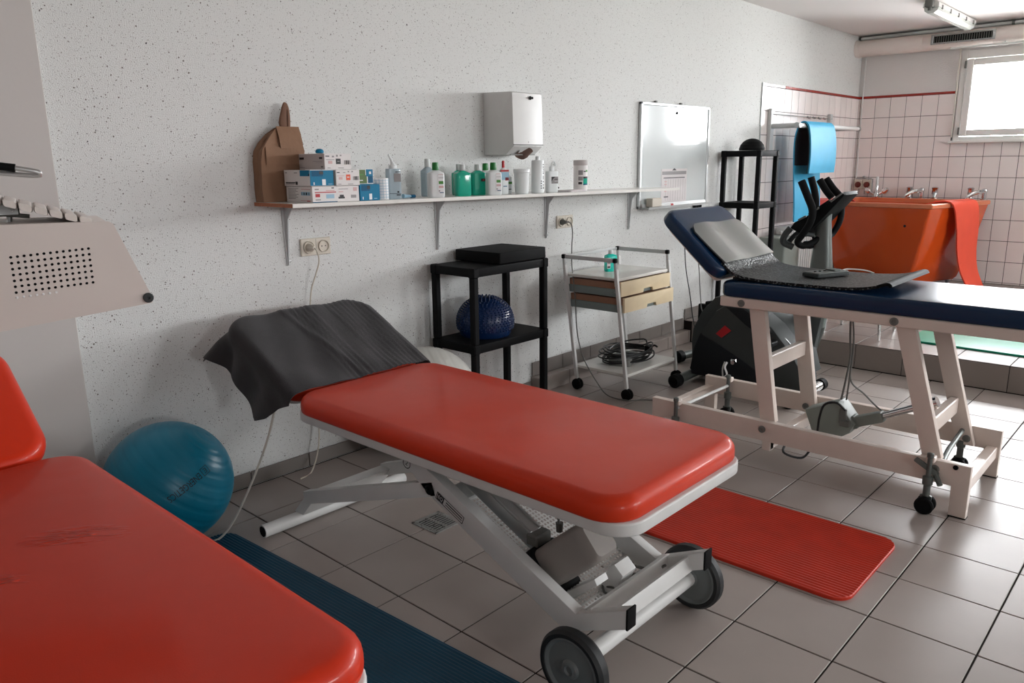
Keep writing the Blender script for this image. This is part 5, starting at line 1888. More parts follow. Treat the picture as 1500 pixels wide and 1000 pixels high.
prism(bm, [(-0.014, 0.060), (-0.014, 0.088), (0.012, 0.088), (0.0, 0.080), (-0.008, 0.070)], 'Y', -0.0262, -0.0256, mi=1)
box(bm, 0.004, 0.026, -0.0264, -0.0256, 0.072, 0.075, mi=1); box(bm, 0.006, 0.026, -0.0264, -0.0256, 0.062, 0.064, mi=2)
obj('label', bm, ['ink_grey', 'ink_black', 'ink_white'], sb, local=True)
for k, xx in enumerate((2.135, 2.195)):
    v = thing('dropper_vial', 'tiny white vial with a dark drop, %s of the two behind the papers' % ('left' if k == 0 else 'right'), 'vial', place(xx, -0.12), 0, 'tiny vials on the shelf')
    bm = BM()
    lathe(bm, [(0.010, 0), (0.011, 0.002), (0.011, 0.030), (0.005, 0.036), (0.004, 0.050), (0.001, 0.052)], (0, 0, 0), 14)
    obj('body', bm, 'bottle_white', v, local=True)
    bm = BM()
    box(bm, -0.004, 0.004, -0.0115, -0.009, 0.016, 0.026)
    obj('print', bm, 'ink_black', v, local=True)
bm = BM()
x_, y_ = 2.18, -0.235
for k in range(5):
    z_ = sz(x_) + 0.0008 + k * 0.0022
    a_ = 0.12 * math.sin(k * 2.1)
    M = Matrix.Translation((x_ + 0.004 * math.sin(k), y_, z_)) @ Matrix.Rotation(a_, 4, 'Z')
    q = BM()
    box(q, -0.075, 0.075, -0.05, 0.05, 0.0, 0.0019)
    merge(bm, q, M)
tag(obj('paper_stack', bm, 'paper'), 'thin stack of papers lying between the spray bottle and the can', 'papers')
cn = thing('wipes_can', 'white cylindrical can with a teal picture at the right end of the shelf', 'can', place(2.335, -0.185))
bm = BM()
lathe(bm, [(0.040, 0), (0.042, 0.003), (0.042, 0.150), (0.040, 0.153)], (0, 0, 0), 32)
obj('body', bm, 'carton', cn, local=True)
bm = BM()
lathe(bm, [(0.042, 0.150), (0.043, 0.152), (0.043, 0.178), (0.041, 0.181), (0.0004, 0.182)], (0, 0, 0), 32, cap0=False)
obj('lid', bm, 'carton_grey', cn, local=True)
bm = BM()
def patch(a0, a1, z0, z1, mi, r=0.0424):
    n = 6
    lo = [bm.verts.new((r * math.cos(a0 + (a1 - a0) * i / n), r * math.sin(a0 + (a1 - a0) * i / n), z0)) for i in range(n + 1)]
    hi = [bm.verts.new((r * math.cos(a0 + (a1 - a0) * i / n), r * math.sin(a0 + (a1 - a0) * i / n), z1)) for i in range(n + 1)]
    for i in range(n):
        f = bm.faces.new((lo[i], lo[i + 1], hi[i + 1], hi[i]))
        f.material_index = mi
c0 = -PI / 2 - 0.55
patch(c0 + 0.05, c0 + 1.4, 0.035, 0.085, 0)
patch(c0 + 0.05, c0 + 1.4, 0.074, 0.085, 1, 0.0427)
patch(c0 + 0.05, c0 + 1.1, 0.036, 0.044, 2, 0.0427)
patch(c0 + 0.1, c0 + 0.5, 0.112, 0.118, 1); patch(c0 + 0.5, c0 + 1.0, 0.112, 0.124, 3)
patch(c0 - 0.65, c0 - 0.1, 0.040, 0.054, 1); patch(c0 - 0.65, c0, 0.062, 0.085, 4); patch(c0 - 0.65, c0, 0.095, 0.122, 4)
obj('print', bm, ['liquid_green', 'ink_black', 'ink_teal_dark', 'ink_green', 'ink_grey'], cn, local=True, recalc=False)

# ------------------------------------------------------------------ towel dispenser, whiteboard, sockets
dp = thing('towel_dispenser', 'white metal paper towel dispenser on the wall above the shelf', 'dispenser', (1.83, 0, 1.47))
bm = BM()
D0, D1 = 1.700, 1.942
prof = [(-0.001, 1.782), (-0.205, 1.776), (-0.215, 1.770), (-0.222, 1.510), (-0.222, 1.495), (-0.165, 1.452), (-0.001, 1.452)]
prism(bm, prof, 'X', D0 + 0.0, D1, bev=0.004)
obj('case', bm, 'white_paint', dp)
bm = BM()
obar(bm, (D0 - 0.001, -0.2235, 1.502), (D1 + 0.001, -0.2235, 1.502), 0.004, 0.006, (0, 0, 1), 0.001)
obar(bm, (1.822, -0.2215, 1.512), (1.822, -0.2195, 1.545), 0.0015, 0.004, (1, 0, 0))
obar(bm, (D0 + 0.02, -0.178, 1.4505), (D1 - 0.02, -0.178, 1.4505), 0.006, 0.006, (0, 0, 1), 0.001)
obj('fold_line', bm, 'mid_grey', dp)
bm = BM()
lathe(bm, [(0.008, 0), (0.010, 0.003), (0.010, 0.006), (0.005, 0.008), (0.004, 0.012)], (0, 0, 0), 14)
xf(bm, Matrix.Translation((1.840, -0.2165, 1.748)) @ Matrix.Rotation(PI / 2, 4, 'X'))
box(bm, 1.815, 1.835, -0.228, -0.224, 1.746, 1.750, 0.001); box(bm, 1.843, 1.856, -0.230, -0.225, 1.742, 1.754, 0.002)
obj('lock_key', bm, 'black_plastic', dp)
pt = BM()
def tow(u, v):
    x = 1.765 + 0.11 * u
    yy = -0.205 + 0.035 * v + 0.012 * math.sin(u * 6)
    zz = 1.468 - 0.045 * v * (1 - 0.5 * abs(u - 0.55) * 2) + 0.022 * math.sin(u * PI) * (1 - v)
    return (x, yy, zz)
g = [[pt.verts.new(tow(i / 10, j / 5)) for j in range(6)] for i in range(11)]
for i in range(10):
    for j in range(5):
        pt.faces.new((g[i][j], g[i + 1][j], g[i + 1][j + 1], g[i][j + 1]))
bmesh.ops.solidify(pt, geom=pt.faces[:], thickness=0.002)
tag(obj('paper_towel', pt, 'towel_paper'), 'crumpled brown paper towel hanging out of the dispenser', 'paper towel')

wb = thing('whiteboard', 'framed whiteboard with a pen tray behind the end of the shelf', 'whiteboard', (3.7, 0, 1.08))
W0, W1, Z0, Z1 = 3.225, 4.186, 1.078, 1.806
bm = BM()
box(bm, W0 + 0.012, W1 - 0.012, -0.018, -0.003, Z0 + 0.012, Z1 - 0.012)
obj('writing_surface', bm, 'board', wb)
bm = BM()
f = 0.020
for (a, b, c, d) in ((W0, W1, Z1 - f, Z1), (W0, W1, Z0, Z0 + f), (W0, W0 + f, Z0, Z1), (W1 - f, W1, Z0, Z1)):
    box(bm, a, b, -0.026, -0.002, c, d, 0.004)
obj('frame', bm, 'alu', wb)
bm = BM()
prism(bm, [(-0.026, Z0 + 0.03), (-0.030, Z0 + 0.002), (-0.085, Z0 - 0.004), (-0.090, Z0 + 0.012), (-0.086, Z0 + 0.012), (-0.080, Z0 + 0.003), (-0.034, Z0 + 0.008)], 'X', W0 + 0.03, W1 - 0.03)
obj('pen_tray', bm, 'ladder_grey', wb)
bm = BM()
for xx in (3.42, 3.76):
    box(bm, xx - 0.012, xx + 0.012, -0.022, -0.004, Z1 - 0.002, Z1 + 0.014, 0.003)
obj('hanger_clip', bm, 'mid_grey', wb)
bm = BM()
lathe(bm, [(0.010, 0), (0.010, 0.008), (0.008, 0.010)], (0, 0, 0), 14)
xf(bm, Matrix.Translation((3.70, -0.018, 1.745)) @ Matrix.Rotation(PI / 2, 4, 'X'))
tag(obj('magnet', bm, 'black_plastic'), 'tiny black magnet near the top of the whiteboard', 'magnet')
ppr = thing('timetable_sheet', 'printed sheet of paper pinned to the whiteboard', 'paper', (3.69, -0.0187, 1.10))
P0, P1, Q0, Q1 = 3.515, 3.875, 1.100, 1.350
bm = BM()
box(bm, P0, P1, -0.0195, -0.0183, Q0, Q1)
obj('sheet', bm, 'paper', ppr)
bm = BM()
yy0, yy1 = -0.0199, -0.0194
box(bm, P0 + 0.01, P1 - 0.01, yy0, yy1, Q1 - 0.042, Q1 - 0.018, mi=0)
box(bm, P0 + 0.03, P1 - 0.03, yy0, yy1, Q1 - 0.068, Q1 - 0.062, mi=1)
prism(bm, [(3.66, Q1 - 0.012), (3.72, Q1 - 0.012), (3.69, Q1 + 0.004)], 'Y', yy0 - 0.002, yy1, mi=1)
for k in range(9):
    xx = P0 + 0.06 + k * 0.035
    box(bm, xx, xx + 0.0015, yy0, yy1, Q0 + 0.02, Q1 - 0.075, mi=0)
for zz in (0.085, 0.135, 0.155):
    box(bm, P0 + 0.045, P0 + 0.075, yy0 - 0.0002, yy1, Q0 + zz, Q0 + zz + 0.008, mi=2)
box(bm, P0 + 0.04, P0 + 0.10, yy0 - 0.0002, yy1, Q0 + 0.045, Q0 + 0.053, mi=1)
obj('print', bm, ['ink_grey', 'ink_black', 'ink_pink'], ppr)
bm = BM()
box(bm, 3.300, 3.425, -0.086, -0.032, Z0 + 0.0115, Z0 + 0.072, 0.004)
tag(obj('board_eraser', bm, 'ivory_plastic'), 'grey block eraser standing in the pen tray of the whiteboard', 'eraser')
bm = BM()
tube(bm, [(3.45, -0.06, Z0 + 0.016), (3.58, -0.06, Z0 + 0.016)], 0.008, 10)
pe = tag(obj('board_pen', bm, 'ink_white'), 'slim white pen with a red end in the pen tray', 'pen')
bm = BM()
tube(bm, [(3.58, -0.06, Z0 + 0.016), (3.615, -0.06, Z0 + 0.016)], 0.0085, 10)
obj('cap', bm, 'cap_red', pe)
mh = thing('pen_holder', 'small holder with three black markers under the whiteboard', 'holder', (4.06, -0.02, 1.0))
bm = BM()
box(bm, 3.995, 4.125, -0.03, -0.001, 0.992, 1.012, 0.003)
obj('holder_tray', bm, 'mid_grey', mh)
for xx, wh in ((4.020, 'leftmost'), (4.060, 'middle one'), (4.100, 'rightmost')):
    bm = BM()
    lathe(bm, [(0.013, 0.0), (0.014, 0.003), (0.014, 0.055), (0.011, 0.058)], (xx, -0.016, 1.0122), 12)
    tag(obj('marker', bm, 'black_plastic'), 'black marker, %s of the three in the small holder under the whiteboard' % wh, 'marker', 'markers in the holder')

def socket(label, x0, x1, z0, z1):
    t = thing('wall_socket', label, 'socket', ((x0 + x1) / 2, 0, (z0 + z1) / 2))
    xm_ = (x0 + x1) / 2
    bm = BM()
    box(bm, x0, x1, -0.010, -0.0005, z0, z1, 0.003)
    obj('plate', bm, 'ivory_plastic', t)
    for cx_ in ((x0 + xm_) / 2, (x1 + xm_) / 2):
        bm = BM()
        lathe(bm, [(0.0295, 0), (0.0290, 0.006), (0.0270, 0.0075), (0.0250, 0.0068), (0.0225, 0.0006), (0.0003, 0.0006)], (0, 0, 0), 26, cap0=False)
        xf(bm, Matrix.Translation((cx_, -0.0103, (z0 + z1) / 2)) @ Matrix.Rotation(PI / 2, 4, 'X'))
        rg = obj('outlet', bm, 'ivory_plastic', t)
        bm = BM()
        for dx in (-0.0095, 0.0095):
            lathe(bm, [(0.0030, 0), (0.0030, 0.0004)], (dx, 0, 0.0007), 8)
        xf(bm, Matrix.Translation((cx_, -0.0103, (z0 + z1) / 2)) @ Matrix.Rotation(PI / 2, 4, 'X'))
        obj('contact', bm, 'void', rg)
    bm = BM()
    box(bm, xm_ - 0.0006, xm_ + 0.0006, -0.0104, -0.0098, z0 + 0.004, z1 - 0.004)
    obj('joint', bm, 'mid_grey', t)
    return t
socket('ivory double wall socket with a pale plug below the left end of the shelf', 0.492, 0.652, 1.004, 1.083)
socket('ivory double wall socket with a grey plug right of the third bracket', 2.330, 2.492, 1.003, 1.081)
def plug_cable(label, p, pts, m_, r=0.0035):
    t = thing('plug_cable', label, 'cable', p)
    bm = BM()
    lathe(bm, [(0.017, -0.012), (0.018, 0.0), (0.018, 0.012), (0.013, 0.022), (0.010, 0.035), (0.006, 0.040)], (0, 0, 0), 16)
    xf(bm, Matrix.Translation(p) @ Matrix.Rotation(PI / 2, 4, 'X'))
    obj('plug', bm, m_, t)
    bm = BM()
    tube(bm, pts, r, 8, 7)
    obj('cord', bm, m_, t)
    return t
plug_cable('ivory plug with a thin cord falling behind the dark towel', (0.532, -0.012, 1.043), [(0.532, -0.045, 1.043), (0.540, -0.062, 1.03), (0.552, -0.055, 0.98), (0.540, -0.04, 0.92), (0.515, -0.03, 0.84), (0.50, -0.03, 0.70), (0.50, -0.03, 0.45), (0.49, -0.05, 0.15), (0.42, -0.08, 0.008), (0.33, -0.12, 0.0055)], 'ivory_plastic')
plug_cable('grey plug with a long cord looping past the white trolley to the floor', (2.371, -0.012, 1.042),
           [(2.371, -0.045, 1.045), (2.385, -0.075, 1.035), (2.390, -0.085, 0.98), (2.365, -0.10, 0.90), (2.32, -0.135, 0.80), (2.245, -0.205, 0.72), (2.228, -0.235, 0.60), (2.226, -0.25, 0.42), (2.228, -0.27, 0.32), (2.24, -0.30, 0.22), (2.235, -0.40, 0.10), (2.24, -0.48, 0.030), (2.29, -0.58, 0.008), (2.38, -0.66, 0.005), (2.42, -0.78, 0.005), (2.36, -0.88, 0.005), (2.25, -0.97, 0.005)], 'cord_grey')
wc = BM()
tube(wc, [(-0.045, -0.600, 0.525), (-0.070, -0.585, 0.43), (-0.100, -0.552, 0.32), (-0.132, -0.510, 0.21), (-0.168, -0.462, 0.10), (-0.200, -0.420, 0.030), (-0.228, -0.395, 0.008), (-0.27, -0.375, 0.0165), (-0.33, -0.38, 0.0165)], 0.0043, 8, 7)
tag(obj('table_cable', wc, 'cord_white'), 'white cable hanging from the head of the middle red table to the floor', 'cable')

# ------------------------------------------------------------------ therapy hood at the left
hp = Vector((-0.711577, -1.276818, 1.108442))
hd = Vector((0.96, -0.276, 0)).normalized()
hn = Vector((hd.y, -hd.x, 0))            # towards the viewer
hd_t = thing('therapy_hood', 'grey enamel therapy hood with a perforated side hanging over the left red table', 'therapy lamp', (-1.82, -0.75, 0))
def HP(s, z, o=0.0):
    p = hp + hd * s + hn * o
    return Vector((p.x, p.y, z))
# perforated cheek: real holes in the field, plain sheet around it
bm = BM()
S0, S1, ZA, ZB = -0.2715, -0.1125, 1.146, 1.234
ncol, nrow = 13, 7
du, dv = (S1 - S0) / ncol, (ZB - ZA) / nrow
SH = 0.06
def HZ(s, z):
    return z + (s - S0) * SH
def vq(s, z, o):
    return bm.verts.new(HP(s, HZ(s, z), o))
for i in range(ncol):
    for j in range(nrow):
        c = (S0 + (i + 0.5) * du, ZA + (j + 0.5) * dv)
        rad_ = 0.0031
        outer = []
        for (a_, b_) in ((1, 0), (1, 1), (0, 1), (-1, 1), (-1, 0), (-1, -1), (0, -1), (1, -1)):
            outer.append(vq(c[0] + a_ * du / 2, c[1] + b_ * dv / 2, 0))
        inner = [vq(c[0] + rad_ * math.cos(k * PI / 4), c[1] + rad_ * math.sin(k * PI / 4), 0) for k in range(8)]
        deep = [vq(c[0] + rad_ * math.cos(k * PI / 4), c[1] + rad_ * math.sin(k * PI / 4), -0.003) for k in range(8)]
        for k in range(8):
            q = (k + 1) % 8
            bm.faces.new((outer[k], outer[q], inner[q], inner[k]))
            bm.faces.new((inner[k], inner[q], deep[q], deep[k]))
bmesh.ops.remove_doubles(bm, verts=bm.verts[:], dist=1e-5)
# sheet around the field (a frame of quads out to the cheek outline)
inner_c = [(S0, ZA), (S1, ZA), (S1, ZB), (S0, ZB)]
out = [(-0.60, 1.040), (-0.004, 1.1035), (0.0005, 1.112), (-0.064, 1.289), (-0.073, 1.294), (-0.60, 1.300)]
iv = [vq(s, z, 0) for s, z in inner_c]
ov = [bm.verts.new(HP(s, z, 0)) for s, z in out]
bm.faces.new((ov[0], ov[1], iv[1], iv[0]))
bm.faces.new((ov[1], ov[2], ov[3], iv[2], iv[1]))
bm.faces.new((ov[3], ov[4], ov[5], iv[3], iv[2]))
bm.faces.new((ov[5], ov[0], iv[0], iv[3]))
# rim of the cheek, turned back
bk = [bm.verts.new(HP(s, z, -0.012)) for s, z in out]
for k in range(6):
    q = (k + 1) % 6
    bm.faces.new((ov[k], ov[q], bk[q], bk[k]))
bmesh.ops.remove_doubles(bm, verts=bm.verts[:], dist=1e-5)
obj('perforated_cheek', bm, 'hood', hd_t, ang=40)
bm = BM()
q4 = [HP(S0 - 0.01, ZA - 0.005, -0.013), HP(S1 + 0.01, ZA, -0.013), HP(S1 + 0.01, ZB + 0.015, -0.013), HP(S0 - 0.01, ZB + 0.005, -0.013)]
loft(bm, [q4, [p - hn * 0.003 for p in q4]])
obj('dark_inside', bm, 'void', hd_t)
bm = BM()
DEP = 0.34
def hoodloop(o):
    return [HP(s, z, o) for s, z in ((-0.595, 1.046), (-0.008, 1.108), (-0.004, 1.113), (-0.066, 1.285), (-0.074, 1.290), (-0.595, 1.296))]
loft(bm, [hoodloop(-0.016), hoodloop(-DEP)])
obj('hood_body', bm, 'hood', hd_t)
for k in range(7):
    bm = BM()
    q = rr(-0.022, 0.022, -0.012, 0.012, 0.009, 0, 4)
    o_ = -0.085
    z_ = 1.293 + k * 0.0085
    s_ = -0.100 - k * 0.0285
    loops = []
    for (dx, sc) in ((0, 0.85), (0.004, 1.0), (0.036, 1.0), (0.040, 0.85)):
        loops.append([HP(s_ - 0.012 + p[0] * sc * 0.62, z_ + p[1] * sc * 0.75 - p[0] * sc * 0.2, o_ - dx * 6) for p in q])
    loft(bm, loops)
    obj('vent_rib', bm, 'hood', hd_t)
bm = BM()
lathe(bm, [(0.0115, 0), (0.0115, 0.004), (0.0095, 0.006), (0.004, 0.006), (0.0035, 0.002), (0.0002, 0.002)], (0, 0, 0), 20, cap1=False)
M = Matrix.Identity(4)
ax = hn
u_ = Vector((0, 0, 1)); v_ = ax.cross(u_)
for i in range(3):
    M[i][0], M[i][1], M[i][2] = v_[i], u_[i], ax[i]
xf(bm, Matrix.Translation(HP(-0.0105, 1.1165, 0.0)) @ M)
obj('corner_screw', bm, 'slate', hd_t, label='dark round screw at the corner')
for k in range(7):
    bm = BM()
    lathe(bm, [(0.0026, -0.001), (0.0026, 0.001), (0.0015, 0.0018)], (0, 0, 0), 10)
    s_, z_ = S0 + (k + 0.5) * du, ZA - 0.0045
    xf(bm, Matrix.Translation(HP(s_, HZ(s_, z_), 0.0)) @ M)
    obj('white_plug', bm, 'ink_white', hd_t)
bm = BM()
tube(bm, [HP(-0.62, 1.470, -0.30), HP(-0.40, 1.436, -0.28), HP(-0.235, 1.412, -0.26)], 0.0095, 12)
hb = obj('grip_bar', bm, 'black_rubber', hd_t)
bm = BM()
tube(bm, [HP(-0.235, 1.412, -0.26), HP(-0.195, 1.404, -0.256), HP(-0.187, 1.398, -0.258), HP(-0.20, 1.394, -0.262), HP(-0.30, 1.404, -0.27)], 0.0058, 10, 4)
obj('bar_end', bm, 'alu', hb)
bm = BM()
tube(bm, [HP(-0.62, 1.345, -0.12), HP(-0.286, 1.3055, -0.03)], 0.0075, 10)
gr2 = obj('grip_bar', bm, 'black_rubber', hd_t)
bm = BM()
tube(bm, [HP(-0.286, 1.3055, -0.03), HP(-0.262, 1.303, -0.022)], 0.004, 10)
obj('bar_end', bm, 'alu', gr2)
bm = BM()
b0 = HP(-0.262, 1.315, -0.18)
box(bm, b0.x - 0.05, b0.x + 0.02, b0.y - 0.02, b0.y + 0.02, 1.305, 1.335, 0.004)
tube(bm, [b0 + Vector((0.0, 0, -0.03)), b0 + Vector((0.006, 0, 0.02))], 0.006, 8)
tube(bm, [b0 + Vector((-0.05, 0, 0.0)), b0 + Vector((0.04, -0.01, -0.012))], 0.005, 8)
obj('clamp', bm, 'steel', hd_t)
# stand outside the picture: arm, post and castor base
bm = BM()
post = Vector((-1.82, -0.75, 0))
tube(bm, [HP(-0.56, 1.18, -0.17), Vector((post.x, post.y, 1.20))], 0.022, 12)
obj('arm', bm, 'hood', hd_t)
bm = BM()
tube(bm, [post + Vector((0, 0, 0.11)), post + Vector((0, 0, 1.55))], 0.025, 16)
obj('stand_post', bm, 'steel', hd_t)
bm = BM()
for a in (0.3, 1.87, 3.44, 5.01):
    e = post + Vector((0.27 * math.cos(a), 0.27 * math.sin(a), 0.075))
    obar(bm, post + Vector((0, 0, 0.09)), e, 0.04, 0.03, (0, 0, 1), 0.004)
    lathe(bm, [(0.010, -0.012), (0.03, -0.010), (0.03, 0.010), (0.010, 0.012)], (e.x, e.y, 0.0305), 16, 'X')
    tube(bm, [e + Vector((0, 0, -0.02)), e + Vector((0, 0, 0.0))], 0.009, 8)
obj('stand_base', bm, 'hood', hd_t)

# ------------------------------------------------------------------ cross trainer behind the navy table
ct = thing('cross_trainer', 'grey cross trainer with black handles behind the navy treatment table', 'cross trainer', (3.3, -1.0, 0))
side = [(-0.690, 0.055), (-0.668, 0.11), (-0.690, 0.235), (-0.740, 0.375), (-0.815, 0.490), (-0.881, 0.535), (-1.007, 0.537), (-1.10, 0.490), (-1.187, 0.434), (-1.322, 0.288), (-1.405, 0.150), (-1.405, 0.085), (-1.30, 0.055)]
bm = BM()
prism(bm, side, 'X', 2.905, 3.10, bev=0.016)
obj('flywheel_housing', bm, 'slate', ct)
bm = BM()
prism(bm, [(-0.672, 0.062), (-0.660, 0.11), (-0.682, 0.24), (-0.72, 0.335), (-0.83, 0.29), (-1.02, 0.20), (-1.18, 0.115), (-1.25, 0.062)], 'X', 2.897, 3.00, bev=0.008)
obj('lower_cover', bm, 'dark_slate', ct)
bm = BM()
prism(bm, [(-0.884, 0.527), (-1.0, 0.528), (-1.08, 0.48), (-1.19, 0.40), (-1.15, 0.36), (-1.02, 0.43)], 'X', 2.899, 2.96, bev=0.006)
obj('upper_cover', bm, 'dark_slate', ct)
bm = BM()
prism(bm, [(-0.827, 0.348), (-0.886, 0.408), (-0.930, 0.380), (-0.868, 0.328)], 'X', 2.9015, 2.912)
obj('emblem', bm, 'cap_red', ct, label='dark red diamond emblem')
bm = BM()
prism(bm, [(-0.545, 0.10), (-0.535, 0.22), (-0.543, 0.306), (-0.599, 0.43), (-0.693, 0.535), (-0.812, 0.570), (-0.978, 0.53), (-1.162, 0.44), (-1.30, 0.25), (-1.34, 0.12), (-1.25, 0.07), (-0.62, 0.07)], 'X', 3.12, 3.34, bev=0.018)
obj('rear_housing', bm, 'slate', ct)
for (nm, pts, r) in (('stabilizer', [(2.745, -0.652, 0.0455), (3.42, -0.615, 0.0455)], 0.030), ('stabilizer', [(2.79, -1.375, 0.046), (3.16, -1.405, 0.066)], 0.030)):
    bm = BM()
    tube(bm, pts, r, 16)
    st = obj(nm, bm, 'silver' if pts[0][1] > -1 else 'chrome', ct)
    bm = BM()
    a, b = Vector(pts[0]), Vector(pts[1])
    d = (b - a).normalized()
    tube(bm, [a - d * 0.045, a - d * 0.03, a + d * 0.02], [0.030, 0.0435, 0.0435], 18)
    tube(bm, [b - d * 0.01, b + d * 0.03, b + d * 0.04], [0.036, 0.036, 0.026], 18)
    obj('end_cap', bm, 'black_rubber', st, label='black rubber end cap')
bm = BM()
tube(bm, [(3.30, -0.345, 0.045), (3.60, -0.40, 0.045)], 0.028, 14)
st = obj('stabilizer', bm, 'silver', ct)
bm = BM()
tube(bm, [(3.265, -0.338, 0.045), (3.28, -0.341, 0.045), (3.325, -0.35, 0.045)], [0.03, 0.042, 0.042], 16)
obj('end_cap', bm, 'black_rubber', st, label='black rubber end cap')
bm = BM()
obar(bm, (3.50, -0.385, 0.055), (3.30, -0.70, 0.10), 0.05, 0.05, (0, 0, 1), 0.006)
obar(bm, (3.00, -0.63, 0.065), (3.00, -0.70, 0.085), 0.09, 0.05, (0, 0, 1), 0.006)
obar(bm, (3.0, -1.36, 0.055), (3.0, -1.30, 0.085), 0.09, 0.05, (0, 0, 1), 0.006)
obar(bm, (3.25, -1.25, 0.12), (3.45, -1.235, 0.45), 0.10, 0.06, (0, 0, 1), 0.008)
obj('base_frame', bm, 'slate', ct)
# mast
bm = BM()
loops = []
for (y, z, hw, hx) in ((-1.225, 0.36, 0.070, 0.05), (-1.238, 0.55, 0.068, 0.05), (-1.246, 0.73, 0.064, 0.048), (-1.244, 0.90, 0.050, 0.042), (-1.240, 1.04, 0.043, 0.036), (-1.245, 1.075, 0.040, 0.034)):
    loops.append([(3.45 + (p[0]), y + p[1], z) for p in rr(-hx, hx, -hw, hw, 0.03, 0, 4)])
loft(bm, loops)
obj('mast', bm, 'silver', ct)
bm = BM()
tube(bm, [(3.60, -1.225, 0.46), (3.68, -1.19, 0.32), (3.69, -1.146, 0.16)], [0.03, 0.028, 0.024], 12, 4)
obar(bm, (3.45, -1.24, 0.44), (3.62, -1.225, 0.46), 0.05, 0.05, (0, 0, 1), 0.006)
sr = obj('stride_arm', bm, 'silver', ct)
bm = BM()
tube(bm, [(3.69, -1.148, 0.17), (3.69, -1.130, 0.07)], 0.012, 10)
lathe(bm, [(0.012, -0.02), (0.042, -0.016), (0.042, 0.016), (0.012, 0.02)], (3.69, -1.125, 0.0425), 18, 'X')
obj('roller', bm, 'black_rubber', sr)
# console
bm = BM()
prism(bm, [(-1.062, 0.985), (-1.085, 1.020), (-1.160, 1.062), (-1.30, 1.165), (-1.372, 1.214), (-1.385, 1.196), (-1.335, 1.135), (-1.25, 1.035), (-1.155, 0.940)], 'X', 3.36, 3.60, bev=0.012)
cs = obj('console', bm, 'black_plastic', ct)
bm = BM()
prism(bm, [(-1.30, 1.160), (-1.372, 1.212), (-1.376, 1.207), (-1.31, 1.152)], 'X', 3.35, 3.61, bev=0.003)
prism(bm, [(-1.115, 1.043), (-1.16, 1.068), (-1.165, 1.058), (-1.12, 1.034)], 'X', 3.348, 3.37, bev=0.002)
prism(bm, [(-1.20, 1.095), (-1.235, 1.122), (-1.24, 1.112), (-1.205, 1.086)], 'X', 3.348, 3.37, bev=0.002)
obj('console_trim', bm, 'mid_grey', cs)
bm = BM()
prism(bm, [(-1.17, 1.075), (-1.29, 1.162), (-1.287, 1.165), (-1.167, 1.078)], 'X', 3.37, 3.53)
obj('display', bm, 'dark_slate', cs)
def grip(pts, r, nm, x):
    bm = BM()
    tube(bm, pts, r, 14, 5)
    return obj(nm, bm, 'black_rubber', ct)
grip([(3.30, -1.141, 1.279), (3.30, -1.185, 1.19), (3.30, -1.222, 1.105), (3.305, -1.212, 1.03), (3.31, -1.165, 0.95), (3.32, -1.135, 0.905), (3.35, -1.16, 0.880), (3.40, -1.20, 0.900), (3.43, -1.23, 0.93)], [0.023, 0.023, 0.022, 0.021, 0.020, 0.020, 0.020], 'moving_handle', 3.3)
grip([(3.36, -1.175, 1.300), (3.36, -1.205, 1.21), (3.36, -1.215, 1.13), (3.37, -1.20, 1.06)], [0.021, 0.022, 0.021], 'fixed_handle', 3.3)
grip([(3.60, -1.176, 1.285), (3.60, -1.225, 1.225), (3.60, -1.275, 1.170), (3.595, -1.290, 1.10), (3.59, -1.285, 1.02), (3.57, -1.255, 0.945), (3.50, -1.245, 0.93)], [0.023, 0.022, 0.020, 0.019, 0.018], 'moving_handle', 3.6)
grip([(3.55, -1.155, 1.280), (3.55, -1.20, 1.215), (3.55, -1.24, 1.17)], [0.022, 0.022, 0.021], 'fixed_handle', 3.6)
bm = BM()
tube(bm, [(3.31, -1.09, 0.99), (3.30, -1.06, 0.945), (3.31, -1.05, 0.90), (3.34, -1.10, 0.87)], 0.02, 10, 5)
tube(bm, [(3.33, -1.12, 0.93), (3.36, -1.17, 0.95), (3.40, -1.20, 0.945)], 0.013, 10, 5)
obj('pulse_grip', bm, 'slate', ct)
bm = BM()
box(bm, 3.38, 3.44, -1.20, -1.14, 0.86, 0.905, 0.008)
obj('holder', bm, 'black_plastic', ct)
# pedals with white straps
for (px_, py_, pz_) in ((2.86, -1.165, 0.36), (2.87, -0.965, 0.135)):
    bm = BM()
    tube(bm, [(px_ + 0.05, py_, pz_ + 0.06), (px_ - 0.03, py_ - 0.015, pz_ + 0.062)], 0.012, 10)
    lathe(bm, [(0.020, 0), (0.024, 0.006), (0.02, 0.02)], (px_ + 0.02, py_, pz_ + 0.055), 12)
    pd = obj('crank', bm, 'chrome', ct)
    bm = BM()
    tube(bm, [(px_ - 0.03, py_ + 0.02, pz_ + 0.06), (px_ - 0.045, py_ + 0.025, pz_ + 0.03), (px_ - 0.045, py_ + 0.01, pz_ - 0.01), (px_ - 0.035, py_ + 0.035, pz_ - 0.035)], 0.006, 8, 4, flat=(1.4, 0.5))
    tube(bm, [(px_ - 0.03, py_ + 0.035, pz_ + 0.06), (px_ - 0.045, py_ + 0.04, pz_ + 0.02), (px_ - 0.035, py_ + 0.042, pz_ - 0.035)], 0.006, 8, 4, flat=(1.4, 0.5))
    obj('strap', bm, 'ink_white', pd)
bm = BM()
box(bm, 2.80, 2.895, -1.24, -1.14, 0.335, 0.365, 0.006)
obj('pedal', bm, 'black_plastic', ct)
bm = BM()
obar(bm, (2.965, -1.09, 0.50), (2.965, -1.33, 0.29), 0.012, 0.010, (0, 0, 1), 0.002)
obj('trim_rail', bm, 'silver', ct)

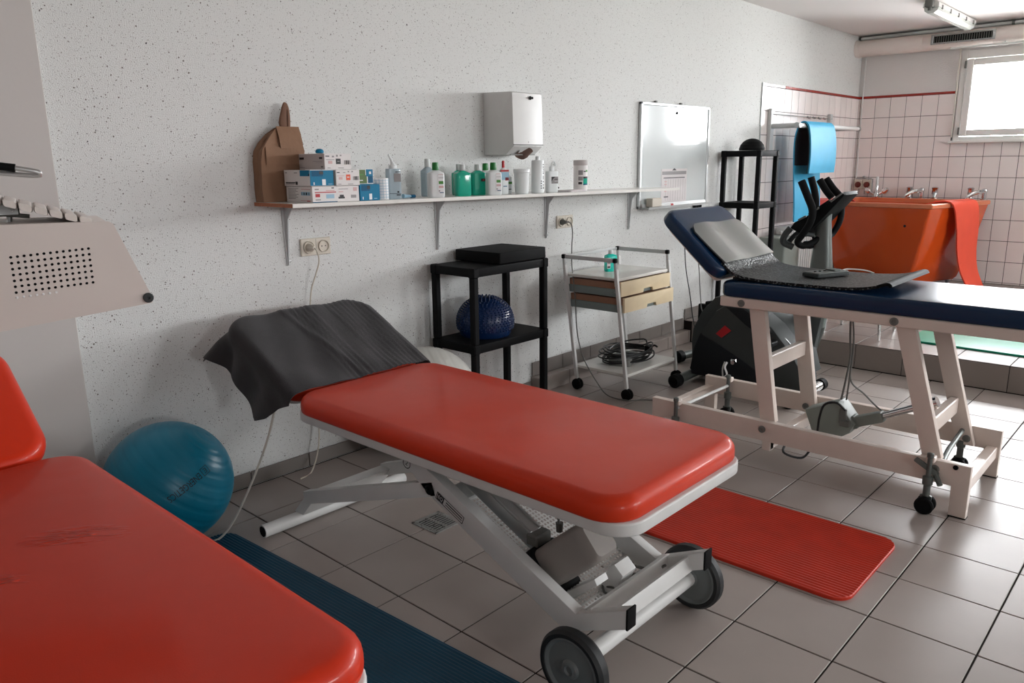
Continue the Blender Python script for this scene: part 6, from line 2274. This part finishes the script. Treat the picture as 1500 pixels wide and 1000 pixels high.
# hanging leads between trolley and platform
lw_ = BM()
tube(lw_, [(3.86, -0.025, 0.86), (3.86, -0.05, 0.60), (3.85, -0.10, 0.40), (3.84, -0.14, 0.22), (3.80, -0.20, 0.10), (3.68, -0.30, 0.02), (3.55, -0.36, 0.006)], 0.004, 7, 6)
tag(obj('thin_lead', lw_, 'cord_black'), 'thin dark lead hanging down the wall by the platform corner', 'cable')
lw_ = BM()
tube(lw_, [(4.02, -0.030, 0.80), (4.02, -0.07, 0.62), (4.00, -0.10, 0.45), (3.99, -0.12, 0.33), (3.985, -0.14, 0.25), (3.98, -0.22, 0.185)], 0.004, 7, 6)
tag(obj('thin_lead', lw_, 'cord_grey'), 'thin grey lead hanging onto the platform edge', 'cable')
pb_ = BM()
tube(pb_, [(3.99, -0.30, 0.345), (4.02, -0.155, 0.31)], 0.014, 10)
box(pb_, 4.005, 4.045, -0.16, -0.09, 0.171, 0.30, 0.006)
tag(obj('floor_pump', pb_, 'black_plastic'), 'small black handled object standing on the platform edge', 'pump')

# ------------------------------------------------------------------ wall bar and the mat hung over it
wbr = thing('hanging_rail', 'white metal rail on two brackets on the tiled left wall', 'rail', (5.9, 0, 1.65))
bm = BM()
for xx in (5.262, 6.612):
    box(bm, xx - 0.032, xx + 0.032, -0.045, -0.0125, 1.475, 1.838, 0.004)
obj('bracket', bm, 'ladder_grey', wbr)
bm = BM()
tube(bm, [(5.262, -0.03, 1.690), (5.262, -0.295, 1.690)], 0.021, 14)
tube(bm, [(6.612, -0.03, 1.690), (6.612, -0.275, 1.690)], 0.019, 14)
obj('arm', bm, 'ladder_grey', wbr)
bm = BM()
tube(bm, [(5.235, -0.275, 1.690), (6.70, -0.275, 1.690)], 0.020, 16)
rd = obj('rod', bm, 'white_paint', wbr)
bm = BM()
tube(bm, [(6.70, -0.275, 1.690), (6.73, -0.275, 1.690)], 0.025, 16)
tube(bm, [(5.225, -0.275, 1.690), (5.245, -0.275, 1.690)], 0.024, 16)
obj('rod_cap', bm, 'steel', rd)
bm = BM()
tube(bm, [(5.262, -0.052, 1.792), (5.9, -0.056, 1.792), (6.612, -0.052, 1.792)], 0.0035, 8)
for k in range(4):
    xx = 5.98 + k * 0.13
    tube(bm, [(xx, -0.056, 1.792), (xx + 0.025, -0.064, 1.785), (xx + 0.06, -0.058, 1.792)], 0.010, 8, 3)
obj('hook_wire', bm, 'steel', wbr)
hm = thing('hung_mat', 'sky blue exercise mat folded over the rail on the tiled wall', 'exercise mat', (5.70, -0.275, 1.71))
prof = smooth2([(-0.345, 1.285), (-0.352, 1.40), (-0.346, 1.55), (-0.325, 1.67), (-0.300, 1.712), (-0.275, 1.722), (-0.250, 1.712), (-0.225, 1.67), (-0.205, 1.55), (-0.215, 1.30), (-0.235, 1.05), (-0.245, 0.86)], 5)
bm = BM()
ribbon(bm, prof, 'X', 5.375, 5.955, 0.013)
obj('sheet', bm, 'mat_cyan', hm)
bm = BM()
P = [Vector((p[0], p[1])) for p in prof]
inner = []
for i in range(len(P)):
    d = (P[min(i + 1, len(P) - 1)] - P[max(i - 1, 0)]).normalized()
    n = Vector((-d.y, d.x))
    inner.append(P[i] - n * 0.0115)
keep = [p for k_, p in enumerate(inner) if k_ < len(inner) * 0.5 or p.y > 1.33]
ribbon(bm, [(p.x, p.y) for p in keep], 'X', 5.372, 5.958, 0.009)  # added dark liner paints the shade between the two flaps
obj('shade_liner', bm, 'fold_shade', hm, label='dark liner painted as the shade inside the fold')

# ------------------------------------------------------------------ radiator and hose by the tiled wall
ra = thing('radiator', 'white ribbed radiator on the tiled wall behind the mast of the trainer', 'radiator', (5.85, -0.1, 0.3))
for k in range(14):
    bm = BM()
    xx = 5.50 + k * 0.052
    box(bm, xx, xx + 0.034, -0.120, -0.035, 0.28, 0.80, 0.010, seg=2)
    obj('rib', bm, 'white_paint', ra)
bm = BM()
box(bm, 5.49, 6.24, -0.095, -0.055, 0.31, 0.35, 0.008); box(bm, 5.49, 6.24, -0.095, -0.055, 0.73, 0.77, 0.008)
box(bm, 5.6, 5.64, -0.06, -0.0125, 0.40, 0.44); box(bm, 6.1, 6.14, -0.06, -0.0125, 0.40, 0.44)
for xx in (5.56, 6.16):
    box(bm, xx - 0.012, xx + 0.012, -0.10, -0.05, PZ + 0.0005, 0.33, 0.003)
obj('header', bm, 'white_paint', ra)
bx = thing('suction_unit', 'grey box unit with a black hose loop beside the radiator', 'unit', (5.3, -0.2, PZ))
bm = BM()
rslab(bm, 5.13, 5.45, -0.285, -0.04, PZ + 0.001, 0.735, 0.02, 0.012, 0.004, 4)
obj('cabinet', bm, 'green_grey', bx)
bm = BM()
tube(bm, [(5.16, -0.30, 0.70), (5.22, -0.35, 0.78), (5.33, -0.40, 0.80), (5.42, -0.43, 0.72), (5.42, -0.45, 0.60), (5.40, -0.47, 0.50), (5.44, -0.49, 0.40), (5.47, -0.50, 0.30), (5.46, -0.52, 0.20)], 0.021, 10, 6)
obj('hose', bm, 'black_rubber', bx)
bm = BM()
tube(bm, [(5.11, -0.30, 0.695), (5.19, -0.30, 0.70)], 0.022, 12)
box(bm, 5.14, 5.18, -0.30, -0.284, 0.66, 0.72, 0.003)
obj('hose_socket', bm, 'black_plastic', bx)
bm = BM()
prism(bm, [(5.34, 0.57), (5.44, 0.50), (5.47, 0.56), (5.40, 0.66), (5.35, 0.65)], 'Y', -0.50, -0.45, bev=0.012)
obj('mask', bm, 'cyan_mask', bx)

# ------------------------------------------------------------------ bath tub
tu = thing('bath_tub', 'glossy orange therapy bath tub standing on the platform before the far wall', 'bath tub', (6.85, -0.65, PZ))
def quad(z, g, r=0.06, n=5):
    r = r * 0.38
    """rounded plan quadrilateral; g grows it outwards"""
    C4 = [Vector((6.225, -1.135)), Vector((7.30, -1.375)), Vector((7.405, -0.07)), Vector((6.40, -0.05))]
    ctr = sum(C4, Vector((0, 0))) / 4
    pts = []
    for p in C4:
        d = (p - ctr)
        pts.append(p + Vector((g if d.x > 0 else -g, g if d.y > 0 else -g)))
    out_ = []
    for k in range(4):
        a, b, c = pts[k - 1], pts[k], pts[(k + 1) % 4]
        u, v = (a - b).normalized(), (c - b).normalized()
        p0, p1 = b + u * r, b + v * r
        for q in range(n + 1):
            t_ = q / n
            out_.append(((1 - t_) ** 2 * p0.x + 2 * t_ * (1 - t_) * b.x + t_ * t_ * p1.x, (1 - t_) ** 2 * p0.y + 2 * t_ * (1 - t_) * b.y + t_ * t_ * p1.y, z))
    return out_
bm = BM()
loft(bm, [quad(0.235, -0.19, 0.10), quad(0.262, -0.165, 0.10), quad(0.45, -0.115, 0.09), quad(0.70, -0.055, 0.075), quad(0.958, -0.006, 0.06), quad(0.958, -0.055, 0.06), quad(0.70, -0.105, 0.07), quad(0.42, -0.20, 0.10), quad(0.38, -0.26, 0.10)])
obj('basin', bm, 'orange', tu, ang=28)
bm = BM()
loft(bm, [quad(0.957, -0.058, 0.06), quad(0.957, 0.002, 0.06), quad(0.962, 0.008, 0.06), quad(0.992, 0.008, 0.06), quad(0.999, 0.0, 0.06), quad(0.999, -0.052, 0.06), quad(0.992, -0.058, 0.06), quad(0.957, -0.058, 0.06)], cap0=False, cap1=False)
obj('rim', bm, 'orange_rim', tu, ang=28)
for (xx, yy) in ((6.52, -0.97), (7.13, -1.12), (7.16, -0.30), (6.62, -0.28)):
    bm = BM()
    lathe(bm, [(0.028, PZ), (0.028, PZ + 0.008), (0.019, PZ + 0.012), (0.019, 0.245)], (xx, yy, 0), 14)
    obj('leg', bm, 'steel', tu)
bm = BM()
lathe(bm, [(0.012, 0), (0.012, 0.002), (0.006, 0.003)], (0, 0, 0), 10)
xf(bm, Matrix.Translation((6.225, -0.93, 0.80)) @ Matrix.Rotation(-PI / 2, 4, 'Y'))
obj('stud', bm, 'dark_slate', tu)
def tap(label, x, y, kind):
    Mt = Matrix.Translation((x, y, 1.0)) @ Matrix.Scale(1.35, 4) @ Matrix.Translation((-x, -y, -1.0))
    t = thing('bath_tap', label, 'tap', (x, y, 1.0))
    bm = BM()
    if kind == 'mixer':
        lathe(bm, [(0.030, 0.0), (0.030, 0.006), (0.018, 0.012), (0.017, 0.035), (0.012, 0.040), (0.012, 0.155), (0.009, 0.160)], (x, y, 1.0), 16)
        xf(bm, Mt)
        obj('spout', bm, 'chrome', t)
        for s in (-1, 1):
            bm = BM()
            tube(bm, [(x, y, 1.018), (x - 0.02 * s * 0.3, y - 0.055 * s, 1.045)], 0.009, 10)
            tube(bm, [(x - 0.02 * s * 0.3, y - 0.05 * s, 1.042), (x - 0.02 * s * 0.36, y - 0.062 * s, 1.050), (x - 0.02 * s * 0.5, y - 0.085 * s, 1.066)], [0.018, 0.022, 0.016], 10)
            xf(bm, Mt)
            obj('handle', bm, 'chrome', t)
    elif kind == 'knob':
        lathe(bm, [(0.026, 0.0), (0.026, 0.006), (0.014, 0.012), (0.013, 0.030)], (x, y, 1.0), 16)
        xf(bm, Mt)
        obj('base', bm, 'chrome', t)
        bm = BM()
        lathe(bm, [(0.016, 0.028), (0.022, 0.034), (0.020, 0.066), (0.024, 0.080), (0.015, 0.086)], (x, y, 1.0), 9)
        xf(bm, Mt)
        obj('handle', bm, 'chrome', t)
    else:
        lathe(bm, [(0.026, 0.0), (0.026, 0.006), (0.016, 0.012), (0.016, 0.055), (0.020, 0.060), (0.018, 0.075), (0.008, 0.080)], (x, y, 1.0), 16)
        tube(bm, [(x, y, 1.055), (x - 0.05, y + 0.045, 1.052), (x - 0.09, y + 0.082, 1.025), (x - 0.095, y + 0.087, 1.010)], [0.016, 0.016, 0.013, 0.012], 10, 4)
        xf(bm, Mt)
        obj('spout', bm, 'chrome', t)
    return t
tap('chrome mixer tap with an upright pipe at the back of the orange tub', 7.350, -0.30, 'mixer')
tap('chrome knob tap, left of the short spout on the orange tub', 7.355, -0.625, 'knob')
tap('short chrome spout between two knobs on the orange tub', 7.36, -0.74, 'spout')
tap('chrome knob tap right of the short spout on the tub', 7.35, -0.865, 'knob')
tap('chrome knob tap behind the coral foam mat', 7.32, -1.195, 'knob')
tap('chrome spout at the far right corner of the orange tub', 7.285, -1.32, 'spout')
# foam mat hung over the right end of the tub
fm = thing('foam_mat', 'coral red foam mat hanging over the right side of the orange tub', 'exercise mat', (6.98, -1.30, 1.0))
bm = BM()
pr_ = smooth2([(0.32, 0.93), (0.16, 0.995), (0.085, 1.014), (0.02, 1.016), (-0.025, 0.995), (-0.048, 0.92), (-0.055, 0.75), (-0.050, 0.55), (-0.070, 0.36), (-0.130, 0.20), (-0.150, 0.18)], 6)
rows_ = []
for (d, z) in pr_:
    drop = max(0, 1.0 - z)
    xa, xb = 6.52 + 0.30 * drop, 6.97 + 0.10 * drop
    def ye(x):
        return -1.135 - (x - 6.225) * 0.2233 + d
    rows_.append([(xa, ye(xa), z), (xb, ye(xb), z)])
N_ = len(rows_)
loops = []
for i, ((a, b)) in enumerate(rows_):
    d = (Vector(rows_[min(i + 1, N_ - 1)][0]) - Vector(rows_[max(i - 1, 0)][0])).normalized()
    ac = Vector((1, -0.2233, 0)).normalized()
    n = d.cross(ac).normalized() * 0.006
    a, b = Vector(a), Vector(b)
    loops.append([a + n, b + n, b - n, a - n])
loft(bm, loops)
obj('sheet', bm, 'foam_coral', fm)
fm2 = BM()
pr_ = smooth2([(6.20, 0.93), (6.235, 1.000), (6.29, 1.012), (6.45, 1.016), (6.55, 1.013), (6.62, 0.98)], 5)
ribbon(fm2, pr_, 'Y', -0.345, -0.015, 0.012)
tag(obj('foam_mat', fm2, 'foam_pink'), 'pinkish red foam mat lying over the left end of the tub rim', 'exercise mat')

# sockets on the far wall
fs = thing('wet_socket', 'pair of dark red wall outlets beside the tub in the tiled corner', 'socket', (7.42, -0.1, 1.13))
bm = BM()
for (ya, yb) in ((-0.045, -0.130), (-0.136, -0.222)):
    box(bm, XF - 0.045, XF - 0.0085, yb, ya, 1.085, 1.182, 0.005)
obj('housing', bm, 'ivory_plastic', fs)
for yc in (-0.088, -0.179):
    bm = BM()
    lathe(bm, [(0.031, 0), (0.031, 0.012), (0.022, 0.018), (0.012, 0.020)], (0, 0, 0), 18)
    xf(bm, Matrix.Translation((XF - 0.045, yc, 1.130)) @ Matrix.Rotation(-PI / 2, 4, 'Y'))
    obj('flap', bm, 'socket_red', fs)
bm = BM()
box(bm, XF - 0.03, XF - 0.0085, -0.215, -0.06, 1.19, 1.197, 0.001)
lathe(bm, [(0.016, 0.0), (0.018, 0.010), (0.012, 0.022), (0.004, 0.026)], (XF - 0.022, -0.135, 1.197), 12)
tube(bm, [(XF - 0.014, -0.226, 1.19), (XF - 0.014, -0.226, 1.03)], 0.006, 8)
tube(bm, [(XF - 0.014, -0.15, 1.085), (XF - 0.014, -0.15, 1.03)], 0.006, 8)
tube(bm, [(XF - 0.014, -0.09, 1.085), (XF - 0.014, -0.09, 1.03)], 0.006, 8)
obj('conduit', bm, 'steel', fs)
bm = BM()
tube(bm, [(XF - 0.016, -0.052, 1.19), (XF - 0.016, -0.050, 2.43)], 0.006, 8)
tag(obj('wall_conduit', bm, 'white_paint'), 'thin pale conduit running up the tiled corner', 'conduit')

# ------------------------------------------------------------------ duct, pipes, lamp
du_ = thing('ventilation_duct', 'long pale painted air duct under the ceiling of the far wall', 'duct', (7.3, -0.02, 2.43))
bm = BM()
sec = rr(-0.115, 0.115, -0.076, 0.076, 0.072, 0, 6)
segs = []
y = -0.045
while y > YR + 0.1:
    y2 = max(y - 0.60, YR + 0.05)
    loft(bm, [[(7.305 + p[0] * s, yy, 2.512 + p[1] * s) for p in sec] for yy, s in ((y, 0.99), (y - 0.004, 1.0), (y2 + 0.004, 1.0), (y2 + 0.001, 0.99))])
    y = y2
obj('tube', bm, 'duct', du_)
bm = BM()
loft(bm, [[(7.305 + p[0] * s, yy, 2.512 + p[1] * s) for p in sec] for yy, s in ((-0.001, 1.10), (-0.018, 1.10), (-0.022, 1.04), (-0.046, 1.03))])
obj('collar', bm, 'duct', du_)
bm = BM()
gx = 7.178
g0, g1, gz0, gz1 = -0.728, -1.272, 2.470, 2.562
box(bm, gx - 0.008, gx + 0.012, g0, g0 - 0.022, gz0, gz1, 0.002); box(bm, gx - 0.008, gx + 0.012, g1 + 0.022, g1, gz0, gz1, 0.002)
box(bm, gx - 0.008, gx + 0.012, g0 - 0.022, g1 + 0.022, gz1 - 0.017, gz1, 0.002); box(bm, gx - 0.008, gx + 0.012, g0 - 0.022, g1 + 0.022, gz0, gz0 + 0.015, 0.002)
gf = obj('grille', bm, 'steel', du_)
bm = BM()
box(bm, gx + 0.0080, gx + 0.0105, g0 - 0.02, g1 + 0.02, gz0 + 0.012, gz1 - 0.014)
obj('grille_void', bm, 'void', gf)
bm = BM()
for k in range(25):
    yy = g0 - 0.032 - k * (abs(g1 - g0) - 0.064) / 24
    box(bm, gx - 0.003, gx + 0.001, yy - 0.0025, yy + 0.0025, gz0 + 0.014, gz1 - 0.016)
obj('grille_slats', bm, 'mid_grey', gf)
bm = BM()
tube(bm, [(7.30, -0.03, 2.612), (7.30, -8.5, 2.612)], 0.017, 12)
hp_ = tag(obj('heating_pipe', bm, 'white_paint'), 'white pipe running under the ceiling above the air duct', 'pipe')
for yy in (-1.385, -2.9, -4.4):
    bm = BM()
    tube(bm, [(7.30, yy - 0.012, 2.612), (7.30, yy + 0.012, 2.612)], 0.021, 14)
    box(bm, 7.292, 7.308, yy - 0.006, yy + 0.006, 2.62, CEIL - 0.0005)
    obj('pipe_clamp', bm, 'mid_grey', hp_)
bm = BM()
tube(bm, [(7.215, -0.90, 2.425), (7.215, -8.5, 2.425)], 0.010, 10)
p2 = tag(obj('cable_pipe', bm, 'white_paint'), 'thin white pipe running along the underside of the air duct', 'pipe')
bm = BM()
tube(bm, [(7.215, -1.335, 2.425), (7.215, -1.375, 2.425)], 0.015, 12)
box(bm, 7.207, 7.223, -1.362, -1.348, 2.425, 2.447)
obj('pipe_clamp', bm, 'white_paint', p2)
la = thing('ceiling_lamp', 'white tubular ceiling lamp fitting with a frosted cover', 'lamp', (6.4, -1.06, CEIL))
LX0, LX1, LY = 5.78, 7.00, -1.085
bm = BM()
prism(bm, [(LY - 0.060, 2.590), (LY - 0.058, 2.622), (LY - 0.035, 2.6395), (LY + 0.035, 2.6395), (LY + 0.058, 2.622), (LY + 0.060, 2.590)], 'X', LX0, LX1, bev=0.004)
obj('housing', bm, 'white_plastic', la)
bm = BM()
prism(bm, [(LY - 0.056, 2.592), (LY - 0.050, 2.565), (LY - 0.022, 2.545), (LY + 0.022, 2.545), (LY + 0.050, 2.565), (LY + 0.056, 2.592)], 'X', LX0 + 0.01, LX1 - 0.01, bev=0.006)
obj('diffuser', bm, 'diffuser', la)
for k in range(5):
    xx = LX0 + 0.10 + k * (LX1 - LX0 - 0.2) / 4
    bm = BM()
    for s in (-1, 1):
        box(bm, xx - 0.012, xx + 0.012, LY + s * 0.060 - 0.004, LY + s * 0.060 + 0.004, 2.578, 2.612, 0.002)
    obj('clip', bm, 'mid_grey', la)
bm = BM()
box(bm, LX0 - 0.07, LX0 - 0.002, LY - 0.03, LY + 0.03, 2.585, 2.6395, 0.004)
tube(bm, [(LX0 - 0.035, LY, 2.585), (LX0 - 0.035, LY, 2.560)], 0.014, 10)
obj('cable_gland', bm, 'mid_grey', la)

# low stool on the platform, mostly hidden by the navy table
so = thing('stool', 'low chrome-legged stool on the platform behind the navy table', 'stool', (4.33, -1.22, PZ))
bm = BM()
rslab(bm, 4.12, 4.54, -1.42, -1.02, 0.395, 0.435, 0.06, 0.015, 0.006, 5)
obj('seat', bm, 'black_rubber', so)
for (xx, yy) in ((4.140, -1.425), (4.150, -1.035), (4.52, -1.41), (4.52, -1.03)):
    bm = BM()
    cxm, cym = 4.33, -1.22
    tube(bm, [(xx, yy, PZ + 0.001), (xx + (cxm - xx) * 0.10, yy + (cym - yy) * 0.10, 0.397)], 0.010, 10)
    obj('leg', bm, 'chrome', so)
